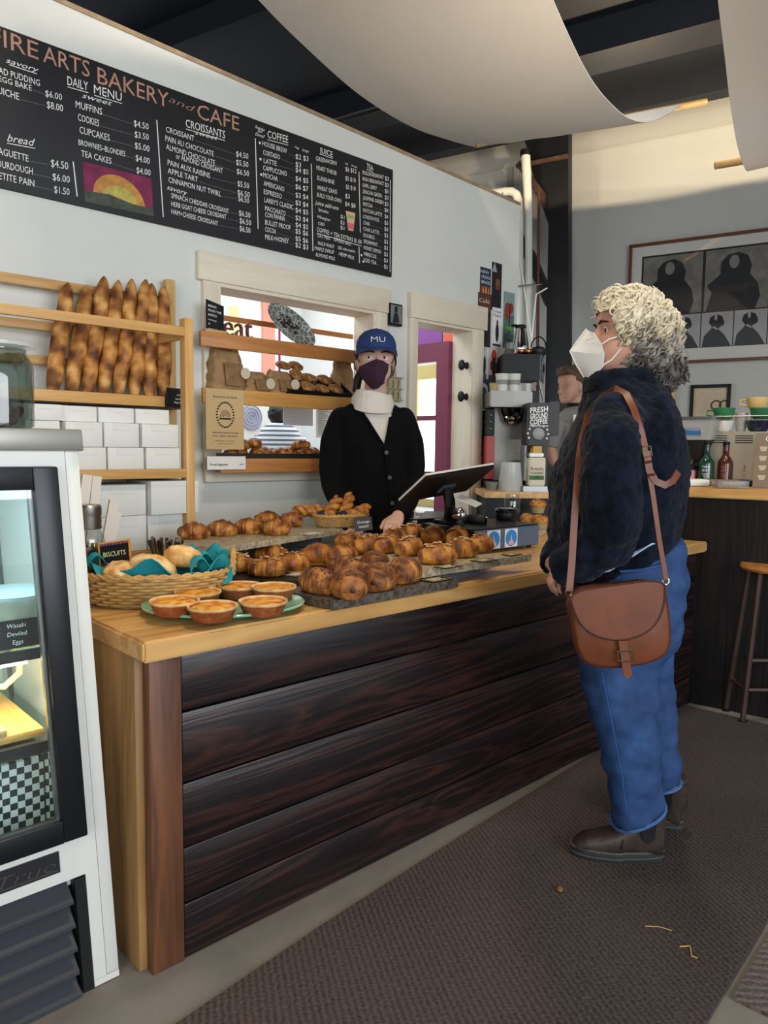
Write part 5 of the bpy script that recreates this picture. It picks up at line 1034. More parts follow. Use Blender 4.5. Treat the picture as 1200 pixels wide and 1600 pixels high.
for i, (x0, y0, x1, y1, w_, l) in enumerate(((112, 800, 138, 742, .034, 'white paper sleeve bundle leaning behind the jar lid, at the left'), (134, 800, 153, 744, .032, 'cream paper sleeve bundle leaning behind the jar lid'), (156, 822, 180, 782, .034, 'pale paper sleeve sticking out right of the jar'), (160, 830, 186, 800, .026, 'small folded sleeve right of the jar shoulder'))):
    a_, c_ = Y(x0, y0, 2.33 + .02 * i), Y(x1, y1, 2.33 + .02 * i); a_.z = ZT + .002; k = BM(); d_ = (c_ - a_).normalized(); s_ = d_.cross(V((0, 1, 0))).normalized() * w_ / 2; prism(k, [a_ - s_, a_ + s_, c_ + s_, c_ - s_ * .8], (0, .012, 0)); single('paper_sleeve', k, SLV, l, 'paper', group='paper sleeves behind the jar')
kp_ = Y(258, 835, 2.28); kp_.z = ZT + .001
t = thing('knife_holder', 'small clear cup holding table knives behind the basket', 'cup', kp_); k = BM(); lathe(k, [(.036, 0), (.040, .07)], 24, caps=False); bmesh.ops.translate(k, vec=kp_, verts=k.verts[:]); thicken(k, .002); obj('cup', k, JG, t)
KN = BM(); rr = random.Random(2)
kn = [('far left', -.040), ('second from the left', -.031), ('third from the left', -.024), ('fourth from the left', -.016), ('left of the middle', -.008), ('in the middle', .0), ('right of the middle', .008), ('fourth from the right', .014), ('third from the right', .022), ('second from the right', .03), ('far right', .04)]
for i, (l, o_) in enumerate(kn):
    k = BM(); base = kp_ + RT * o_ * .6 + FW * rr.uniform(-.018, .018) + UP * .004; top = kp_ + RT * o_ * 1.55 + FW * rr.uniform(-.02, .02) + UP * rr.uniform(.125, .142)
    d_ = top - base; tube(k, [base, base + d_ * .45, base + d_ * .6, base + d_ * .85, base + d_ * .97, top], [.0045, .0050, .0052, .0090, .0095, .004], 8, flat=.55); single('table_knife', k, mat('knife_steel', '#8b857f', .22, 1.0), 'table knife %s in the bundle standing behind the basket' % l, 'knife', group='table knives in the cup')
# ---- till: cash drawer, tablet, scanner
dFL, dFR = onz(738, 868, ZT), onz(841, 855, ZT); dFL.z = dFR.z = 0; dx_ = (dFR - dFL).normalized(); dy_ = V((-dx_.y, dx_.x, 0)); dw = (dFR - dFL).length; DZ0, DZ1 = ZT + .012, ZT + .108
def dp(u, v, z): return dFL + dx_ * u + dy_ * v + UP * z
t = thing('cash_drawer', 'blue-grey cash drawer with two stickers under the tablet', 'cash drawer', dp(dw / 2, .2, ZT))
k = BM(); prism(k, [dp(0, 0, DZ0), dp(dw, 0, DZ0), dp(dw, .50, DZ0), dp(0, .50, DZ0)], UP * (DZ1 - DZ0)); bmesh.ops.bevel(k, geom=k.edges[:], offset=.004, segments=2, affect='EDGES'); obj('body', k, mat('drawer_black', '#17181b', .4), t)
k = BM(); prism(k, [dp(.006, -.004, DZ0 + .004), dp(dw - .006, -.004, DZ0 + .004), dp(dw - .006, -.0005, DZ0 + .004), dp(.006, -.0005, DZ0 + .004)], UP * (DZ1 - DZ0 - .010)); fp = obj('front_panel', k, mat('drawer_blue_grey', '#5c6a80', .35, .2), t)
for i, u in enumerate((.085, .20)):
    k = BM(); prism(k, [dp(u, -.0052, DZ0 + .006), dp(u + .085, -.0052, DZ0 + .006), dp(u + .085, -.0042, DZ0 + .006), dp(u, -.0042, DZ0 + .006)], UP * .080); s = obj('sticker', k, mat('sticker_white', '#d4dbe0', .4), t)
    k = BM(); pts = [dp(u + .0425 + .038 * math.cos(a), -.0055, DZ0 + .046 + .036 * math.sin(a)) for a in [j * PI / 12 for j in range(24)]]; k.faces.new([k.verts.new(p_) for p_ in pts]); obj('blue_oval', k, mat('sticker_blue', '#2f86c4', .4), s)
    k = BM(); k.faces.new([k.verts.new(dp(u + a_, -.0058, DZ0 + b_)) for a_, b_ in ((.024, .016), (.060, .016), (.056, .034), (.048, .036), (.043, .066), (.038, .036), (.029, .034))]); obj('pink_shape', k, mat('sticker_pink', '#d8a6b4', .4), s)
k = BM()
for u, v in ((.03, .03), (dw - .03, .03), (.03, .45), (dw - .03, .45)): lathe(k, [(.010, 0), (.012, .011)], 12, c=dp(u, v, ZT + .0005))
obj('foot', k, BLACKM, t)
# tablet on its stand
A_, B_, C_, D_ = ond(622, 785, 2.86), ond(668, 742, 2.70), ond(766, 729, 2.90), ond(733, 762, 3.06)
ctr = (A_ + B_ + C_ + D_) / 4; uu = ((D_ - A_) + (C_ - B_)).normalized(); vv = ((B_ - A_) + (C_ - D_)); vv = (vv - uu * vv.dot(uu)).normalized(); nn = uu.cross(vv)
if nn.dot(CAMPOS - ctr) < 0: nn = -nn
wv_ = ((D_ - A_).length + (C_ - B_).length) / 4; hv_ = ((B_ - A_).length + (C_ - D_).length) / 4
def tp(u, v, w): return ctr + uu * (u * wv_) + vv * (v * hv_) + nn * w
st = dp(.10, .26, DZ1 + .001)
t = thing('till_tablet', 'black till tablet tilted towards the barista on the cash drawer', 'tablet', st)
def slab4(u0, v0, u1, v1, w0, w1, m, nm, r=.0):
    k = BM(); prism(k, [tp(u0, v0, w0), tp(u1, v0, w0), tp(u1, v1, w0), tp(u0, v1, w0)], nn * (w1 - w0)); return obj(nm, k, m, t)
slab4(-1, -1, 1, 1, -.010, -.002, mat('tablet_white_rim', '#d8d8d6', .3), 'bezel'); slab4(-.985, -.97, .985, .97, -.002, .010, BLACKM, 'back_shell'); slab4(-.92, -.9, .92, .9, -.0105, -.0095, mat('screen_dark', '#0c0f16', .08), 'screen'); slab4(-.15, -.42, .20, .05, .010, .020, mat('mount_blue_grey', '#4b5663', .35), 'mount_plate')
k = BM(); m0 = tp(.02, -.2, .02); tube(k, [m0, m0 + nn * .03 - UP * .02, st + UP * .05 + dx_ * .03, st + UP * .004 + dx_ * .03], [.022, .022, .026, .03], 14); obj('stand_arm', k, BLACKM, t)
k = BM(); lathe(k, [(.075, .0), (.078, .004), (.072, .014), (.0, .018)], 32, c=st + dx_ * .03); obj('stand_base', k, BLACKM, t)
gp = onz(717, 819, DZ1 + .005); k = BM(); blob(k, (gp.x, gp.y, DZ1 + .012 + .034), (.036, .036, .036), 32); t = thing('glass_globe', 'shiny mirrored globe on the cash drawer', 'globe', (gp.x, gp.y, DZ1 + .001)); obj('sphere', k, CHROME, t); k = BM(); lathe(k, [(.020, .001), (.022, .006), (.014, .014)], 20, c=(gp.x, gp.y, DZ1)); obj('base', k, JG, t)
p = onz(748, 812, DZ1 + .02); k = BM(); a0 = p - RT * .045 + FW * .02; a1 = p + RT * .030 - FW * .01; t = thing('card_reader', 'black barcode scanner lying right of the mirrored globe', 'scanner', (p.x, p.y, DZ1)); tube(k, [a0, a0.lerp(a1, .1), a0.lerp(a1, .9), a1], [.020, .024, .026, .020], 18); obj('body', k, BLACKM, t); k = BM(); tube(k, [a1 - RT * .002, a1 + RT * .004], .019, 18); obj('lens', k, BLACKG, t)
k = BM(); tube(k, [a0 + UP * .0, a0 - RT * .06 - UP * .008, a0 - RT * .12 - UP * .016], [.017, .019, .015], 12); obj('handle', k, BLACKM, t)
p = onz(790, 812, DZ1 + .002); t = thing('black_caddy', 'round black tip pot with a lid on the right of the cash drawer', 'pot', (p.x, p.y, DZ1 + .001)); k = BM(); lathe(k, [(.040, 0), (.048, .01), (.050, .03), (.046, .040)], 30, c=(p.x, p.y, DZ1 + .001)); obj('pot', k, BLACKM, t); k = BM(); lathe(k, [(.051, .038), (.052, .046), (.044, .056), (.0, .058)], 30, c=(p.x, p.y, DZ1 + .001)); obj('lid', k, BLACKG, t)
p = onz(803, 803, DZ1 + .002) + FW * .06; t = thing('mason_jar', 'clear glass jar behind the black lidded pot', 'jar', (p.x, p.y, DZ1 + .001)); k = BM(); lathe(k, [(.040, 0), (.042, .006), (.042, .075), (.036, .085), (.036, .10)], 26, c=(p.x, p.y, DZ1 + .001), caps=False); thicken(k, .003); obj('glass', k, JG, t)
k = BM(); q = [onz(x, y, DZ1 + .002) for x, y in ((662, 820), (716, 806), (716, 800), (690, 797))]; prism(k, [onz(x, y, DZ1 + .002) for x, y in ((652, 816), (706, 812), (712, 803), (664, 803))], UP * .014); single('keypad', k, BLACKM, 'flat black keypad left of the mirrored globe', 'keypad')
k = BM(); m0 = ond(715, 775, 2.9); prism(k, [ond(712, 779, 2.86), ond(722, 774, 2.90), ond(753, 788, 2.90), ond(744, 793, 2.86)], V((0, 0, .004))); single('receipt', k, WHITEP, 'white receipt slip in front of the tablet mount', 'paper')
k = BM(); prism(k, [onz(x, y, DZ1 + .004) for x, y in ((612, 810), (655, 811), (658, 807), (630, 805))], UP * .002); single('paper_sheet', k, WHITEP, 'white paper sheet in front of the barista behind the till', 'paper')
# muffins on a pale slab at the far side
mc = onz(850, 835, ZT); k = BM(); bx(k, (mc.x - .11, mc.y - .02, ZT + .001), (mc.x + .22, mc.y + .2, ZT + .026)); single('stone_slab', k, GRAN, 'pale stone slab under the muffins beside the customer', 'slab')
MUF = mat('muffin', '#a5672c', .7, attr=('#5a2c10', '#96561f', '#bd8038', '#d5a45c'), vs=40, bump=.5, bs=70); LIN = mat('muffin_paper', '#a89068', .7, var=.1, vs=20)
def muffin(p, l):
    t = thing('muffin', l, 'muffin', p, group='muffins beside the customer'); k = BM(); rings = []
    for r_, z in ((.030, 0), (.040, .045)): rings.append([(r_ * (1 + .04 * (j % 2)) * math.cos(2 * PI * j / 40), r_ * (1 + .04 * (j % 2)) * math.sin(2 * PI * j / 40), z) for j in range(40)])
    loft(k, rings); obj('paper_cup', k, LIN, t, world=False); k = BM(); vs = blob(k, (0, 0, .048), (.047, .047, .026), 24)
    for v in vs: v.co += V((0, 0, 1)) * .008 * noise.noise(v.co * 50 + V((p.x * 9, 0, 0)))
    o = obj('top', k, MUF, t, world=False, sharp=80); shade_attr(o, lambda c, n_: max(0, min(1, .55 + .6 * noise.noise(c * 60))))
for x, y, dz_, l in ((845, 820, 0, 'muffin at the front right of the slab'), (826, 818, 0, 'muffin at the left of the slab'), (850, 806, 0, 'muffin behind, in the middle of the slab')): p = onz(x, y, ZT + .05); muffin(V((p.x, p.y, ZT + .027)), l)
p = onz(840, 815, ZT + .05); muffin(V((p.x, p.y, ZT + .098)), 'muffin stacked on top of the others')
# steel container at the far right end
p = onz(1074, 820, ZT); t = thing('steel_container', 'square steel container with a flat lid at the far end of the counter', 'container', (p.x, p.y, ZT + .001), .5); k = BM(); bx(k, (-.08, -.06, .0), (.08, .06, .085), r=.012); obj('body', k, STEEL, t, world=False); k = BM(); bx(k, (-.095, -.075, .085), (.095, .075, .097), r=.004); obj('lid', k, STEEL, t, world=False)
# ================================================================ posters beside the door
def poster(x0, y0, x1, y1, base, label, shapes=(), words=(), off=.0):
    """flat printed sheet on the wall; shapes are (kind, u, v, half width, half height, colour) in sheet units"""
    p, q = W(x0, y1), W(x1, y0); Yf = YW - .0022 - off; w, h = q.x - p.x, q.z - p.z; t = thing('poster', label, 'poster', ((p.x + q.x) / 2, Yf, p.z), group='posters beside the kitchen door')
    k = BM(); bx(k, (p.x, Yf, p.z), (q.x, Yf + .0016, q.z)); obj('sheet', k, mat('poster_' + base[1:], base, .55, var=.06, vs=12), t)
    by = {}
    for i, s in enumerate(shapes): by.setdefault(s[5], []).append((i, s))
    for colr, L_ in by.items():
        k = BM()
        for i, (kind, u, v, a, c, _) in L_:
            cx, cz = p.x + w * u, p.z + h * v; yy = Yf - .0003 - .0001 * i
            if kind == 'e': pts = [(cx + w * a * math.cos(j * PI / 10), yy, cz + h * c * math.sin(j * PI / 10)) for j in range(20)]
            elif kind == 't': pts = [(cx - w * a, yy, cz - h * c), (cx + w * a, yy, cz - h * c), (cx, yy, cz + h * c)]
            else: pts = [(cx - w * a, yy, cz - h * c), (cx + w * a, yy, cz - h * c), (cx + w * a, yy, cz + h * c), (cx - w * a, yy, cz + h * c)]
            k.faces.new([k.verts.new(z) for z in pts])
        obj('printed_shape', k, mat('print_' + colr[1:], colr, .6), t)
    for s, u, v, hh, colr in words: obj('lettering', text_bm(s, V((p.x + w * u, Yf - .001, p.z + h * v)), (1, 0, 0), UP, w * .8, h * hh, align='CENTER'), mat('print_' + colr[1:], colr, .6), t)
poster(749, 421, 767, 474, '#1f2a44', 'navy poster with pale lettering and orange figures, highest on the left', [('r', .5, .25, .5, .25, '#6e3a28'), ('e', .3, .3, .08, .18, '#c08a58'), ('e', .55, .32, .08, .18, '#c08a58'), ('e', .8, .3, .08, .18, '#b07a50')], [('NEW', .4, .84, .09, '#d8dce6'), ('ORLEANS', .5, .70, .09, '#d8dce6'), ('BRASS', .5, .56, .09, '#d8dce6')])
poster(767, 413, 784, 484, '#171419', 'dark poster with a brown hand, highest on the right', [('e', .62, .62, .22, .05, '#7a4c34'), ('e', .6, .55, .24, .045, '#7a4c34'), ('e', .62, .48, .2, .04, '#6a402c'), ('t', .25, .9, .25, .1, '#9aa2ae')])
poster(745, 461, 767, 540, '#2b2623', 'brown portrait poster of a robed figure with a pale round face', [('r', .5, .82, .48, .16, '#5b3426'), ('e', .42, .62, .25, .10, '#c9a860'), ('e', .45, .42, .16, .16, '#8e6a44'), ('e', .4, .22, .4, .22, '#1a1719')], [('Café', .45, .82, .08, '#d8c8b0')], off=.002)
poster(767, 483, 784, 542, '#e4e3e4', 'white poster with a dark standing figure and blue heading', [('e', .52, .38, .17, .24, '#241a1c'), ('e', .52, .62, .09, .08, '#3a2420'), ('r', .5, .06, .4, .03, '#33343c')], [('Comedy', .5, .88, .06, '#4a6a9a'), ('Night', .5, .78, .06, '#a04a44')], off=.003)
poster(785, 459, 804, 543, '#54706b', 'green and red painted poster of a bare tree at the right', [('r', .5, .80, .5, .2, '#7f9c9a'), ('e', .35, .66, .28, .16, '#8c3a30'), ('e', .7, .72, .2, .1, '#8c3a30'), ('r', .55, .5, .05, .3, '#2a2320'), ('e', .5, .36, .42, .04, '#5f9a3c'), ('r', .5, .16, .4, .1, '#3d5550')])
poster(744, 542, 761, 592, '#b9bcbe', 'black and white poster of three people standing', [('e', .25, .42, .12, .3, '#232326'), ('e', .5, .45, .12, .32, '#2c2c30'), ('e', .76, .42, .12, .3, '#1e1e22'), ('r', .5, .1, .46, .07, '#54565a')], [('TRIO', .3, .86, .07, '#232326')])
poster(762, 541, 780, 597, '#c9c2bc', 'pale poster with a red abstract flower over black', [('e', .5, .72, .25, .16, '#b13a34'), ('r', .5, .42, .12, .25, '#3a2e30'), ('e', .3, .45, .14, .14, '#8a3232'), ('e', .7, .4, .16, .16, '#5a4646'), ('r', .5, .1, .48, .1, '#6a5a54')])
poster(744, 593, 765, 655, '#2f6b60', 'green poster with white houses under a purple arch', [('e', .5, .80, .48, .20, '#4b3f70'), ('e', .5, .74, .34, .15, '#dcdce6'), ('e', .5, .68, .24, .12, '#2f6b60'), ('r', .5, .34, .2, .12, '#dfe8e4'), ('t', .5, .52, .26, .08, '#dfe8e4'), ('r', .2, .22, .1, .08, '#dfe8e4'), ('r', .8, .22, .1, .08, '#dfe8e4'), ('r', .5, .05, .5, .05, '#1d3c36')], off=.002)
poster(744, 650, 757, 692, '#191722', 'black strip poster with white block lettering', [], [('VERMONT', .5, .74, .09, '#dcdce0'), ('MUSIC', .5, .52, .09, '#dcdce0'), ('FEST', .5, .30, .09, '#dcdce0')], off=.003)
poster(744, 692, 757, 730, '#3a2150', 'purple strip poster under the black one', [('r', .5, .3, .4, .12, '#b8a8cc'), ('e', .5, .7, .3, .12, '#6a4a86')], [('JUNE', .5, .25, .12, '#3a2150')])
poster(745, 735, 757, 772, '#2a2636', 'dark small poster with an orange and white bottle, lowest of the strips', [('r', .5, .35, .2, .22, '#c8602a'), ('r', .5, .7, .1, .12, '#e0e0e0')])
k = BM(); P_ = [W(x, y) for x, y in ((757, 681), (764, 690), (759, 697), (765, 704), (757, 716), (755, 755), (753, 755), (754, 690))]; prism(k, [V((p.x, YW - .014, p.z)) for p in P_], (0, .002, 0)); single('paper_scrap', k, WHITEP, 'torn white paper scrap curling beside the strip posters', 'paper')
# ================================================================ coffee corner behind the counter end
DB = 4.40
def bd(x, y, d=DB): return ond(x, y, d)
def bbox_img(k, x0, y0, x1, y1, d0, d1, mi=0, r=0.):
    """box facing the camera's heading: image rectangle at depth d0, running back to d1"""
    a, c = bd(x0, y1, d0), bd(x1, y0, d0); u0, u1 = (a - CAMPOS).dot(RT), (c - CAMPOS).dot(RT); z0, z1 = a.z, c.z
    P = lambda u, d, z: RT * u + FW * d + UP * z
    vs = [k.verts.new(P(u, d, z)) for z in (z0, z1) for u, d in ((u0, d0), (u1, d0), (u1, d1), (u0, d1))]
    fs = [k.faces.new([vs[i] for i in f]) for f in ((0, 3, 2, 1), (4, 5, 6, 7), (0, 1, 5, 4), (1, 2, 6, 5), (2, 3, 7, 6), (3, 0, 4, 7))]
    for f in fs: f.material_index = mi
    if r: bmesh.ops.bevel(k, geom=list({e for f in fs for e in f.edges}), offset=r, segments=2, affect='EDGES')
def ibox(name, rect, d0, d1, m, t, r=.004): k = BM(); bbox_img(k, *rect, d0, d1, 0, r); return obj(name, k, m, t)
ct_ = bd(805, 770, 4.4); ctz = ct_.z
t = thing('coffee_bench', 'narrow beech-topped bench under the coffee brewer', 'bench', (ct_.x, ct_.y, 0)); k = BM(); a, c = bd(756, 778, 4.15), bd(866, 768, 4.15); ua, uc = (a - CAMPOS).dot(RT), (c - CAMPOS).dot(RT)
ctz = a.z + .035
def P3(u, d, z): return RT * u + FW * d + UP * z
def pbox(u0, u1, d0, d1, z0, z1, r=.0):
    k = BM(); prism(k, [P3(u0, d0, z0), P3(u1, d0, z0), P3(u1, d1, z0), P3(u0, d1, z0)], UP * (z1 - z0))
    if r: bmesh.ops.bevel(k, geom=k.edges[:], offset=r, segments=2, affect='EDGES')
    return k
obj('bench_top', pbox(ua, uc, 4.15, 4.66, ctz - .035, ctz, .003), BEECH, t)
obj('cabinet', pbox(ua + .02, uc - .02, 4.19, 4.64, 0, ctz - .036), BLACKM, t)
# brewer
BRW = mat('brewer_steel', '#7d7b76', .45, 1.0, var=.10, vs=5, stretch=(1, 1, .1)); d0 = 4.38
t = thing('coffee_brewer', 'tall stainless coffee brewer with a red side strip beside the posters', 'coffee machine', bd(798, 770, 4.5))
zc = ctz + .0005; u = lambda x, d=d0: (bd(x, 700, d) - CAMPOS).dot(RT); zz_ = lambda y, d=d0: bd(800, y, d).z
obj('base', pbox(u(764), u(830), d0, d0 + .30, zc, zz_(752), .004), BLACKM, t)
obj('back_panel', pbox(u(777), u(828), d0 + .16, d0 + .30, zz_(752), zz_(636), .003), BRW, t)
obj('head', pbox(u(763), u(829), d0 - .02, d0 + .30, zz_(636), zz_(611), .006), BRW, t)
obj('side_panel', pbox(u(829), u(844), d0 + .06, d0 + .30, zz_(680), zz_(609), .004), BLACKM, t)
obj('control_panel', pbox(u(764), u(776), d0 + .10, d0 + .30, zz_(680), zz_(638), .003), BLACKM, t)
obj('red_strip', pbox(u(764), u(777), d0 + .10, d0 + .30, zz_(750), zz_(681), .003), mat('brewer_red', '#a8382c', .4), t)
k = BM()
for i in range(3): q = P3(u(770), d0 + .098, zz_(648 + i * 11)); blob(k, q, (.008, .008, .008), 10)
obj('switch', k, STEEL, t)
k = BM(); q = P3(u(804), d0 + .10, 0); lathe(k, [(.050, zz_(658)), (.058, zz_(650)), (.070, zz_(643)), (.072, zz_(637))], 26, c=(q.x, q.y, 0)); obj('brew_basket', k, BLACKG, t); k = BM(); lathe(k, [(.035, zz_(662)), (.060, zz_(652)), (.058, zz_(650))], 26, c=(q.x, q.y, 0)); obj('basket_rim', k, CHROME, t)
k = BM(); tube(k, [q - FW * .06 + UP * zz_(645), q - FW * .15 + UP * zz_(648)], .012, 10); obj('basket_handle', k, BLACKM, t)
obj('note_paper', pbox(u(799), u(821), d0 + .156, d0 + .159, zz_(719), zz_(686)), mat('note_grey', '#b8b6b0', .7, var=.15, vs=60), t)
CUPW = mat('paper_cup', '#dcdbd2', .6)
for i, (x, l) in enumerate(((786, 'left stack of white paper cups on top of the brewer'), (805, 'right stack of white paper cups on top of the brewer'))):
    q = P3(u(x), d0 + .10, zz_(611) + .001); t2 = thing('paper_cup', l, 'cup', q, group='paper cups on the brewer'); k = BM(); lathe(k, [(.030, 0), (.040, .105), (.0415, .108), (.038, .108), (.029, .004)], 26, c=q, caps=False); obj('cup', k, CUPW, t2); k = BM(); lathe(k, [(.0365, .045), (.0385, .07), (.039, .071), (.037, .044)], 26, c=q, caps=False); obj('print_band', k, mat('cup_print', '#8d8d88', .6), t2)
q = P3(u(773), d0 + .10, zz_(611) + .001); k = BM(); lathe(k, [(.020, 0), (.027, .05), (.025, .05), (.019, .003)], 20, c=q, caps=False); single('paper_cup', k, mat('kraft_cup', '#b49a72', .7), 'small kraft cup left of the white cup stacks', 'cup', q)
# pitcher and mug on the bench
q = P3(u(800, 4.25), 4.27, zc); t = thing('plastic_pitcher', 'clear plastic pitcher on the bench in front of the brewer', 'pitcher', q); k = BM(); lathe(k, [(.072, 0), (.074, .004), (.056, .165)], 30, c=q, caps=False); thicken(k, .003); obj('pitcher', k, mat('clear_plastic', '#d5d8d6', .15, alpha=.42), t)
q = P3(u(770, 4.25), 4.26, zc); t = thing('glass_mug', 'small glass mug at the left end of the coffee bench', 'mug', q); k = BM(); lathe(k, [(.026, 0), (.036, .05), (.034, .05), (.024, .004)], 22, c=q, caps=False); obj('cup', k, mat('smoky_glass', '#8d8a84', .1, alpha=.5), t); k = BM(); tube(k, [q + RT * .03 + UP * .04, q + RT * .055 + UP * .038, q + RT * .052 + UP * .016, q + RT * .028 + UP * .014], .005, 8); obj('handle', k, JG, t)
# grinder
d1 = 4.19; t = thing('coffee_grinder', 'black coffee grinder lettered Fresh Ground Coffee beside the brewer', 'coffee grinder', bd(842, 770, 4.3)); BK2 = mat('grinder_black', '#17181a', .45)
u1 = lambda x: (bd(x, 700, d1) - CAMPOS).dot(RT); z1f = lambda y: bd(842, y, d1).z
obj('body', pbox(u1(823), u1(858), d1, d1 + .175, z1f(696), z1f(629), .008), BK2, t)
obj('side_hopper', pbox(u1(858), u1(876), d1 + .05, d1 + .175, z1f(680), z1f(626), .006), mat('hopper_grey', '#2b2c2e', .5), t)
obj('base', pbox(u1(819), u1(862), d1, d1 + .175, zc, z1f(760), .004), mat('grinder_base', '#8f9090', .35, .8), t); obj('column', pbox(u1(832), u1(862), d1 + .10, d1 + .175, z1f(760), z1f(696), .004), BK2, t)
k = BM(); 
for s, y in (('FRESH', 644), ('GROUND', 653.5), ('COFFEE', 662.5)): merge(k, text_bm(s, P3(u1(840.5), d1 - .0005, z1f(y)), RT + UP * .10, UP, .100, .030, align='CENTER', off=.02))
bx_ = pbox(u1(826), u1(856), d1 - .001, d1, z1f(666), z1f(665)); merge(k, bx_); obj('lettering', k, CHALK, t)
q = P3(u1(840), d1 - .001, z1f(678)); k = BM(); rr_ = Matrix(((RT.x, UP.x, -FW.x), (RT.y, UP.y, -FW.y), (RT.z, UP.z, -FW.z))); lathe(k, [(.036, 0), (.033, .016), (.018, .022), (.0, .022)], 26); bmesh.ops.transform(k, matrix=Matrix.Translation(q) @ rr_.to_4x4(), verts=k.verts[:]); obj('dial', k, mat('dial_grey', '#8b8f94', .4), t)
k = BM()
for i in range(9): a = PI * (1.15 - i * .165); c_ = q + RT * .058 * math.cos(a) + UP * .050 * math.sin(a); pbx = BM(); blob(pbx, c_, (.0065, .0065, .0065), 6); merge(k, pbx)
obj('dial_mark', k, CHALK, t)
obj('yellow_sticker', pbox(u1(834), u1(848), d1 + .02, d1 + .16, z1f(708), z1f(697), .002), mat('sticker_yellow', '#d0a53a', .5), t)
obj('chute', pbox(u1(829), u1(852), d1 + .03, d1 + .14, z1f(714), z1f(708), .004), STEEL, t)
t = thing('coffee_bag', 'cream and green coffee bag under the grinder spout', 'bag', P3(u1(842), d1 + .05, z1f(760))); obj('bag', pbox(u1(828), u1(854), d1 + .01, d1 + .10, z1f(760) + .001, z1f(715), .006), mat('cream_bag', '#cfc6ae', .6), t)
obj('green_band', pbox(u1(829), u1(852), d1 + .008, d1 + .0095, z1f(750), z1f(743)), mat('band_green', '#3c7a45', .6), t); k = BM()
for s, y in (('fresh', 735), ('roasted', 741), ('coffee', 748.5)): merge(k, text_bm(s, P3(u1(840.5), d1 + .0075, z1f(y)), RT, UP, .072, .020, align='CENTER'))
obj('lettering', k, INK, t)
# speaker with things on top, hung by two straps
d2 = 4.55; u2 = lambda x: (bd(x, 600, d2) - CAMPOS).dot(RT); z2f = lambda y: bd(820, y, d2).z
t = thing('speaker', 'black loudspeaker mounted on the column above the brewer', 'speaker', bd(820, 596, d2)); obj('cabinet', pbox(u2(784), u2(843), d2, d2 + .22, z2f(594), z2f(553), .004), BLACKM, t)
ea, eb, ec, ed = P3(u2(843), d2, z2f(594)), P3(u2(857), d2 + .16, z2f(595)), P3(u2(857), d2 + .16, z2f(552)), P3(u2(843), d2, z2f(553))
k = BM(); nf = (eb - ea).cross(ed - ea).normalized(); nf = nf if nf.dot(CAMPOS - ea) > 0 else -nf; prism(k, [ea, eb, ec, ed], nf * .006); obj('baffle', k, mat('baffle_blue_grey', '#4d5868', .4), t)
cc = (ea + eb + ec + ed) / 4 + nf * .0065; xx = (eb - ea).normalized(); rm = Matrix(((xx.x, 0, nf.x), (xx.y, 0, nf.y), (0, 1, nf.z))).to_4x4()
k = BM(); lathe(k, [(.068, 0), (.070, .005), (.056, .006), (.030, -.0), (.0, .004)], 30, sx=1.0); bmesh.ops.transform(k, matrix=Matrix.Translation(cc) @ rm, verts=k.verts[:]); obj('woofer', k, mat('cone_silver', '#a3a7ab', .35, .6), t); k = BM(); lathe(k, [(.028, .003), (.020, .010), (.0, .012)], 20); bmesh.ops.transform(k, matrix=Matrix.Translation(cc) @ rm, verts=k.verts[:]); obj('dust_cap', k, BLACKM, t)
k = BM(); tube(k, [P3(u2(843), d2 + .1, z2f(596)), P3(u2(833), d2 + .12, z2f(628))], .006, 8); tube(k, [P3(u2(848), d2 + .1, z2f(596)), P3(u2(857), d2 + .12, z2f(625))], .006, 8); obj('bracket', k, STEEL, t)
zs_ = z2f(552.5)
q = P3(u2(816), d2 + .10, zs_); t = thing('thermal_carafe', 'shiny steel thermal carafe with a black lid on the speaker', 'carafe', q); k = BM(); lathe(k, [(.052, 0), (.056, .01), (.052, .06), (.040, .13), (.032, .165)], 30, c=q); obj('body', k, CHROME, t); k = BM(); lathe(k, [(.032, .165), (.034, .172), (.030, .185), (.012, .19)], 24, c=q); bx2 = BM(); box(bx2, q + UP * .182 - RT * .035, (.04, .03, .012)); merge(k, bx2); obj('lid', k, BLACKM, t); k = BM(); tube(k, [q - FW * .032 + UP * .16, q - FW * .07 + UP * .15, q - FW * .075 + UP * .09, q - FW * .052 + UP * .055], .010, 10); obj('handle', k, BLACKM, t)
q = P3(u2(798), d2 + .09, zs_); t = thing('moka_pot', 'small dull steel moka pot left of the carafe', 'coffee pot', q); k = BM(); lathe(k, [(.034, 0), (.026, .035), (.025, .04), (.032, .075), (.0, .085)], 8, c=q); obj('pot', k, STEEL, t); k = BM(); lathe(k, [(.006, .082), (.008, .094), (.0, .097)], 10, c=q); obj('knob', k, BLACKM, t)
for i, (x, l) in enumerate(((814, 'left one of two small copper cups in front of the carafe'), (825, 'right one of two small copper cups in front of the carafe'))):
    q = P3(u2(x), d2 + .03, zs_); k = BM(); lathe(k, [(.014, 0), (.023, .010), (.024, .024), (.021, .030), (.019, .024), (.0, .006)], 20, c=q); single('copper_cup', k, mat('copper', '#c47a52', .2, 1.0), l, 'cup', q, 'copper cups on the speaker')
q = P3(u2(845), d2 + .10, zs_); t = thing('kettle', 'small black iron kettle with a hoop handle on the speaker', 'kettle', q); k = BM(); lathe(k, [(.040, 0), (.052, .02), (.050, .038), (.034, .052), (.008, .056), (.008, .064), (.0, .066)], 28, c=q); obj('body', k, mat('cast_iron', '#15161a', .5), t); k = BM(); tube(k, [q + RT * (.046 * math.cos(PI * i / 14)) + UP * (.050 + .066 * math.sin(PI * i / 14)) for i in range(15)], .0045, 8); obj('handle', k, BLACKM, t); k = BM(); tube(k, [q + RT * .045 + UP * .025, q + RT * .075 + UP * .048], [.010, .006], 10); obj('spout', k, BLACKM, t)
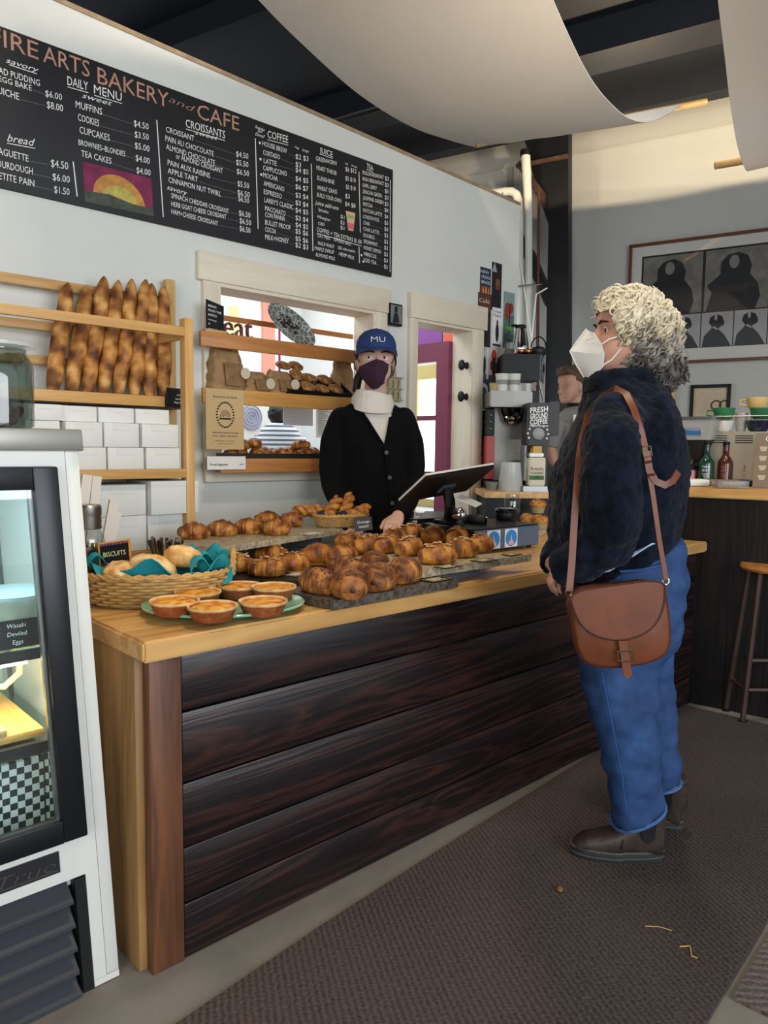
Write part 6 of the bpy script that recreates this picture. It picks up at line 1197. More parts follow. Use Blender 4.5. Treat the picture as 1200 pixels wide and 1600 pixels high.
# thin white cord draped from the pipes
k = BM(); tube(k, [cpx(812, 400, .58), cpx(818, 440, .58), cpx(825, 490, .58), cpx(832, 535, .58)], .006, 6); tube(k, [cpx(855, 450, .58), cpx(838, 460, .58), cpx(834, 500, .58), cpx(831, 535, .58)], .006, 6); single('white_cord', k, WHITEP, 'white cord hanging in a V before the two pipes', 'cord')
k = BM(); tube(k, [cpx(785, 300, .6), cpx(786, 380, .62), cpx(789, 430, .62), cpx(792, 480, .62)], .004, 6); single('grey_cable', k, mat('cable_grey', '#55575a', .6), 'thin grey cable hanging down the wall end', 'cable')
# ================================================================ things on the back bar
def onbar(x, y, z=ZB): p = WBar(x, y, max(.06, (754 - y) * .021)); p.z = z + .001; return p
BOT = [(1103, 741, '#12382c', '#d9dcd4', 'dark green bottle with white lettering, leftmost on the bar', 'lettering'), (1133, 738, '#47241f', '#a86a52', 'brown-red bottle behind the wrapped cookies', 'lettering'), (1165, 736, '#4c5964', '#a3405a', 'slate grey bottle with red lettering beside the brown board', 'lettering')]
for i, (x, y, c1, c2, l, _) in enumerate(BOT):
    q = onbar(x, y); t = thing('bottle', l, 'bottle', q, group='bottles on the back bar'); k = BM(); s = .96
    lathe(k, [(.028 * s, 0), (.032 * s, .008), (.040 * s, .012), (.041 * s, .11), (.038 * s, .130), (.024 * s, .150), (.017 * s, .162), (.016 * s, .205), (.018 * s, .207), (.018 * s, .214), (.015 * s, .215), (.0, .215)], 32, c=q); obj('glass', k, mat('bottle_%d' % i, c1, .12 if i < 2 else .3, coat=.3), t)
    k = BM(); lathe(k, [(.0165, .214), (.017, .216), (.017, .232), (.0, .233)], 20, c=q); obj('stopper', k, BLACKM, t)
    k = BM(); f_ = (CAMPOS - q); f_.z = 0; f_.normalize(); rx = V((-f_.y, f_.x, 0))
    def wrap(kk, rad):
        for v in kk.verts: r_ = v.co - q; a = r_.dot(rx) / rad; z_ = r_.z; v.co = q + f_ * (rad * math.cos(a)) + rx * (rad * math.sin(a)) + UP * z_
    tx = text_bm('THREE', q + UP * .092, rx, UP, .042, .013, align='CENTER'); merge(tx, text_bm('SPIRIT', q + UP * .074, rx, UP, .042, .013, align='CENTER')); merge(tx, text_bm('DRINKS', q + UP * .020, rx, UP, .026, .005, align='CENTER'))
    def tri(r0, r1):
        P0 = [(math.cos(a) * r0, math.sin(a) * r0) for a in (PI * 7 / 6 + PI, PI * 11 / 6 + PI, PI / 2 + PI)]; P1 = [(x_ * r1 / r0, y_ * r1 / r0) for x_, y_ in P0]
        for j in range(3):
            m_ = (j + 1) % 3
            for s0 in range(4):
                f0, f1 = s0 / 4, (s0 + 1) / 4; L = lambda A, B, f: (A[0] + (B[0] - A[0]) * f, A[1] + (B[1] - A[1]) * f)
                pts = [L(P0[j], P0[m_], f0), L(P0[j], P0[m_], f1), L(P1[j], P1[m_], f1), L(P1[j], P1[m_], f0)]; tx.faces.new([tx.verts.new(q + rx * a_ + UP * (.052 + b_)) for a_, b_ in pts])
    tri(.024, .021)
    for j in range(12): a0, a1 = 2 * PI * j / 12, 2 * PI * (j + 1) / 12; tx.faces.new([tx.verts.new(q + rx * (r_ * math.cos(a)) + UP * (.053 + r_ * math.sin(a))) for r_, a in ((.008, a0), (.008, a1), (.0062, a1), (.0062, a0))])
    wrap(tx, .0416 * s); obj('lettering', tx, mat('bottle_print_%d' % i, c2, .5), t)
# pink jar, napkins, cookie pack, grinder, machine with cups
q = onbar(1075, 741); t = thing('syrup_jar', 'dark jar with a pink label beside the grinder', 'jar', q); k = BM(); lathe(k, [(.034, 0), (.037, .006), (.037, .085), (.026, .105), (.022, .110), (.022, .128), (.0, .129)], 28, c=q); obj('jar', k, mat('dark_jar', '#2a211c', .15), t); k = BM(); lathe(k, [(.0374, .012), (.0376, .078)], 28, c=q, caps=False); obj('label', k, mat('pink_label', '#cf8f92', .5, var=.15, vs=40), t); k = BM(); lathe(k, [(.024, .112), (.024, .136), (.0, .137)], 24, c=q); obj('gold_lid', k, mat('gold_lid', '#a58a4a', .3, .8), t)
q = onbar(1084, 748); k = BM(); box(k, (q.x, q.y, ZB + .020), (.10, .13, .036), .9, 0, .012); single('napkin_stack', k, WHITEP, 'stack of white napkins on the bar in front of the pink-labelled jar', 'napkins')
q = onbar(1142, 752); t = thing('cookie_pack', 'clear pack of square biscuits lying on the bar before the bottles', 'package', q); rot = math.atan2(RT.y, RT.x) - .1
k = BM(); box(k, (q.x, q.y, ZB + .020), (.15, .07, .036), rot, 0, .004); obj('wrap', k, mat('clear_wrap', '#9a9c9c', .15, alpha=.5), t)
k = BM(); e_ = V((math.cos(rot), math.sin(rot), 0))
for i in range(8): box(k, V((q.x, q.y, ZB + .019)) - e_ * (.060 - i * .012), (.009, .055, .030), rot)
obj('crackers', k, mat('cracker', '#a87c4a', .8, var=.2, vs=60), t)
q2 = onbar(1130, 740); k = BM(); box(k, (q2.x + .0, q2.y + .0, ZB + .030), (.17, .05, .008), rot + .15); box(k, (q2.x, q2.y, ZB + .014), (.15, .05, .024), rot + .15, 0, .003); single('cookie_pack', k, mat('kraft_pack', '#8a7456', .5, var=.2, vs=20), 'brown pack of biscuits behind the clear one on the bar', 'package')
# hopper grinder behind the bar front
q = onbar(1078, 745); q = q + CN * .14; q.z = ZB + .001; t = thing('hopper_grinder', 'espresso grinder with a clear hopper and black throat on the bar', 'coffee grinder', q); s = .001
k = BM(); lathe(k, [(.060, 0), (.060, .02), (.045, .03), (.045, .09), (.055, .10), (.055, .12)], 28, c=q); obj('body', k, BLACKM, t); k = BM(); loft(k, [ell(q + UP * z, CD * a, CN * b_, 4 * 6, 6) for z, a, b_ in ((.12, .035, .035), (.16, .045, .045), (.235, .080, .07), (.24, .08, .07))]); obj('throat', k, mat('throat_black', '#111215', .45), t)
k = BM(); loft(k, [ell(q + UP * z, CD * a, CN * b_, 24, 6) for z, a, b_ in ((.24, .082, .072), (.345, .108, .09))], False); thicken(k, .003); obj('hopper', k, mat('smoky_clear', '#c4c6c2', .15, alpha=.4), t); k = BM(); loft(k, [ell(q + UP * z, CD * a, CN * b_, 24, 6) for z, a, b_ in ((.345, .110, .092), (.362, .110, .092))]); obj('lid', k, mat('hopper_lid', '#4c4f52', .4), t); k = BM(); p_ = q - CN * .078 + UP * .285; prism(k, [p_ - CD * .05 - UP * .02, p_ + CD * .03 - UP * .02, p_ + CD * .03 + UP * .02, p_ - CD * .05 + UP * .02], CN * -.002); obj('blue_tape', k, mat('blue_tape', '#2c5f96', .6), t)
q = onbar(1135, 745) + CN * .25; q.z = ZB + .001; t = thing('espresso_machine', 'beige-steel espresso machine with slotted back on the bar', 'coffee machine', q); EM = mat('machine_steel', '#a79f8c', .4, .5, var=.05, vs=4)
def em(s0, s1, o0, o1, z0, z1, r=.0):
    k = BM(); prism(k, [q + CD * s0 + CN * o0 + UP * z0, q + CD * s1 + CN * o0 + UP * z0, q + CD * s1 + CN * o1 + UP * z0, q + CD * s0 + CN * o1 + UP * z0], UP * (z1 - z0))
    if r: bmesh.ops.bevel(k, geom=k.edges[:], offset=r, segments=2, affect='EDGES')
    return k
obj('body', em(-.19, .42, -.10, .10, .03, .285, .006), EM, t); obj('foot', em(-.17, .40, -.08, .09, 0, .031), BLACKM, t); k = BM()
for c_ in range(4):
    for r_ in range(4): merge(k, em(-.12 + c_ * .125, -.035 + c_ * .125, -.102, -.0995, .225 + r_ * .012, .229 + r_ * .012))
obj('vent_slot', k, BLACKM, t); k = BM(); tube(k, [q + CD * -.10 - CN * .09 + UP * .365, q + CD * .42 - CN * .09 + UP * .365], .004, 8); tube(k, [q + CD * -.10 - CN * .09 + UP * .365, q + CD * -.10 - CN * .09 + UP * .285], .004, 8); obj('cup_rail', k, STEEL, t)
def mug(s, o, z, r, h, col, label, nm='cup', hs=1, tip=0.0):
    c_ = q + CD * s + CN * o + UP * z; t2 = thing('coffee_cup', label, 'cup', c_, group='cups on the espresso machine'); k = BM(); lathe(k, [(r * .62, 0), (r * .80, h * .2), (r, h), (r * .94, h), (r * .7, h * .2), (.0, h * .12)], 26, c=c_); obj('cup', k, mat('cup_' + col[1:], col, .2, coat=.3), t2)
    k = BM(); d_ = CD * hs; tube(k, [c_ + d_ * r * .9 + UP * h * .82, c_ + d_ * r * 1.45 + UP * h * .8, c_ + d_ * r * 1.5 + UP * h * .45, c_ + d_ * r * .78 + UP * h * .25], .0045, 8); obj('handle', k, mat('cup_' + col[1:], col, .2), t2)
mug(-.075, -.03, .286, .058, .058, '#ded8cc', 'white wide cup at the left on the espresso machine', hs=-1); mug(-.07, -.03, .350, .058, .062, '#2f7a4c', 'green speckled cup stacked on the white cup', hs=-1)
mug(.10, -.03, .286, .060, .058, '#1d2238', 'navy cup on the espresso machine under the green one', hs=1); mug(.11, -.03, .350, .056, .058, '#2c6b4a', 'green cup leaning right, under the yellow one', hs=1); mug(.085, -.0, .405, .056, .060, '#d8b978', 'yellow cup highest of the stacked cups', hs=-1); mug(.235, -.03, .286, .055, .07, '#d0762c', 'orange cup at the right edge of the machine', hs=1)
mug(.015, -.02, .286, .032, .10, '#9a9a94', 'grey speckled tumbler between the cup stacks', hs=1); mug(-.135, -.04, .286, .024, .055, '#b8b4aa', 'small glass at the left corner of the machine', hs=-1)
# brown menu board leaning at the right edge
q3 = onbar(1192, 744); t = thing('drink_board', 'brown drinks board reading Coffee with cup pictures at the right edge', 'sign', q3); ex = CD.copy(); ey = (UP + CN * .12).normalized(); nz_ = ex.cross(ey); nz_ = nz_ if nz_.dot(-CN) > 0 else -nz_
def sb(u_, v_, w_=0): return q3 - ex * .045 + ex * u_ + ey * v_ + nz_ * w_
k = BM(); prism(k, [sb(0, 0), sb(.26, 0), sb(.26, .275), sb(0, .275)], nz_ * .006); obj('board', k, mat('board_taupe', '#7d6d5c', .6, var=.1, vs=8), t)
k = text_bm('COFFEE', sb(.045, .235, .0065), ex, ey, .14, .026, depth=.0005); obj('lettering', k, CHALK, t)
for r_ in range(4):
    for c_ in range(4): k = BM(); b_ = sb(.02 + c_ * .058, .040 + r_ * .048, .0065); k.faces.new([k.verts.new(b_ + ex * a_ + ey * e2) for a_, e2 in ((.008, 0), (.030, 0), (.038, .024), (0, .024))]); obj('cup_picture', k, mat('board_cream', '#b7a892', .7), t)
# ---- pictures on the back wall
def wallpic(name, x0, y0, x1, y1, fw, label, frame_m, mat_m, z_off=.0, dep=.03):
    a, c = WB(x0, y1), WB(x1, y0); s0, s1 = (a - BP).dot(BD), (c - BP).dot(BD); return s0, s1, a.z, c.z
def wb(s, z, o): return BP + BD * s + UP * z - BN * o
def wbox(s0, s1, z0, z1, o0, o1): k = BM(); prism(k, [wb(s0, z0, o0), wb(s1, z0, o0), wb(s1, z1, o0), wb(s0, z1, o0)], -BN * (o1 - o0)); return k
a = WB(985, 384); c = WB(1056, 570); s0 = (a - BP).dot(BD); zt_ = (a.z + WB(1200, 358).z) / 2; zb_ = (c.z + WB(1200, 561).z) / 2; s1 = s0 + 2.05
t = thing('framed_photographs', 'large brown-framed picture of black and white portraits in two rows', 'picture', wb((s0 + s1) / 2, zb_, .02)); FRB = mat('frame_brown', '#5d3320', .4)
k = BM(); fwid = .022
for r_ in ((s0, s1, zb_, zb_ + fwid), (s0, s1, zt_ - fwid, zt_), (s0, s0 + fwid, zb_, zt_), (s1 - fwid, s1, zb_, zt_)): merge(k, wbox(*r_, .002, .035))
obj('frame', k, FRB, t); obj('mount', wbox(s0 + fwid, s1 - fwid, zb_ + fwid, zt_ - fwid, .002, .012), mat('mount_white', '#d5d3ca', .6), t)
m0, m1, n0, n1 = s0 + .10, s1 - .10, zb_ + .115, zt_ - .10; obj('print_ground', wbox(m0, m1, n0, n1, .012, .013), mat('print_near_black', '#17161a', .5), t)
zm = n0 + (n1 - n0) * .36; PG = mat('portrait_grey', '#77736c', .5, var=.35, vs=9); PD = mat('portrait_dark', '#1b1b1d', .5, var=.3, vs=9); PL2 = mat('portrait_pale', '#a9a5a3', .5, var=.08, vs=6)
nW = 4; wW = (m1 - m0) / nW
for i in range(nW):
    x0 = m0 + i * wW + .014; x1 = m0 + (i + 1) * wW - .006; p_ = obj('large_portrait', wbox(x0, x1, zm + .006, n1 - .014, .013, .0135), PG, t); k = BM(); cx = (x0 + x1) / 2 - .02
    hgt = n1 - zm; outline = [(-.20, 0), (-.16, .30), (-.20, .42), (-.10, .60), (-.10, .78), (-.05, .90), (.03, .93), (.10, .86), (.13, .70), (.12, .56), (.18, .40), (.20, .2), (.17, 0)]
    prism(k, [wb(cx + u_ * .93, zm + .006 + v_ * hgt * .96, .0135) for u_, v_ in outline], -BN * .0006); obj('robed_silhouette', k, PD, p_); k = BM(); prism(k, [wb(cx + .0 + .035 * math.cos(j * PI / 8), zm + hgt * .76 + .05 * math.sin(j * PI / 8), .0142) for j in range(16)], -BN * .0004); obj('pale_face', k, PG, p_)
wS = wW / 2
for i in range(nW * 2):
    x0 = m0 + i * wS + .004; x1 = m0 + (i + 1) * wS - .004; p_ = obj('small_portrait', wbox(x0, x1, n0 + .004, zm - .004, .013, .0135), PL2, t); k = BM(); cx = (x0 + x1) / 2; hgt = zm - n0
    o_ = [(-.115, 0), (-.10, .32), (-.04, .56), (-.045, .62), (-.065, .72), (-.055, .88), (-.01, .96), (.035, .90), (.05, .78), (.058, .70), (.05, .62), (.02, .57), (.015, .50), (.06, .34), (.10, .10), (.115, 0)]
    prism(k, [wb(cx + u_ * .9, n0 + .004 + v_ * hgt * .95, .0135) for u_, v_ in o_], -BN * .0006); obj('seated_silhouette', k, PD, p_); k = BM(); prism(k, [wb(cx - .01 + .010 * math.cos(j * PI / 5), n0 + hgt * .84 + .025 * math.sin(j * PI / 5), .0142) for j in range(10)], -BN * .0004); prism(k, [wb(cx + u_, n0 + hgt * v_, .0142) for u_, v_ in ((-.035, .56), (.0, .48), (.015, .50), (-.02, .585))], -BN * .0004); obj('pale_highlight', k, PL2, p_)
obj('glazing', wbox(s0 + fwid, s1 - fwid, zb_ + fwid, zt_ - fwid, .026, .028), glass('picture_glass', '#f8f8f8', .02, .03), t)
a = WB(1077, 660); c = WB(1143, 600); s0, s1, z0, z1 = (a - BP).dot(BD), (c - BP).dot(BD), a.z, c.z
t = thing('framed_sketch', 'small black-framed pale sketch on the wall above the grinder', 'picture', wb((s0 + s1) / 2, z0, .02)); k = BM(); f2 = .026
for r_ in ((s0, s1, z0, z0 + f2), (s0, s1, z1 - f2, z1), (s0, s0 + f2, z0, z1), (s1 - f2, s1, z0, z1)): merge(k, wbox(*r_, .002, .025))
obj('frame', k, BLACKM, t); obj('sheet', wbox(s0 + f2, s1 - f2, z0 + f2, z1 - f2, .002, .012), mat('sketch_paper', '#b3a58c', .7, var=.12, vs=14), t); k = BM()
for i in (0, 1):
    c_ = wb(s0 + .19 + i * .06, z0 + .13, .0125); tube(k, [c_ + BD * .035 * math.cos(j * PI / 8) + UP * .035 * math.sin(j * PI / 8) for j in range(16)], .006, 5, closed=True)
obj('drawn_ring', k, mat('sketch_ink', '#4a332c', .7), t)
a = WB(1044, 650); c = WB(1056, 597); s0, s1 = (a - BP).dot(BD), (c - BP).dot(BD); t = thing('framed_print', 'wood-framed print mostly hidden behind the customer', 'picture', wb(s0 - .1, a.z, .02)); k = BM()
for r_ in ((s0 - .3, s1, a.z - .2, a.z - .175), (s0 - .3, s1, c.z - .025, c.z), (s1 - .025, s1, a.z - .2, c.z), (s0 - .3, s0 - .275, a.z - .2, c.z)): merge(k, wbox(*r_, .002, .03))
obj('frame', k, BEECHZ, t); obj('sheet', wbox(s0 - .276, s1 - .024, a.z - .176, c.z - .024, .002, .01), mat('print_grey', '#6d675c', .6, var=.15, vs=8), t)
# ---- stool at the right
sp = onz(1160, 1130, 0); t = thing('bar_stool', 'rusty metal bar stool with a wooden seat cut off by the right edge', 'stool', sp + CD * .14); SM = mat('stool_steel', '#4a3b35', .5, .5, var=.2, vs=14); sc0 = sp + RT * .155 + FW * .10; ST = .72
stz = onz(1196, 862, ST + .0); 
feet = [sp, sp + RT * .32, sp + RT * .32 + FW * .17, sp + FW * .17]
cen = (feet[0] + feet[1] + feet[2] + feet[3]) / 4
tops = [V((cen.x, cen.y, ST)) + (f - cen) * .62 for f in feet]
for f, tp_ in zip(feet, tops): k = BM(); tube(k, [f + UP * .012, tp_], .013, 8); obj('leg', k, SM, t); k = BM(); lathe(k, [(.02, .0005), (.02, .012)], 12, c=f); obj('foot', k, BLACKM, t)
for z in (.16, .30):
    for i in range(4):
        f0 = feet[i].lerp(tops[i], z / ST); f1 = feet[(i + 1) % 4].lerp(tops[(i + 1) % 4], z / ST)
        if z < .2 or i == 0: k = BM(); tube(k, [f0, f1], .010, 8); obj('stretcher', k, SM, t)
k = BM(); lathe(k, [(.0, ST + .001), (.15, ST + .001), (.155, ST + .012), (.15, ST + .03), (.0, ST + .03)], 36, c=(cen.x, cen.y, 0)); obj('seat', k, WARMW, t)
# ---- big glass jar on the fridge
q = ony(6, 684, FY + .14); q = V((q.x - .01, FY + .16, 1.300 + .013)); t = thing('cookie_jar', 'large clear glass jar with a flat glass lid on top of the fridge', 'jar', q); q = q + UP * .001
k = BM(); lathe(k, [(.072, 0), (.079, .006), (.080, .02), (.080, .135), (.074, .155), (.066, .166), (.066, .175)], 40, c=q, caps=False); thicken(k, .003); obj('glass', k, glass('thick_jar_glass', '#d3dad6', .02, .2), t); k = BM(); lathe(k, [(.068, .176), (.084, .180), (.084, .187), (.06, .190), (.0, .192)], 40, c=q); obj('lid', k, mat('lid_glass', '#c9d2cf', .08, alpha=.5), t)
k = BM(); rr = random.Random(9)
for i in range(14): blob(k, q + V((rr.uniform(-.045, .045), rr.uniform(-.045, .045), .014 + rr.random() * .045)), (.024, .024, .010), 10, Matrix.Rotation(rr.uniform(-1, 1), 3, 'X') @ Matrix.Rotation(rr.uniform(-1, 1), 3, 'Y'))
o = obj('biscotti', k, mat('biscotti', '#6b4028', .7, var=.4, vs=30), t, sharp=80); o['kind'] = 'stuff'
# ---- crumbs on the mat
k = BM(); p = onz(875, 1391, .012); blob(k, p + UP * .004, (.016, .009, .004), 8, Matrix.Rotation(.6, 3, 'Z')); single('dry_leaf', k, mat('leaf_brown', '#7a5a3c', .8), 'small curled brown leaf on the mat before the counter', 'leaf')
k = BM(); P_ = [onz(x, y, .013) for x, y in ((1062, 1479), (1078, 1478), (1081, 1494), (1090, 1497))]; tube(k, P_, .0018, 6); single('straw_piece', k, mat('straw', '#b89a5c', .8), 'bent straw fragment on the mat near the lower right', 'straw')
k = BM(); tube(k, [onz(1008, 1447, .013), onz(1030, 1448, .014), onz(1050, 1454, .013)], .0012, 6); single('straw_piece', k, mat('straw', '#b89a5c', .8), 'long thin straw on the mat left of the bent one', 'straw')
# ---- kitchen contents seen through the openings
t = thing('kitchen_table', 'white kitchen table beyond the doorway', 'table', (3.7, 4.0, 0)); k = BM(); bx(k, (3.45, 3.35, .82), (3.90, 4.6, .86), r=.004); obj('table_top', k, STEEL, t)
for x, y in ((3.50, 3.4), (3.85, 3.4), (3.50, 4.55), (3.85, 4.55)): k = BM(); bx(k, (x - .02, y - .02, 0), (x + .02, y + .02, .82)); obj('leg', k, STEEL, t)
p = ony(680, 712, 3.95); k = BM(); vs = blob(k, (p.x, p.y, .861 + .09), (.13, .10, .10), 20)
for v in vs: v.co += (v.co - V((p.x, p.y, .95))) * .35 * noise.noise(v.co * 9); v.co.z = max(v.co.z, .861)
single('blue_bundle', k, mat('teal_bag', '#2d93ad', .6, var=.2, vs=10), 'crumpled blue bag on the kitchen table through the door', 'bag')
p = ony(668, 716, 3.85); k = BM(); box(k, (p.x, p.y, .861 + .045), (.10, .10, .09), .4, 0, .005); single('red_box', k, mat('kitchen_red', '#c2563e', .5), 'small red box beside the blue bag in the kitchen', 'box')
def kpaper(x0, y0, x1, y1, yy, label, m=WHITEP, lines=0):
    p, q_ = ony(x0, y1, yy), ony(x1, y0, yy); t = thing('hanging_paper', label, 'paper', ((p.x + q_.x) / 2, yy, p.z)); k = BM(); bx(k, (p.x, yy, p.z), (q_.x, yy + .004, q_.z)); obj('sheet', k, m, t)
    if lines:
        k = BM(); w, h = q_.x - p.x, q_.z - p.z
        for i in range(lines): z = q_.z - h * (.08 + .86 * i / lines); bx(k, (p.x + w * .12, yy - .0015, z - h * .018), (p.x + w * (.55 + .3 * ((i * 7) % 3) / 2), yy - .0005, z))
        obj('print', k, mat('print_grey_text', '#75777a', .7), t)
    return t
kpaper(443, 633, 489, 664, 3.30, 'blank white paper hanging in the kitchen opening', mat('lilac_paper', '#dcdde6', .7)); kpaper(494, 634, 520, 684, 3.32, 'printed list hanging in the kitchen opening behind the barista', WHITEP, 16)
t = kpaper(378, 630, 408, 684, 5.0, 'white sheet with drawn spirals on the far kitchen wall'); c_ = ony(393, 652, 4.99); k = BM()
for r_ in (.02, .045, .07, .095): tube(k, [c_ + V((r_ * math.cos(j * PI / 12), 0, r_ * math.sin(j * PI / 12))) for j in range(24)], .005, 5, closed=True)
obj('spiral', k, mat('spiral_lilac', '#8c8fb8', .7), t)
t = kpaper(408, 628, 430, 686, 5.15, 'tall white sheet behind the kitchen worker')
# ================================================================ people
SKIN = mat('skin', '#c08f78', .5, var=.06, vs=20); SKIN2 = mat('skin_pale', '#d3aa98', .5, var=.04, vs=20)
SKIN.node_tree.nodes['Principled BSDF'].inputs['Subsurface Weight'].default_value = .05
EYEW = mat('eye_white', '#e4e0dc', .2); IRIS = mat('iris', '#2c2018', .15)
def head_rings(k, org, fw, up, s):
    """head with chin at org: fw = where the face looks"""
    fw = fw.normalized(); rt = fw.cross(up).normalized(); up = rt.cross(fw).normalized()
    P = lambda x, y, z: org + (rt * x + fw * y + up * z) * s
    T = [(.0, .07, .34, .22), (.025, .13, .375, .14), (.07, .19, .395, .06), (.14, .245, .405, -.08), (.21, .285, .405, -.20), (.28, .31, .40, -.30), (.36, .325, .395, -.37), (.44, .335, .385, -.41), (.50, .345, .375, -.435), (.56, .35, .385, -.45), (.64, .352, .40, -.455), (.72, .348, .395, -.45), (.80, .325, .36, -.42), (.88, .27, .29, -.35), (.95, .18, .18, -.24), (1.0, .05, .03, -.08)]
    rings = []
    for z, w, yf, yb in T:
        c, hy = (yf + yb) / 2, (yf - yb) / 2; r = []
        for j in range(36):
            a = 2 * PI * j / 36; ca, sa = math.cos(a), math.sin(a); p = 2.35
            x = w * abs(ca) ** (2 / p) * (1 if ca >= 0 else -1); y = c + hy * abs(sa) ** (2 / p) * (1 if sa >= 0 else -1)
            if sa > .3: e = math.exp(-((abs(x) - .15) / .075) ** 2 - ((z - .50) / .055) ** 2); y -= .055 * e; y += .018 * math.exp(-((abs(x) - .17) / .1) ** 2 - ((z - .37) / .06) ** 2)
            r.append(P(x, y, z))
        rings.append(r)
    loft(k, rings)
    loft(k, [ell(P(0, y, z), rt * a * s, fw * b_ * s, 12) for z, y, a, b_ in ((.55, .36, .030, .03), (.47, .39, .038, .05), (.38, .42, .055, .075), (.325, .43, .080, .085), (.295, .415, .070, .06), (.285, .39, .03, .03))])   # nose
    for z, a, y in ((.205, .105, .405), (.17, .095, .40)): blob(k, P(0, y - .012, z), (.001, .001, .001), 8); tube(k, [P(-a, y - .045, z), P(-a * .5, y - .005, z + .004), P(0, y, z), P(a * .5, y - .005, z + .004), P(a, y - .045, z)], [.012 * s, .022 * s, .024 * s, .022 * s, .012 * s], 8)   # lips
    for sx in (-1, 1):
        m3 = Matrix((rt, fw, up)).transposed(); blob(k, P(sx * .36, -.03, .43), (.035 * s, .085 * s, .135 * s), 14, m3 @ Matrix.Rotation(sx * .35, 3, 'Z'))
    return P, rt, up
def eyes(P, rt, fw, s, par, look=0.0, yoff=0.0):
    yoff -= .004
    for sx in (-1, 1):
        c = P(sx * .148, .300 + yoff, .50); k = BM(); blob(k, c, (.050 * s,) * 3, 18); e = obj('eye', k, EYEW, par); d = (fw + rt * look).normalized(); k = BM(); blob(k, c + d * .033 * s, (.027 * s,) * 3, 14); obj('iris', k, IRIS, e)
        for z, th, m in ((.600, .016, 'brow'),):
            k = BM(); tube(k, [P(sx * .065, .395, z - .01), P(sx * .15, .395, z + .012), P(sx * .25, .33, z - .006)], [.012 * s, .017 * s, .007 * s], 8); obj('eyebrow', k, BROW, par)
        k = BM(); tube(k, [P(sx * .085, .352 + yoff, .505), P(sx * .118, .365 + yoff, .535), P(sx * .155, .364 + yoff, .54), P(sx * .20, .335 + yoff, .515)], [.007 * s, .014 * s, .014 * s, .007 * s], 6); obj('eyelid', k, SKIN2, par)
BROW = mat('brow_dark', '#2a1d17', .8)
def hand(k, w, d, n, s=1.0, curl=.5, mirror=1):
    """wrist w, pointing d, palm facing n"""
    d = d.normalized(); n = (n - d * n.dot(d)).normalized(); l = d.cross(n) * mirror
    loft(k, [ell(w + d * t * s, l * a * s, n * b_ * s, 16, 2.6) for t, a, b_ in ((-.02, .026, .020), (.0, .028, .019), (.03, .036, .017), (.065, .042, .015), (.09, .040, .013), (.096, .03, .009))])
    for i, (o, L, r) in enumerate(((-.031, .066, .0082), (-.0105, .076, .0086), (.0105, .071, .0084), (.031, .056, .0075))):
        p = w + d * .082 * s + l * o * s; pts = [p]; a = .15; spread = l * o * .9
        for f, c in ((.45, curl * .7), (.30, curl), (.25, curl * .7)): a += c; p = p + ((d + spread) .normalized() * math.cos(a) + n * math.sin(a)) * L * f * s; pts.append(p)
        tube(k, pts, [r * s, r * s * .98, r * s * .9, r * s * .72], 10)
    b = w + d * .022 * s - l * .026 * s; t1 = b - l * .024 * s + d * .028 * s + n * .010 * s; t2 = t1 - l * .006 * s + d * .030 * s + n * .012 * s
    tube(k, [b, t1, t2, t2 + d * .012 * s + n * .004 * s], [.013 * s, .0115 * s, .0095 * s, .007 * s], 10)
def R3(xL, yL, xR, yR, d, hd, n=24, p=2.3, dd=0.0):
    a, c = ond(xL, yL, d), ond(xR, yR, d); return ell((a + c) / 2 + FW * dd, (c - a) / 2, FW * hd, n, p)
def noisy(bm, amp, sc, seed=0, stretch=(1, 1, 1)):
    bm.normal_update()
    mv = [(v, v.normal * amp * noise.noise(V((v.co.x * sc * stretch[0] + seed, v.co.y * sc * stretch[1], v.co.z * sc * stretch[2])))) for v in bm.verts]
    for v, o in mv: v.co += o
def shrinkrings(rings, f): 
    out = []
    for r in rings: c = sum((V(p) for p in r), V()) / len(r); out.append([c + (V(p) - c) * f for p in r])
    return out
# ---------------------------------------------------------------- customer
D0 = 2.27; LF = -RT; LN = -FW
cust = thing('person', 'person in a navy fleece coat and blue jeans facing the counter, white mask', 'person', V((onz(985, 1325, 0).x, onz(985, 1325, 0).y, .011)))
TORSO = [R3(886, 912, 1050, 843, D0, .165), R3(874, 872, 1062, 800, D0, .185), R3(866, 815, 1067, 752, D0, .20), R3(868, 755, 1066, 712, D0, .21), R3(880, 705, 1060, 675, D0, .212), R3(897, 668, 1050, 648, D0, .205), R3(908, 638, 1040, 624, D0, .175), R3(914, 616, 1026, 604, D0, .125), R3(918, 598, 1014, 590, D0, .095), R3(921, 588, 1010, 582, D0, .088)]
SLN = [(ond(960, 655, 2.09), .072), (ond(956, 690, 2.035), .081), (ond(954, 740, 2.01), .085), (ond(955, 790, 2.005), .085), (ond(957, 826, 2.02), .080), (ond(945, 850, 2.05), .075), (ond(920, 866, 2.07), .066), (ond(890, 882, 2.09), .058), (ond(868, 890, 2.11), .050)]
SLF = [(ond(950, 655, 2.43), .075), (ond(915, 700, 2.47), .082), (ond(898, 760, 2.45), .082), (ond(893, 815, 2.40), .075), (ond(885, 855, 2.32), .064), (ond(866, 884, 2.23), .050)]
FUR = mat('navy_fleece', '#07090f', .95, col2='#151c2c', vs=22, bump=.55, bs=75, sheen=.06, spec=.1)
k = BM(); loft(k, TORSO)
for S in (SLN, SLF): tube(k, [p for p, r in S], [r for p, r in S], 20)
for S in (SLN, SLF): blob(k, S[0][0], (.078,) * 3, 16)
k = remesh(k, .009, 3); noisy(k, .014, 14, 3, (1, 1, .5)); noisy(k, .006, 45, 9)
coat = obj('fleece_coat', k, FUR, cust, sharp=180)
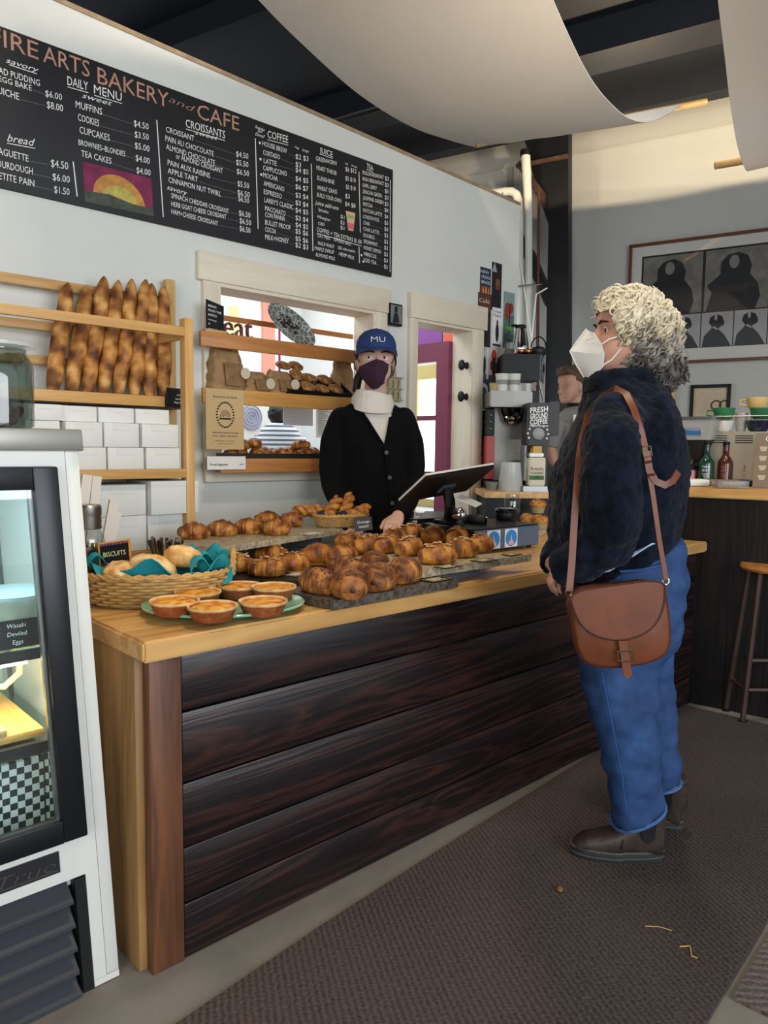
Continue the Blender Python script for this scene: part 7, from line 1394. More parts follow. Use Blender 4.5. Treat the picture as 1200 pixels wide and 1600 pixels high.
# collar
k = BM(); CL_ = [R3(914, 612, 1020, 600, D0, .115), R3(912, 596, 1022, 588, D0, .112), R3(918, 583, 1016, 578, D0, .102), R3(928, 584, 1008, 580, D0, .09), R3(930, 604, 1008, 598, D0, .09)]; loft(k, CL_, False); k = remesh(k, .008, 3) if False else k; bmesh.ops.subdivide_edges(k, edges=k.edges[:], cuts=2); noisy(k, .006, 40, 5); obj('collar', k, FUR, coat, sharp=180)
# jeans
HIP = [R3(896, 895, 1058, 835, D0, .155), R3(892, 925, 1064, 862, D0, .17), R3(894, 965, 1066, 910, D0, .18), R3(899, 1000, 1060, 960, D0, .18), R3(905, 1030, 1046, 1005, D0, .17), R3(915, 1045, 1030, 1030, D0, .14)]
LEGN = [R3(902, 1010, 1018, 1000, 2.20, .10), R3(908, 1060, 1022, 1050, 2.19, .095), R3(920, 1110, 1022, 1100, 2.185, .090), R3(936, 1165, 1026, 1150, 2.18, .085), R3(948, 1215, 1030, 1200, 2.18, .083), R3(955, 1255, 1033, 1235, 2.18, .083), R3(957, 1288, 1036, 1252, 2.18, .084)]
LEGF = [R3(950, 1000, 1050, 980, 2.36, .10), R3(965, 1050, 1046, 1035, 2.36, .095), R3(978, 1100, 1050, 1085, 2.36, .088), R3(990, 1150, 1054, 1130, 2.36, .082), R3(1000, 1195, 1057, 1180, 2.36, .078), R3(1004, 1228, 1059, 1214, 2.36, .078)]
DEN = mat('denim', '#162d54', .8, col2='#2a4c7c', vs=9, bump=.25, bs=180)
k = BM(); loft(k, HIP); loft(k, LEGN); loft(k, LEGF); k = remesh(k, .008, 5); noisy(k, .013, 9, 1, (1, 1, 1.8)); noisy(k, .006, 22, 6, (1, 1, 1.2)); jn = obj('jeans', k, DEN, cust, sharp=180)
DENL = mat('denim_faded', '#42669a', .8, var=.15, vs=40); DENS = mat('denim_seam', '#27477c', .85)
k = BM(); tube(k, [V(p) for p in LEGN[-1]], .0055, 6, closed=True); obj('rolled_hem', k, DENL, jn); k = BM(); tube(k, [V(p) for p in LEGF[-1]], .0055, 6, closed=True); obj('rolled_hem', k, DENL, jn)
k = BM(); tube(k, [ond(x, y, d) for x, y, d in ((940, 1050, 2.088), (950, 1100, 2.088), (962, 1160, 2.088), (972, 1215, 2.090), (978, 1265, 2.092))], .003, 6); obj('seam', k, DENS, jn); k = BM(); tube(k, [ond(x, y, d) for x, y, d in ((968, 893, 2.09), (1000, 891, 2.085), (1030, 884, 2.10), (1045, 878, 2.13))], .004, 6); obj('seam', k, DENS, jn); k = BM(); tube(k, [ond(x, y, d) for x, y, d in ((1046, 880, 2.13), (1050, 925, 2.13))], .003, 6); obj('seam', k, DENS, jn)
# shirt tail below the coat
k = BM(); grid(k, lambda u, v: ond(940 + 84 * u - 4 * v, 884 - 34 * u + (16 - 2 * abs(u - .2) * 10) * v, 2.040 + .02 * u * u + .006 * math.sin(u * 12) - .01 * v), 16, 6); thicken(k, .004); obj('shirt_tail', k, mat('pale_blue_shirt', '#a9bcd6', .8), cust)
# boots
BOOT = mat('boot_leather', '#362c26', .5, var=.45, vs=14, bump=.2, bs=50); SOLE = mat('boot_sole', '#2a2b2b', .7); ELA = mat('boot_elastic', '#0c0c0d', .8)
def boot(heel_px, toe_px, ankle_w, d, par):
    h, t_ = onz(*heel_px, .012), onz(*toe_px, .012); h.z = t_.z = .0115; f = (t_ - h).normalized(); L = (t_ - h).length; l = UP.cross(f).normalized(); P = lambda x, y, z: h + f * x * L + l * y + UP * z
    k = BM(); n = 40; out = []
    for j in range(n): a = 2 * PI * j / n; cx = math.cos(a); w = .047 if cx > 0 else .040; out.append((.5 + .5 * cx * (1 if abs(cx) < .99 else 1), w * math.sin(a) * (1 + .15 * cx)))
    loft(k, [[P(x, y * s_, z) for x, y in out] for z, s_ in ((.0, .94), (.004, 1.0), (.030, 1.02), (.034, .98))]); 
    sl = obj('sole', k, SOLE, par)
    k = BM(); tube(k, [P(x, y * 1.03, .031) for x, y in out], .0035, 6, closed=True); obj('welt', k, mat('boot_welt', '#4d4a45', .7), sl)
    k = BM(); tube(k, [P(x, y * 1.015, .012) for x, y in out], .0030, 6, closed=True); obj('sole_band', k, mat('sole_band', '#3d4244', .7), sl)
    k = BM(); RG = []
    for x, zt_, w in ((.02, .11, .030), (.08, .135, .036), (.2, .135, .040), (.32, .125, .041), (.42, .105, .042), (.55, .085, .045), (.7, .072, .047), (.85, .060, .043), (.94, .045, .032), (.985, .028, .016)):
        c = P(x, 0, .02 + (zt_ - .02) / 2); RG.append(ell(c, l * w, UP * ((zt_ - .02) / 2 + .004), 20, 2.6))
    loft(k, RG); loft(k, [ell(P(x, 0, z), f * a * 1.0, l * b_, 20, 2.3) for z, x, a, b_ in ((.07, .22, .062, .040), (.11, .20, .060, .043), (.145, .20, .060, .045), (.185, .20, .060, .046))]); k = remesh(k, .006, 3); up_ = obj('upper', k, BOOT, par, sharp=180)
    for sy in (-1, 1): k = BM(); prism(k, [P(x, sy * .0455, z) for x, z in ((.12, .145), (.30, .145), (.27, .085), (.20, .07), (.14, .085))], l * (-.012 * sy)); obj('elastic_panel', k, ELA, up_)
    k = BM(); tube(k, [P(.46 + .02 * math.cos(j * .7), .046 * math.cos(PI * j / 12), .045 + .058 * math.sin(PI * j / 12)) for j in range(13)], .0025, 6); obj('vamp_seam', k, ELA, up_)
    k = BM(); tube(k, [P(.03, 0, .12), P(-.015, 0, .14), P(-.01, 0, .165), P(.03, 0, .17)], .006, 6); obj('pull_tab', k, ELA, up_)
bt = boot((1036, 1342), (891, 1331), 0, 2.2, cust); boot((1066, 1297), (956, 1268), 0, 2.36, cust)
# body under the clothes
HO = ond(943, 588, D0); hs = .236; HF = (LF + UP * .10).normalized()
HO = ond(971, 585, D0) + UP * .0
k = BM(); CP_, crt, cup = head_rings(k, HO, HF, UP, hs)
loft(k, [ell(HO + UP * z + RT * x, RT * a, FW * b_, 20) for z, x, a, b_ in ((.08, .02, .06, .06), (.0, .02, .058, .058), (-.05, .025, .062, .065), (-.10, .03, .09, .10))]); loft(k, shrinkrings(TORSO[:8], .86)); loft(k, shrinkrings(HIP, .86))
for S in (LEGN, LEGF): loft(k, shrinkrings(S, .72))
for S in (SLN, SLF): tube(k, [p for p, r in S], [r * .62 for p, r in S], 16)
for fx, dd_ in (((1008, 1290), 2.20), ((1044, 1250), 2.36)): a_ = ond(fx[0], fx[1], dd_); tube(k, [ond(fx[0] - 8, fx[1] - 60, dd_), V((a_.x, a_.y, .17))], [.045, .030], 14)
hand(k, SLN[-1][0] + RT * .085, LF * .8 - UP * .25 + FW * .5, UP * -1 + FW * .2, .92, .75, 1); hand(k, SLF[-1][0] + RT * .07, LF * .8 - UP * .3 - FW * .3, UP * -1, .92, .75, -1)
k = remesh(k, .0055, 2); body = obj('body', k, SKIN, cust, sharp=180)
k = BM(); 
for i in range(1): eyes(CP_, crt, HF, hs, body, .0, -.022)
# mask
MASKW = mat('white_mask', '#d9d8d2', .8, var=.02, vs=10)
def mask(ridge, edgeL, edgeR, m, par, nm='face_mask', t=.003):
    def cr(P, u):
        n = len(P) - 1; x = u * n; i = min(int(x), n - 1); return P[i].lerp(P[i + 1], x - i)
    k = BM(); 
    for E in (edgeL, edgeR): grid(k, lambda u, v: cr(ridge, u).lerp(cr(E, u), v) + (cr(ridge, .5) - cr(E, .5)).normalized() * .010 * math.sin(PI * v) * math.sin(PI * u), 17, 9)
    bmesh.ops.remove_doubles(k, verts=k.verts[:], dist=1e-4); thicken(k, t); return obj(nm, k, m, par, sharp=25)
rd = [ond(x, y, D0) for x, y in ((917, 515), (905, 531), (892, 549), (902, 570), (913, 588))]
eN = [ond(x, y, D0 - w) for x, y, w in ((926, 520, .038), (938, 534, .066), (944, 553, .074), (942, 573, .068), (925, 592, .040))]; eF = [ond(x, y, D0 + w) for x, y, w in ((926, 520, .038), (938, 534, .066), (944, 553, .074), (942, 573, .068), (925, 592, .040))]
mk = mask(rd, eN, eF, MASKW, cust); k = BM(); tube(k, [p + (p - ond(930, 550, D0)).normalized() * .003 for p in rd], .0022, 6); obj('centre_seam', k, MASKW, mk)
k = BM(); mids = [ond(908, 552, D0 - .034), ond(920, 553, D0 - .058), ond(934, 553, D0 - .074)]; tube(k, [p - FW * .010 for p in mids], .0013, 6); tube(k, [p - FW * .008 for p in (ond(914, 532, D0 - .026), ond(926, 528, D0 - .050))], .0013, 6); obj('pressed_seam', k, MASKW, mk)
k = BM()
for sg in (-1, 1):
    k = BM(); tube(k, [ond(940, 538, D0 + sg * .070), ond(952, 530, D0 + sg * .082), ond(968, 525, D0 + sg * .086)], .0022, 6); tube(k, [ond(941, 571, D0 + sg * .070), ond(956, 562, D0 + sg * .08), ond(970, 545, D0 + sg * .086)], .0022, 6); obj('ear_loop', k, MASKW, mk)
# hair: a soft mass with many curls
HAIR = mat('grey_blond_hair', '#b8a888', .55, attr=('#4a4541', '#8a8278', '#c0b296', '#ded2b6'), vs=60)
k = BM(); hc = CP_(0, -.06, .62)
blob(k, CP_(0, -.05, .66), (.118, .108, .104), 24, Matrix.Rotation(0, 3, 'Z')); blob(k, CP_(0, -.22, .50), (.105, .108, .115), 24); blob(k, CP_(0, -.33, .24), (.085, .10, .085), 24); blob(k, CP_(0, -.10, .30), (.07, .112, .08), 20); blob(k, CP_(0, .10, .88), (.07, .085, .045), 20); blob(k, CP_(0, .02, .26), (.055, .108, .07), 18); blob(k, CP_(.0, -.42, .08), (.07, .09, .055), 20)
k = remesh(k, .007, 4)
bmesh.ops.delete(k, geom=[v for v in k.verts if (v.co - CP_(0, .26, .42)).length < .085 or ((v.co - HO).dot(HF) > .075 and (v.co - HO).dot(cup) < .72 * hs)], context='VERTS'); k.normal_update(); base_pts = [(v.co.copy(), v.normal.copy()) for v in k.verts]
noisy(k, .010, 45, 2); noisy(k, .005, 110, 7)
rr = random.Random(11)
for i in range(900):
    c, n_ = base_pts[rr.randrange(len(base_pts))]
    if (c - HO).dot(HF) > .06 and (c - HO).z < .20: continue
    if (c - HO).dot(HF) > .088: continue
    t = (V((0, 0, -1)) - n_ * -n_.z); t = (t + LF * rr.uniform(-.7, .5) + FW * rr.uniform(-.5, .5)); t = (t - n_ * t.dot(n_)).normalized() if t.length > .05 else LF; b_ = n_.cross(t); L = rr.uniform(.025, .05); ph = rr.uniform(0, 6); am = rr.uniform(.004, .009)
    pts = [c + t * L * u - n_ * .004 + n_ * (.006 + am * math.sin(u * 7 + ph)) + b_ * am * 1.3 * math.cos(u * 7 + ph) for u in (0, .12, .25, .37, .5, .62, .75, .87, 1)]; tube(k, pts, [.0015, .003, .0036, .0038, .0036, .0034, .003, .0022, .001], 5)
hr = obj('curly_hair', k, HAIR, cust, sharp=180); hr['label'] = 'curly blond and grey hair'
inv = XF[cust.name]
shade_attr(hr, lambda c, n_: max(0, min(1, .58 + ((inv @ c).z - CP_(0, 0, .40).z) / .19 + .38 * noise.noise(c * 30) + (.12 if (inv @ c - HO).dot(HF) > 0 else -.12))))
# ---- shoulder bag
LEA = mat('tan_leather', '#6b3820', .42, var=.22, vs=8, bump=.04, bs=220); LEB = mat('leather_edge', '#43200f', .5); BRASS = mat('brass_buckle', '#c7b48a', .25, 1.0)
DBg = 1.955
bag = thing('shoulder_bag', 'brown leather shoulder bag with a buckled flap hanging at the customer\'s hip', 'bag', ond(970, 1045, DBg + .05))
out = [(889, 926), (960, 916), (1038, 907), (1046, 950), (1050, 995), (1046, 1018), (1032, 1031), (1000, 1041), (955, 1045), (922, 1041), (906, 1028), (897, 990)]
def rounded(pts, it=2):
    for _ in range(it): pts = [q for a, c in zip(pts, pts[1:] + pts[:1]) for q in ((a[0] * .75 + c[0] * .25, a[1] * .75 + c[1] * .25), (a[0] * .25 + c[0] * .75, a[1] * .25 + c[1] * .75))]
    return pts
ro = rounded(out, 2); cxy = (970, 980)
def sc(pts, f): return [((x - cxy[0]) * f + cxy[0], (y - cxy[1]) * f + cxy[1]) for x, y in pts]
k = BM(); loft(k, [[ond(x, y, DBg) + FW * o for x, y in sc(ro, f)] for o, f in ((.000, .93), (.006, .985), (.020, 1.0), (.055, 1.0), (.066, .985), (.072, .95))]); obj('body', k, LEA, bag, sharp=50)
fl = [(888, 924), (960, 913), (1037, 904), (1038, 930), (1034, 955), (1020, 980), (995, 995), (965, 1000), (935, 995), (910, 980), (896, 955)]; rf = rounded(fl, 2)
k = BM(); loft(k, [[ond(x, y, DBg) + FW * o for x, y in rf] for o in (-.006, -.001)]); flp = obj('flap', k, LEA, bag, sharp=50)
k = BM(); tube(k, [ond(x, y, DBg) - FW * .0065 for x, y in rf], .0028, 6, closed=True); obj('flap_piping', k, LEB, flp)
k = BM(); tube(k, [ond(x, y, DBg) + FW * .012 for x, y in ro], .0035, 6, closed=True); obj('body_piping', k, LEB, bag)
k = BM(); prism(k, [ond(x, y, DBg) - FW * .009 for x, y in ((964, 1000), (978, 999), (985, 1053), (981, 1057), (976, 1057), (972, 1054))], FW * -.004); obj('closing_strap', k, LEA, bag)
k = BM(); tube(k, [ond(x, y, DBg) - FW * .014 for x, y in ((963, 1015), (985, 1014), (987, 1030), (964, 1031))], .0032, 6, closed=True); obj('buckle', k, BRASS, bag)
def ribbon(pts, w, t, nvec):
    """flat strap along pts; nvec = outward direction"""
    k = BM(); rings = []
    for i, p in enumerate(pts):
        d = (pts[min(i + 1, len(pts) - 1)] - pts[max(i - 1, 0)]).normalized(); s = d.cross(nvec).normalized(); n_ = s.cross(d); rings.append([p + s * w / 2 + n_ * t, p - s * w / 2 + n_ * t, p - s * w / 2, p + s * w / 2])
    loft(k, rings); return k
S1 = [ond(*a) for a in ((889, 924, DBg + .03), (893, 880, 2.00), (897, 812, 2.015), (901, 760, 2.03), (905, 715, 2.05), (908, 690, 2.12), (918, 650, 2.18), (942, 618, 2.17), (962, 607, 2.10), (978, 616, 2.045), (990, 640, 2.005), (1000, 672, 1.99), (1007, 700, 1.995))]
st1 = obj('strap', ribbon(S1, .019, .004, -FW), LEA, bag)
S2 = [ond(*a) for a in ((1007, 698, 1.992), (1013, 735, 1.99), (1020, 775, 1.985), (1029, 840, 1.99), (1040, 905, DBg + .03))]; obj('strap', ribbon(S2, .013, .004, -FW), LEA, bag)
S3 = [ond(*a) for a in ((1010, 705, 1.985), (1014, 735, 1.985), (1024, 752, 1.985), (1038, 758, 1.985), (1050, 752, 2.0), (1059, 738, 2.02))]; obj('strap_end', ribbon(S3, .019, .004, -FW), LEA, bag)
k = BM(); tube(k, [ond(x, y, 1.982) for x, y in ((1003, 700), (1016, 697), (1019, 712), (1006, 715))], .0022, 6, closed=True); obj('strap_buckle', k, BRASS, bag)
k = BM(); 
for x, y, d in ((1012, 722, 1.98), (1017, 742, 1.978)): tube(k, [ond(x - 6, y + 1, d), ond(x + 6, y - 1, d)], .004, 6)
obj('strap_keeper', k, LEB, bag)
for x, y in ((889, 926), (1040, 908)): k = BM(); tube(k, [ond(x, y, DBg + .03) + RT * .009 * math.cos(j * PI / 6) + UP * .010 * math.sin(j * PI / 6) for j in range(12)], .0024, 6, closed=True); obj('ring', k, BRASS, bag)
# ---------------------------------------------------------------- barista
D1 = 3.50; bo = ond(586, 700, D1); bar_ = thing('person', 'person in a blue cap, plum mask and black cardigan behind the counter', 'person', V((bo.x, bo.y, .001)))
TB = [R3(534, 900, 640, 900, D1, .13), R3(535, 820, 640, 820, D1, .125), R3(534, 760, 640, 760, D1, .122), R3(531, 705, 637, 705, D1, .122), R3(527, 672, 635, 674, D1, .118), R3(525, 653, 636, 657, D1, .105), R3(538, 637, 626, 640, D1, .085), R3(556, 626, 612, 628, D1, .072)]
AL_ = [(ond(532, 655, D1), .060), (ond(522, 690, D1 - .01), .064), (ond(519, 730, D1 - .02), .060), (ond(521, 758, D1 - .04), .055), (ond(532, 785, D1 - .14), .048), (ond(548, 806, D1 - .24), .042)]
AR_ = [(ond(631, 657, D1), .060), (ond(641, 692, D1 - .01), .062), (ond(646, 730, D1 - .02), .058), (ond(645, 758, D1 - .04), .053), (ond(636, 785, D1 - .14), .047), (ond(622, 806, D1 - .24), .042)]
CARD_ = mat('black_cardigan', '#08080a', .9, var=.2, vs=40, bump=.3, bs=220, spec=.2)
k = BM(); loft(k, TB)
for S in (AL_, AR_): tube(k, [p for p, r in S], [r for p, r in S], 18); blob(k, S[0][0], (.060,) * 3, 14)
k = remesh(k, .008, 4); noisy(k, .007, 11, 3, (1, 1, .6))
def px(p): r_ = p - CAMPOS; z = r_.dot(_f); return 600 + F * r_.dot(CR) / z, 800 - F * r_.dot(CU) / z
def inpoly(x, y, P):
    c = False; j = len(P) - 1
    for i in range(len(P)):
        if (P[i][1] > y) != (P[j][1] > y) and x < (P[j][0] - P[i][0]) * (y - P[i][1]) / (P[j][1] - P[i][1]) + P[i][0]: c = not c
        j = i
    return c
VP_ = [(549, 600), (553, 628), (574, 655), (601, 699), (609, 660), (613, 630), (612, 600)]
bmesh.ops.delete(k, geom=[v for v in k.verts if (v.co - bo).dot(FW) < .0 and inpoly(*px(v.co), VP_)], context='VERTS'); cg = obj('cardigan', k, CARD_, bar_, sharp=180)
k = BM(); dfr = D1 - .128; tube(k, [ond(x, y, d) for x, y, d in ((566, 645, D1 - .108), (574, 656, D1 - .115), (589, 680, D1 - .122), (601, 699, D1 - .126), (606, 740, D1 - .127), (611, 790, D1 - .128), (613, 840, D1 - .128))], .0065, 8); tube(k, [ond(x, y, d) for x, y, d in ((610, 652, D1 - .10), (606, 675, D1 - .12), (601, 699, D1 - .126))], .0065, 8); obj('front_band', k, CARD_, cg)
for x, y in ((604, 707), (609, 746), (613, 786)): k = BM(); c = ond(x, y, D1 - .137); tube(k, [c, c - FW * .004], .0095, 16); obj('button', k, mat('button_grey', '#3a3a3e', .25), cg)
WS = mat('cream_sweater', '#d9d3c9', .85, var=.03, vs=20, bump=.15, bs=150)
k = BM(); loft(k, shrinkrings(TB[1:], .94)); k = remesh(k, .009, 3); sw = obj('sweater', k, WS, bar_, sharp=180)
k = BM(); CW = [R3(549, 634, 617, 640, D1 - .01, .100), R3(550, 622, 617, 629, D1 - .012, .100), R3(556, 609, 612, 617, D1 - .005, .088), R3(559, 608, 609, 616, D1 - .005, .080), R3(560, 622, 608, 628, D1 - .005, .078)]; loft(k, CW, False); bmesh.ops.subdivide_edges(k, edges=k.edges[:], cuts=2, smooth=.6)
for v in k.verts:
    fr_ = max(0, -(v.co - bo).dot(FW) - .02) / .09; lo_ = max(0, min(1, (ond(585, 612, D1).z - v.co.z) / .06)); v.co -= UP * .030 * fr_ * lo_ + FW * .018 * fr_ * lo_ * math.sin(lo_ * 7)
noisy(k, .006, 14, 4); obj('cowl_neck', k, WS, sw, sharp=180)
# body of the barista
hsB = .245; BF = (-FW + RT * .10).normalized(); HB = ond(587, 602, D1) + FW * .03
k = BM(); BPf, brt, bup = head_rings(k, HB, BF, UP, hsB)
loft(k, [ell(HB + UP * z, RT * a, FW * b_, 20) for z, a, b_ in ((.06, .055, .058), (0, .052, .055), (-.06, .056, .058), (-.11, .09, .07))]); loft(k, shrinkrings(TB, .84))
for S in (AL_, AR_): tube(k, [p for p, r in S], [r * .66 for p, r in S], 14)
hand(k, AL_[-1][0], -FW - UP * .35 + RT * .3, -UP, 1, .5, -1); hand(k, AR_[-1][0], -FW - UP * .35 - RT * .3, -UP, 1, .5, 1)
for sx in (-1, 1): q = bo + RT * .09 * sx; tube(k, [V((q.x, q.y, .95)), V((q.x, q.y, .50)), V((q.x, q.y, .09)), V((q.x, q.y, .04)) - FW * .02, V((q.x, q.y, .035)) - FW * .14], [.085, .058, .042, .04, .03], 16)
k = remesh(k, .0048, 2); bb = obj('body', k, SKIN2, bar_, sharp=180); eyes(BPf, brt, BF, hsB, bb, .42, .008)
k = BM(); 
for sx in (-1, 1): q = bo + RT * .09 * sx; loft(k, [ell((q.x, q.y, z), RT * a, FW * a, 20) for z, a in ((.98, .10), (.5, .075), (.1, .07), (.05, .075))])
loft(k, [ell((bo.x, bo.y, z), RT * .175, FW * .12, 24) for z in (.93, 1.02)]); obj('trousers', k, BLACKM, bar_)
for sx in (-1, 1): q = bo + RT * .09 * sx; k = BM(); loft(k, [ell(V((q.x, q.y, .002)) - FW * y + UP * (h_ / 2), RT * w, UP * h_ / 2, 16, 3) for y, w, h_ in ((-.06, .035, .07), (0, .045, .09), (.08, .05, .08), (.16, .048, .055), (.20, .03, .04))]); obj('shoe', k, BLACKM, bar_)
PLUM = mat('plum_mask', '#3f2338', .85, var=.05, vs=20)
rd = [ond(*a) for a in ((590, 561, D1 - .104), (588, 573, D1 - .128), (587, 586, D1 - .135), (586, 598, D1 - .118), (585, 608, D1 - .075))]
eL = [ond(*a) for a in ((580, 564, D1 - .092), (562, 573, D1 - .030), (561, 580, D1 - .015), (566, 591, D1 - .025), (579, 606, D1 - .06))]; eR = [ond(*a) for a in ((598, 564, D1 - .092), (613, 572, D1 - .022), (614, 580, D1 - .01), (608, 592, D1 - .025), (591, 607, D1 - .06))]
mk = mask(rd, eL, eR, PLUM, bar_); k = BM()
for S in (((562, 566), (556, 558), (553, 552)), ((612, 568), (616, 560), (618, 553)), ((563, 588), (556, 578), (553, 566)), ((610, 590), (616, 580), (618, 566))): tube(k, [ond(*S[0], D1 - .03), ond(*S[1], D1 - .005), ond(*S[2], D1 + .02)], .0022, 6)
obj('ear_loop', k, BLACKM, mk)
HB2 = mat('dark_brown_hair', '#1b1513', .5, var=.3, vs=60, stretch=(1, 1, .2)); k = BM(); blob(k, BPf(0, -.10, .60), (.095, .095, .095), 20); blob(k, BPf(0, -.30, .35), (.075, .05, .075), 18); tube(k, [BPf(-.34, -.06, .62), BPf(-.355, -.02, .45), BPf(-.345, -.08, .30)], [.016, .014, .006], 10); tube(k, [BPf(.34, -.06, .62), BPf(.355, -.02, .48), BPf(.345, -.08, .36)], [.014, .010, .005], 10); tube(k, [BPf(.20, -.40, .40), BPf(.33, -.36, .15), BPf(.36, -.33, -.08), BPf(.30, -.3, -.2)], [.02, .022, .018, .008], 12); k = remesh(k, .006, 2); noisy(k, .003, 80, 1, (1, 1, .2)); obj('hair', k, HB2, bar_, sharp=180)
CAPB = mat('cap_blue', '#223a6e', .75, var=.08, vs=20, bump=.15, bs=150); k = BM(); rings = []
for z, rx, fy, by in ((.66, .385, .435, -.47), (.74, .39, .445, -.475), (.84, .375, .425, -.45), (.94, .325, .36, -.39), (1.02, .24, .26, -.29), (1.065, .13, .13, -.17), (1.08, .02, .0, -.03)):
    rings.append([BPf(rx * math.cos(2 * PI * j / 40), (fy + by) / 2 + (fy - by) / 2 * math.sin(2 * PI * j / 40), z - .02 * math.sin(2 * PI * j / 40) * 0) for j in range(40)])
loft(k, rings); cp = obj('cap', k, CAPB, bar_, sharp=60)
k = BM()
def brim(u, v):
    a = PI * (.08 + .84 * u); rx, ry = .385 + .02 * v, .43; e = v * .34 * math.sin(PI * u) ** .7; return BPf(rx * math.cos(a), (-.015) + .445 * math.sin(a) + e, .675 - .085 * v * math.sin(a) - .075 * (1 - math.sin(a)) * v - .045 * (math.cos(a)) ** 2 * v)
grid(k, brim, 25, 8); thicken(k, .004); obj('brim', k, CAPB, cp)
k = BM(); blob(k, BPf(0, -.02, 1.08), (.008, .008, .005), 10); obj('top_button', k, CAPB, cp)
def wrapcap(kk, dy):
    for v in kk.verts:
        r_ = (v.co - HB) / hsB; x, z = r_.dot(brt), r_.dot(bup); f_ = min(.99, abs(x) / .385); fy = .445 if z < .80 else .445 - (z - .80) * .62; v.co = BPf(x, -.015 + (fy + .015) * math.sqrt(1 - f_ * f_) + dy, z)
for o_, w_, h_, m, dy in ((.014, .30, .130, mat('cap_letter_edge', '#17224a', .7), .004), (.0, .27, .112, mat('cap_letter_white', '#e6e6e6', .7), .008)):
    k = text_bm('MU', BPf(0, .43, .775 - (h_ - .112) / 2), -brt, bup, w_ * hsB, h_ * hsB, align='CENTER', off=o_ - .004); bmesh.ops.subdivide_edges(k, edges=[e for e in k.edges if e.calc_length() > .01], cuts=2); wrapcap(k, dy); obj('lettering', k, m, cp)
# ---------------------------------------------------------------- worker at the coffee corner
D2 = 5.10; mo = ond(900, 700, D2); man = thing('person', 'person with short brown hair in a grey T-shirt by the coffee grinder', 'person', V((mo.x, mo.y, .001)))
MF = (-RT * .92 - FW * .35 - UP * .12).normalized(); hm = .235; HM = ond(896, 629, D2)
TM = [R3(868, 860, 935, 860, D2, .13), R3(866, 780, 935, 780, D2, .13), R3(866, 720, 935, 720, D2, .13), R3(866, 680, 934, 680, D2, .17), R3(868, 657, 932, 657, D2, .19), R3(876, 645, 926, 645, D2, .15), R3(886, 636, 918, 636, D2, .085)]
MA1 = [(ond(872, 660, D2 - .14), .058), (ond(863, 682, D2 - .17), .056), (ond(860, 700, D2 - .18), .050), (ond(866, 722, D2 - .2), .043), (ond(885, 735, D2 - .24), .036), (ond(905, 742, D2 - .28), .029)]
MA2 = [(ond(925, 660, D2 + .1), .058), (ond(935, 690, D2 + .1), .052), (ond(938, 725, D2 + .06), .044), (ond(920, 740, D2 - .08), .036), (ond(905, 746, D2 - .18), .029)]
k = BM(); MP, mrt, mup = head_rings(k, HM, MF, UP, hm); loft(k, [ell(HM + UP * z + RT * .02, RT * .056, FW * .056, 16) for z in (.07, 0, -.06)]); loft(k, shrinkrings(TM, .88))
for S in (MA1, MA2): tube(k, [p for p, r in S], [r * .8 for p, r in S], 14)
hand(k, MA1[-1][0], RT - UP * .1, -UP, 1, .5, 1); hand(k, MA2[-1][0], -RT - UP * .1, -UP, 1, .5, -1)
for sx in (-1, 1): q = mo + FW * .09 * sx; tube(k, [V((q.x, q.y, .95)), V((q.x, q.y, .5)), V((q.x, q.y, .08)), V((q.x, q.y, .035)) - RT * .14], [.085, .06, .045, .03], 14)
k = remesh(k, .006, 2); mb_ = obj('body', k, SKIN, man, sharp=180); BROW = mat('brow_brown', '#5a4030', .8); [obj('eyelid', (lambda k, s: (tube(k, [MP(s * .08, .345, .50), MP(s * .15, .352, .485), MP(s * .21, .32, .49)], [.004, .007, .004], 8), k)[1])(BM(), s), SKIN, mb_) for s in (-1, 1)]
k = BM(); loft(k, TM)
for S in (MA1, MA2): tube(k, [p for p, r in S[:3]], [r * 1.08 for p, r in S[:3]], 16)
k = remesh(k, .010, 3); noisy(k, .006, 14, 2); obj('t_shirt', k, mat('grey_tshirt', '#8b8884', .9, var=.05, vs=30), man, sharp=180)
k = BM(); blob(k, MP(0, -.13, .70), (.098, .098, .090), 20); blob(k, MP(0, -.26, .45), (.080, .080, .090), 18); blob(k, MP(0, .14, .90), (.08, .08, .042), 16); k = remesh(k, .007, 3); noisy(k, .008, 40, 2); noisy(k, .004, 120, 2)
bmesh.ops.delete(k, geom=[v for v in k.verts if (v.co - MP(0, .28, .42)).length < .095], context='VERTS'); obj('hair', k, mat('brown_hair', '#59402b', .6, var=.3, vs=70, stretch=(1, 1, .3)), man, sharp=180)
k = BM(); loft(k, [ell(HM + UP * z + RT * .022, RT * a, FW * a, 20) for z, a in ((-.075, .085), (-.055, .082), (-.01, .068), (-.005, .06))]); obj('neck_gaiter', k, BLACKM, man)
k = BM(); ap = [R3(872, 640 + 0, 930, 640, D2, .14)]; prism(k, [ond(896, 648, D2 - .185), ond(900, 648, D2 - .185), ond(897, 690, D2 - .19), ond(893, 690, D2 - .19)], FW * -.006); obj('apron_strap', k, WHITEP, man)
k = BM()
for sx in (-1, 1): q = mo + FW * .09 * sx; loft(k, [ell((q.x, q.y, z), RT * a, FW * a, 16) for z, a in ((.98, .10), (.5, .078), (.06, .07))])
loft(k, [ell((mo.x, mo.y, z), RT * .14, FW * .19, 20) for z in (.93, 1.02)]); obj('trousers', k, mat('dark_trousers', '#22242a', .8), man)
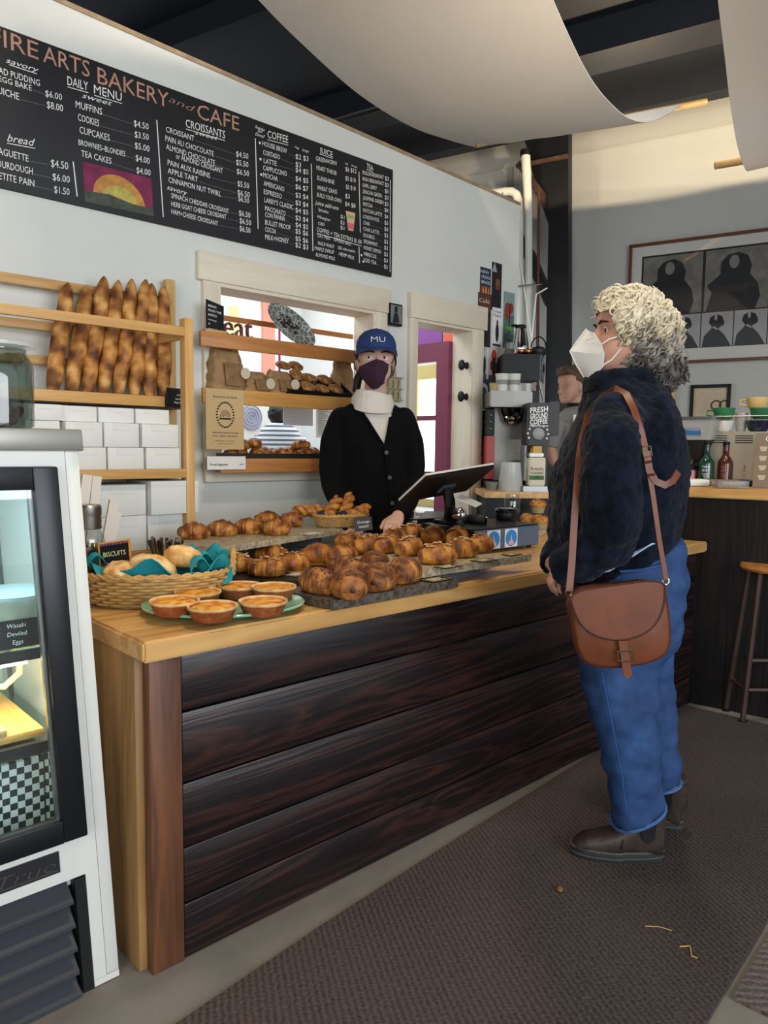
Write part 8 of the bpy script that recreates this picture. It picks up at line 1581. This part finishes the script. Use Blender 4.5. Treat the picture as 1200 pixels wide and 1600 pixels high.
# ---------------------------------------------------------------- baker in the kitchen, seen from behind
D3 = 5.45; ko = ond(437, 700, D3); kit = thing('person', 'person in a striped top and blue headband seen from behind in the kitchen', 'person', V((ko.x, ko.y, .001)))
TK = [R3(402, 830, 470, 830, D3, .12), R3(402, 760, 470, 760, D3, .12), R3(402, 712, 470, 712, D3, .12), R3(402, 688, 472, 690, D3, .12), R3(408, 670, 466, 672, D3, .11), R3(420, 661, 452, 662, D3, .08)]
KA = [[(ond(408, 682, D3), .050), (ond(400, 710, D3), .047), (ond(400, 745, D3 - .05), .040), (ond(412, 765, D3 - .15), .030)], [(ond(466, 684, D3), .050), (ond(474, 712, D3), .047), (ond(476, 745, D3 - .05), .040), (ond(466, 765, D3 - .15), .030)]]
KF = (FW + RT * .5 - UP * .35).normalized(); HK = ond(439, 668, D3) + FW * .02; k = BM(); KP, krt, kup = head_rings(k, HK, KF, UP, .225); loft(k, [ell(HK + UP * z, RT * .055, FW * .055, 14) for z in (.08, 0, -.07)]); loft(k, shrinkrings(TK, .88))
for S in KA: tube(k, [p for p, r in S], [r * .85 for p, r in S], 12)
hand(k, KA[0][-1][0], FW, -UP, .95, .5, 1); hand(k, KA[1][-1][0], FW, -UP, .95, .5, -1)
for sx in (-1, 1): q = ko + RT * .085 * sx; tube(k, [V((q.x, q.y, .9)), V((q.x, q.y, .45)), V((q.x, q.y, .07)), V((q.x, q.y, .035)) + FW * .14], [.08, .055, .042, .03], 12)
k = remesh(k, .007, 2); obj('body', k, SKIN, kit, sharp=180)
sm, nt, bs = newmat('striped_jersey'); tc = N(nt, 'ShaderNodeTexCoord'); sx_ = N(nt, 'ShaderNodeSeparateXYZ'); nt.links.new(tc.outputs['Object'], sx_.inputs[0]); ml_ = N(nt, 'ShaderNodeMath', operation='MULTIPLY'); nt.links.new(sx_.outputs['Z'], ml_.inputs[0]); ml_.inputs[1].default_value = 30.0; fr_ = N(nt, 'ShaderNodeMath', operation='FRACT'); nt.links.new(ml_.outputs[0], fr_.inputs[0]); gt = N(nt, 'ShaderNodeMath', operation='GREATER_THAN'); nt.links.new(fr_.outputs[0], gt.inputs[0]); gt.inputs[1].default_value = .55; mx = N(nt, 'ShaderNodeMix', data_type='RGBA'); nt.links.new(gt.outputs[0], mx.inputs[0]); mx.inputs[6].default_value = (*lin('#dfe3e6'), 1); mx.inputs[7].default_value = (*lin('#5d6b7c'), 1); nt.links.new(mx.outputs[2], bs.inputs['Base Color']); bs.inputs['Roughness'].default_value = .9
k = BM(); loft(k, TK)
for S in KA: tube(k, [p for p, r in S[:3]], [r * 1.05 for p, r in S[:3]], 14)
k = remesh(k, .010, 3); obj('striped_top', k, sm, kit, sharp=180)
k = BM(); blob(k, KP(0, -.14, .62), (.098, .098, .10), 18); blob(k, KP(0, -.3, .35), (.08, .07, .08), 16); k = remesh(k, .008, 2); noisy(k, .008, 50, 2); obj('hair', k, HB2, kit, sharp=180)
k = BM(); loft(k, [[KP(.43 * math.cos(2 * PI * j / 28), -.09 + .49 * math.sin(2 * PI * j / 28), z + .12 * math.sin(2 * PI * j / 28)) for j in range(28)] for z in (.60, .66, .76, .80)], False); thicken(k, .004); obj('headband', k, mat('headband_blue', '#3a93b8', .7, var=.25, vs=20), kit)
k = BM(); loft(k, [ell((ko.x, ko.y, z), RT * .16, FW * .13, 18) for z in (.04, .5, .98)]); obj('apron', k, mat('apron_grey', '#6c7078', .8), kit)
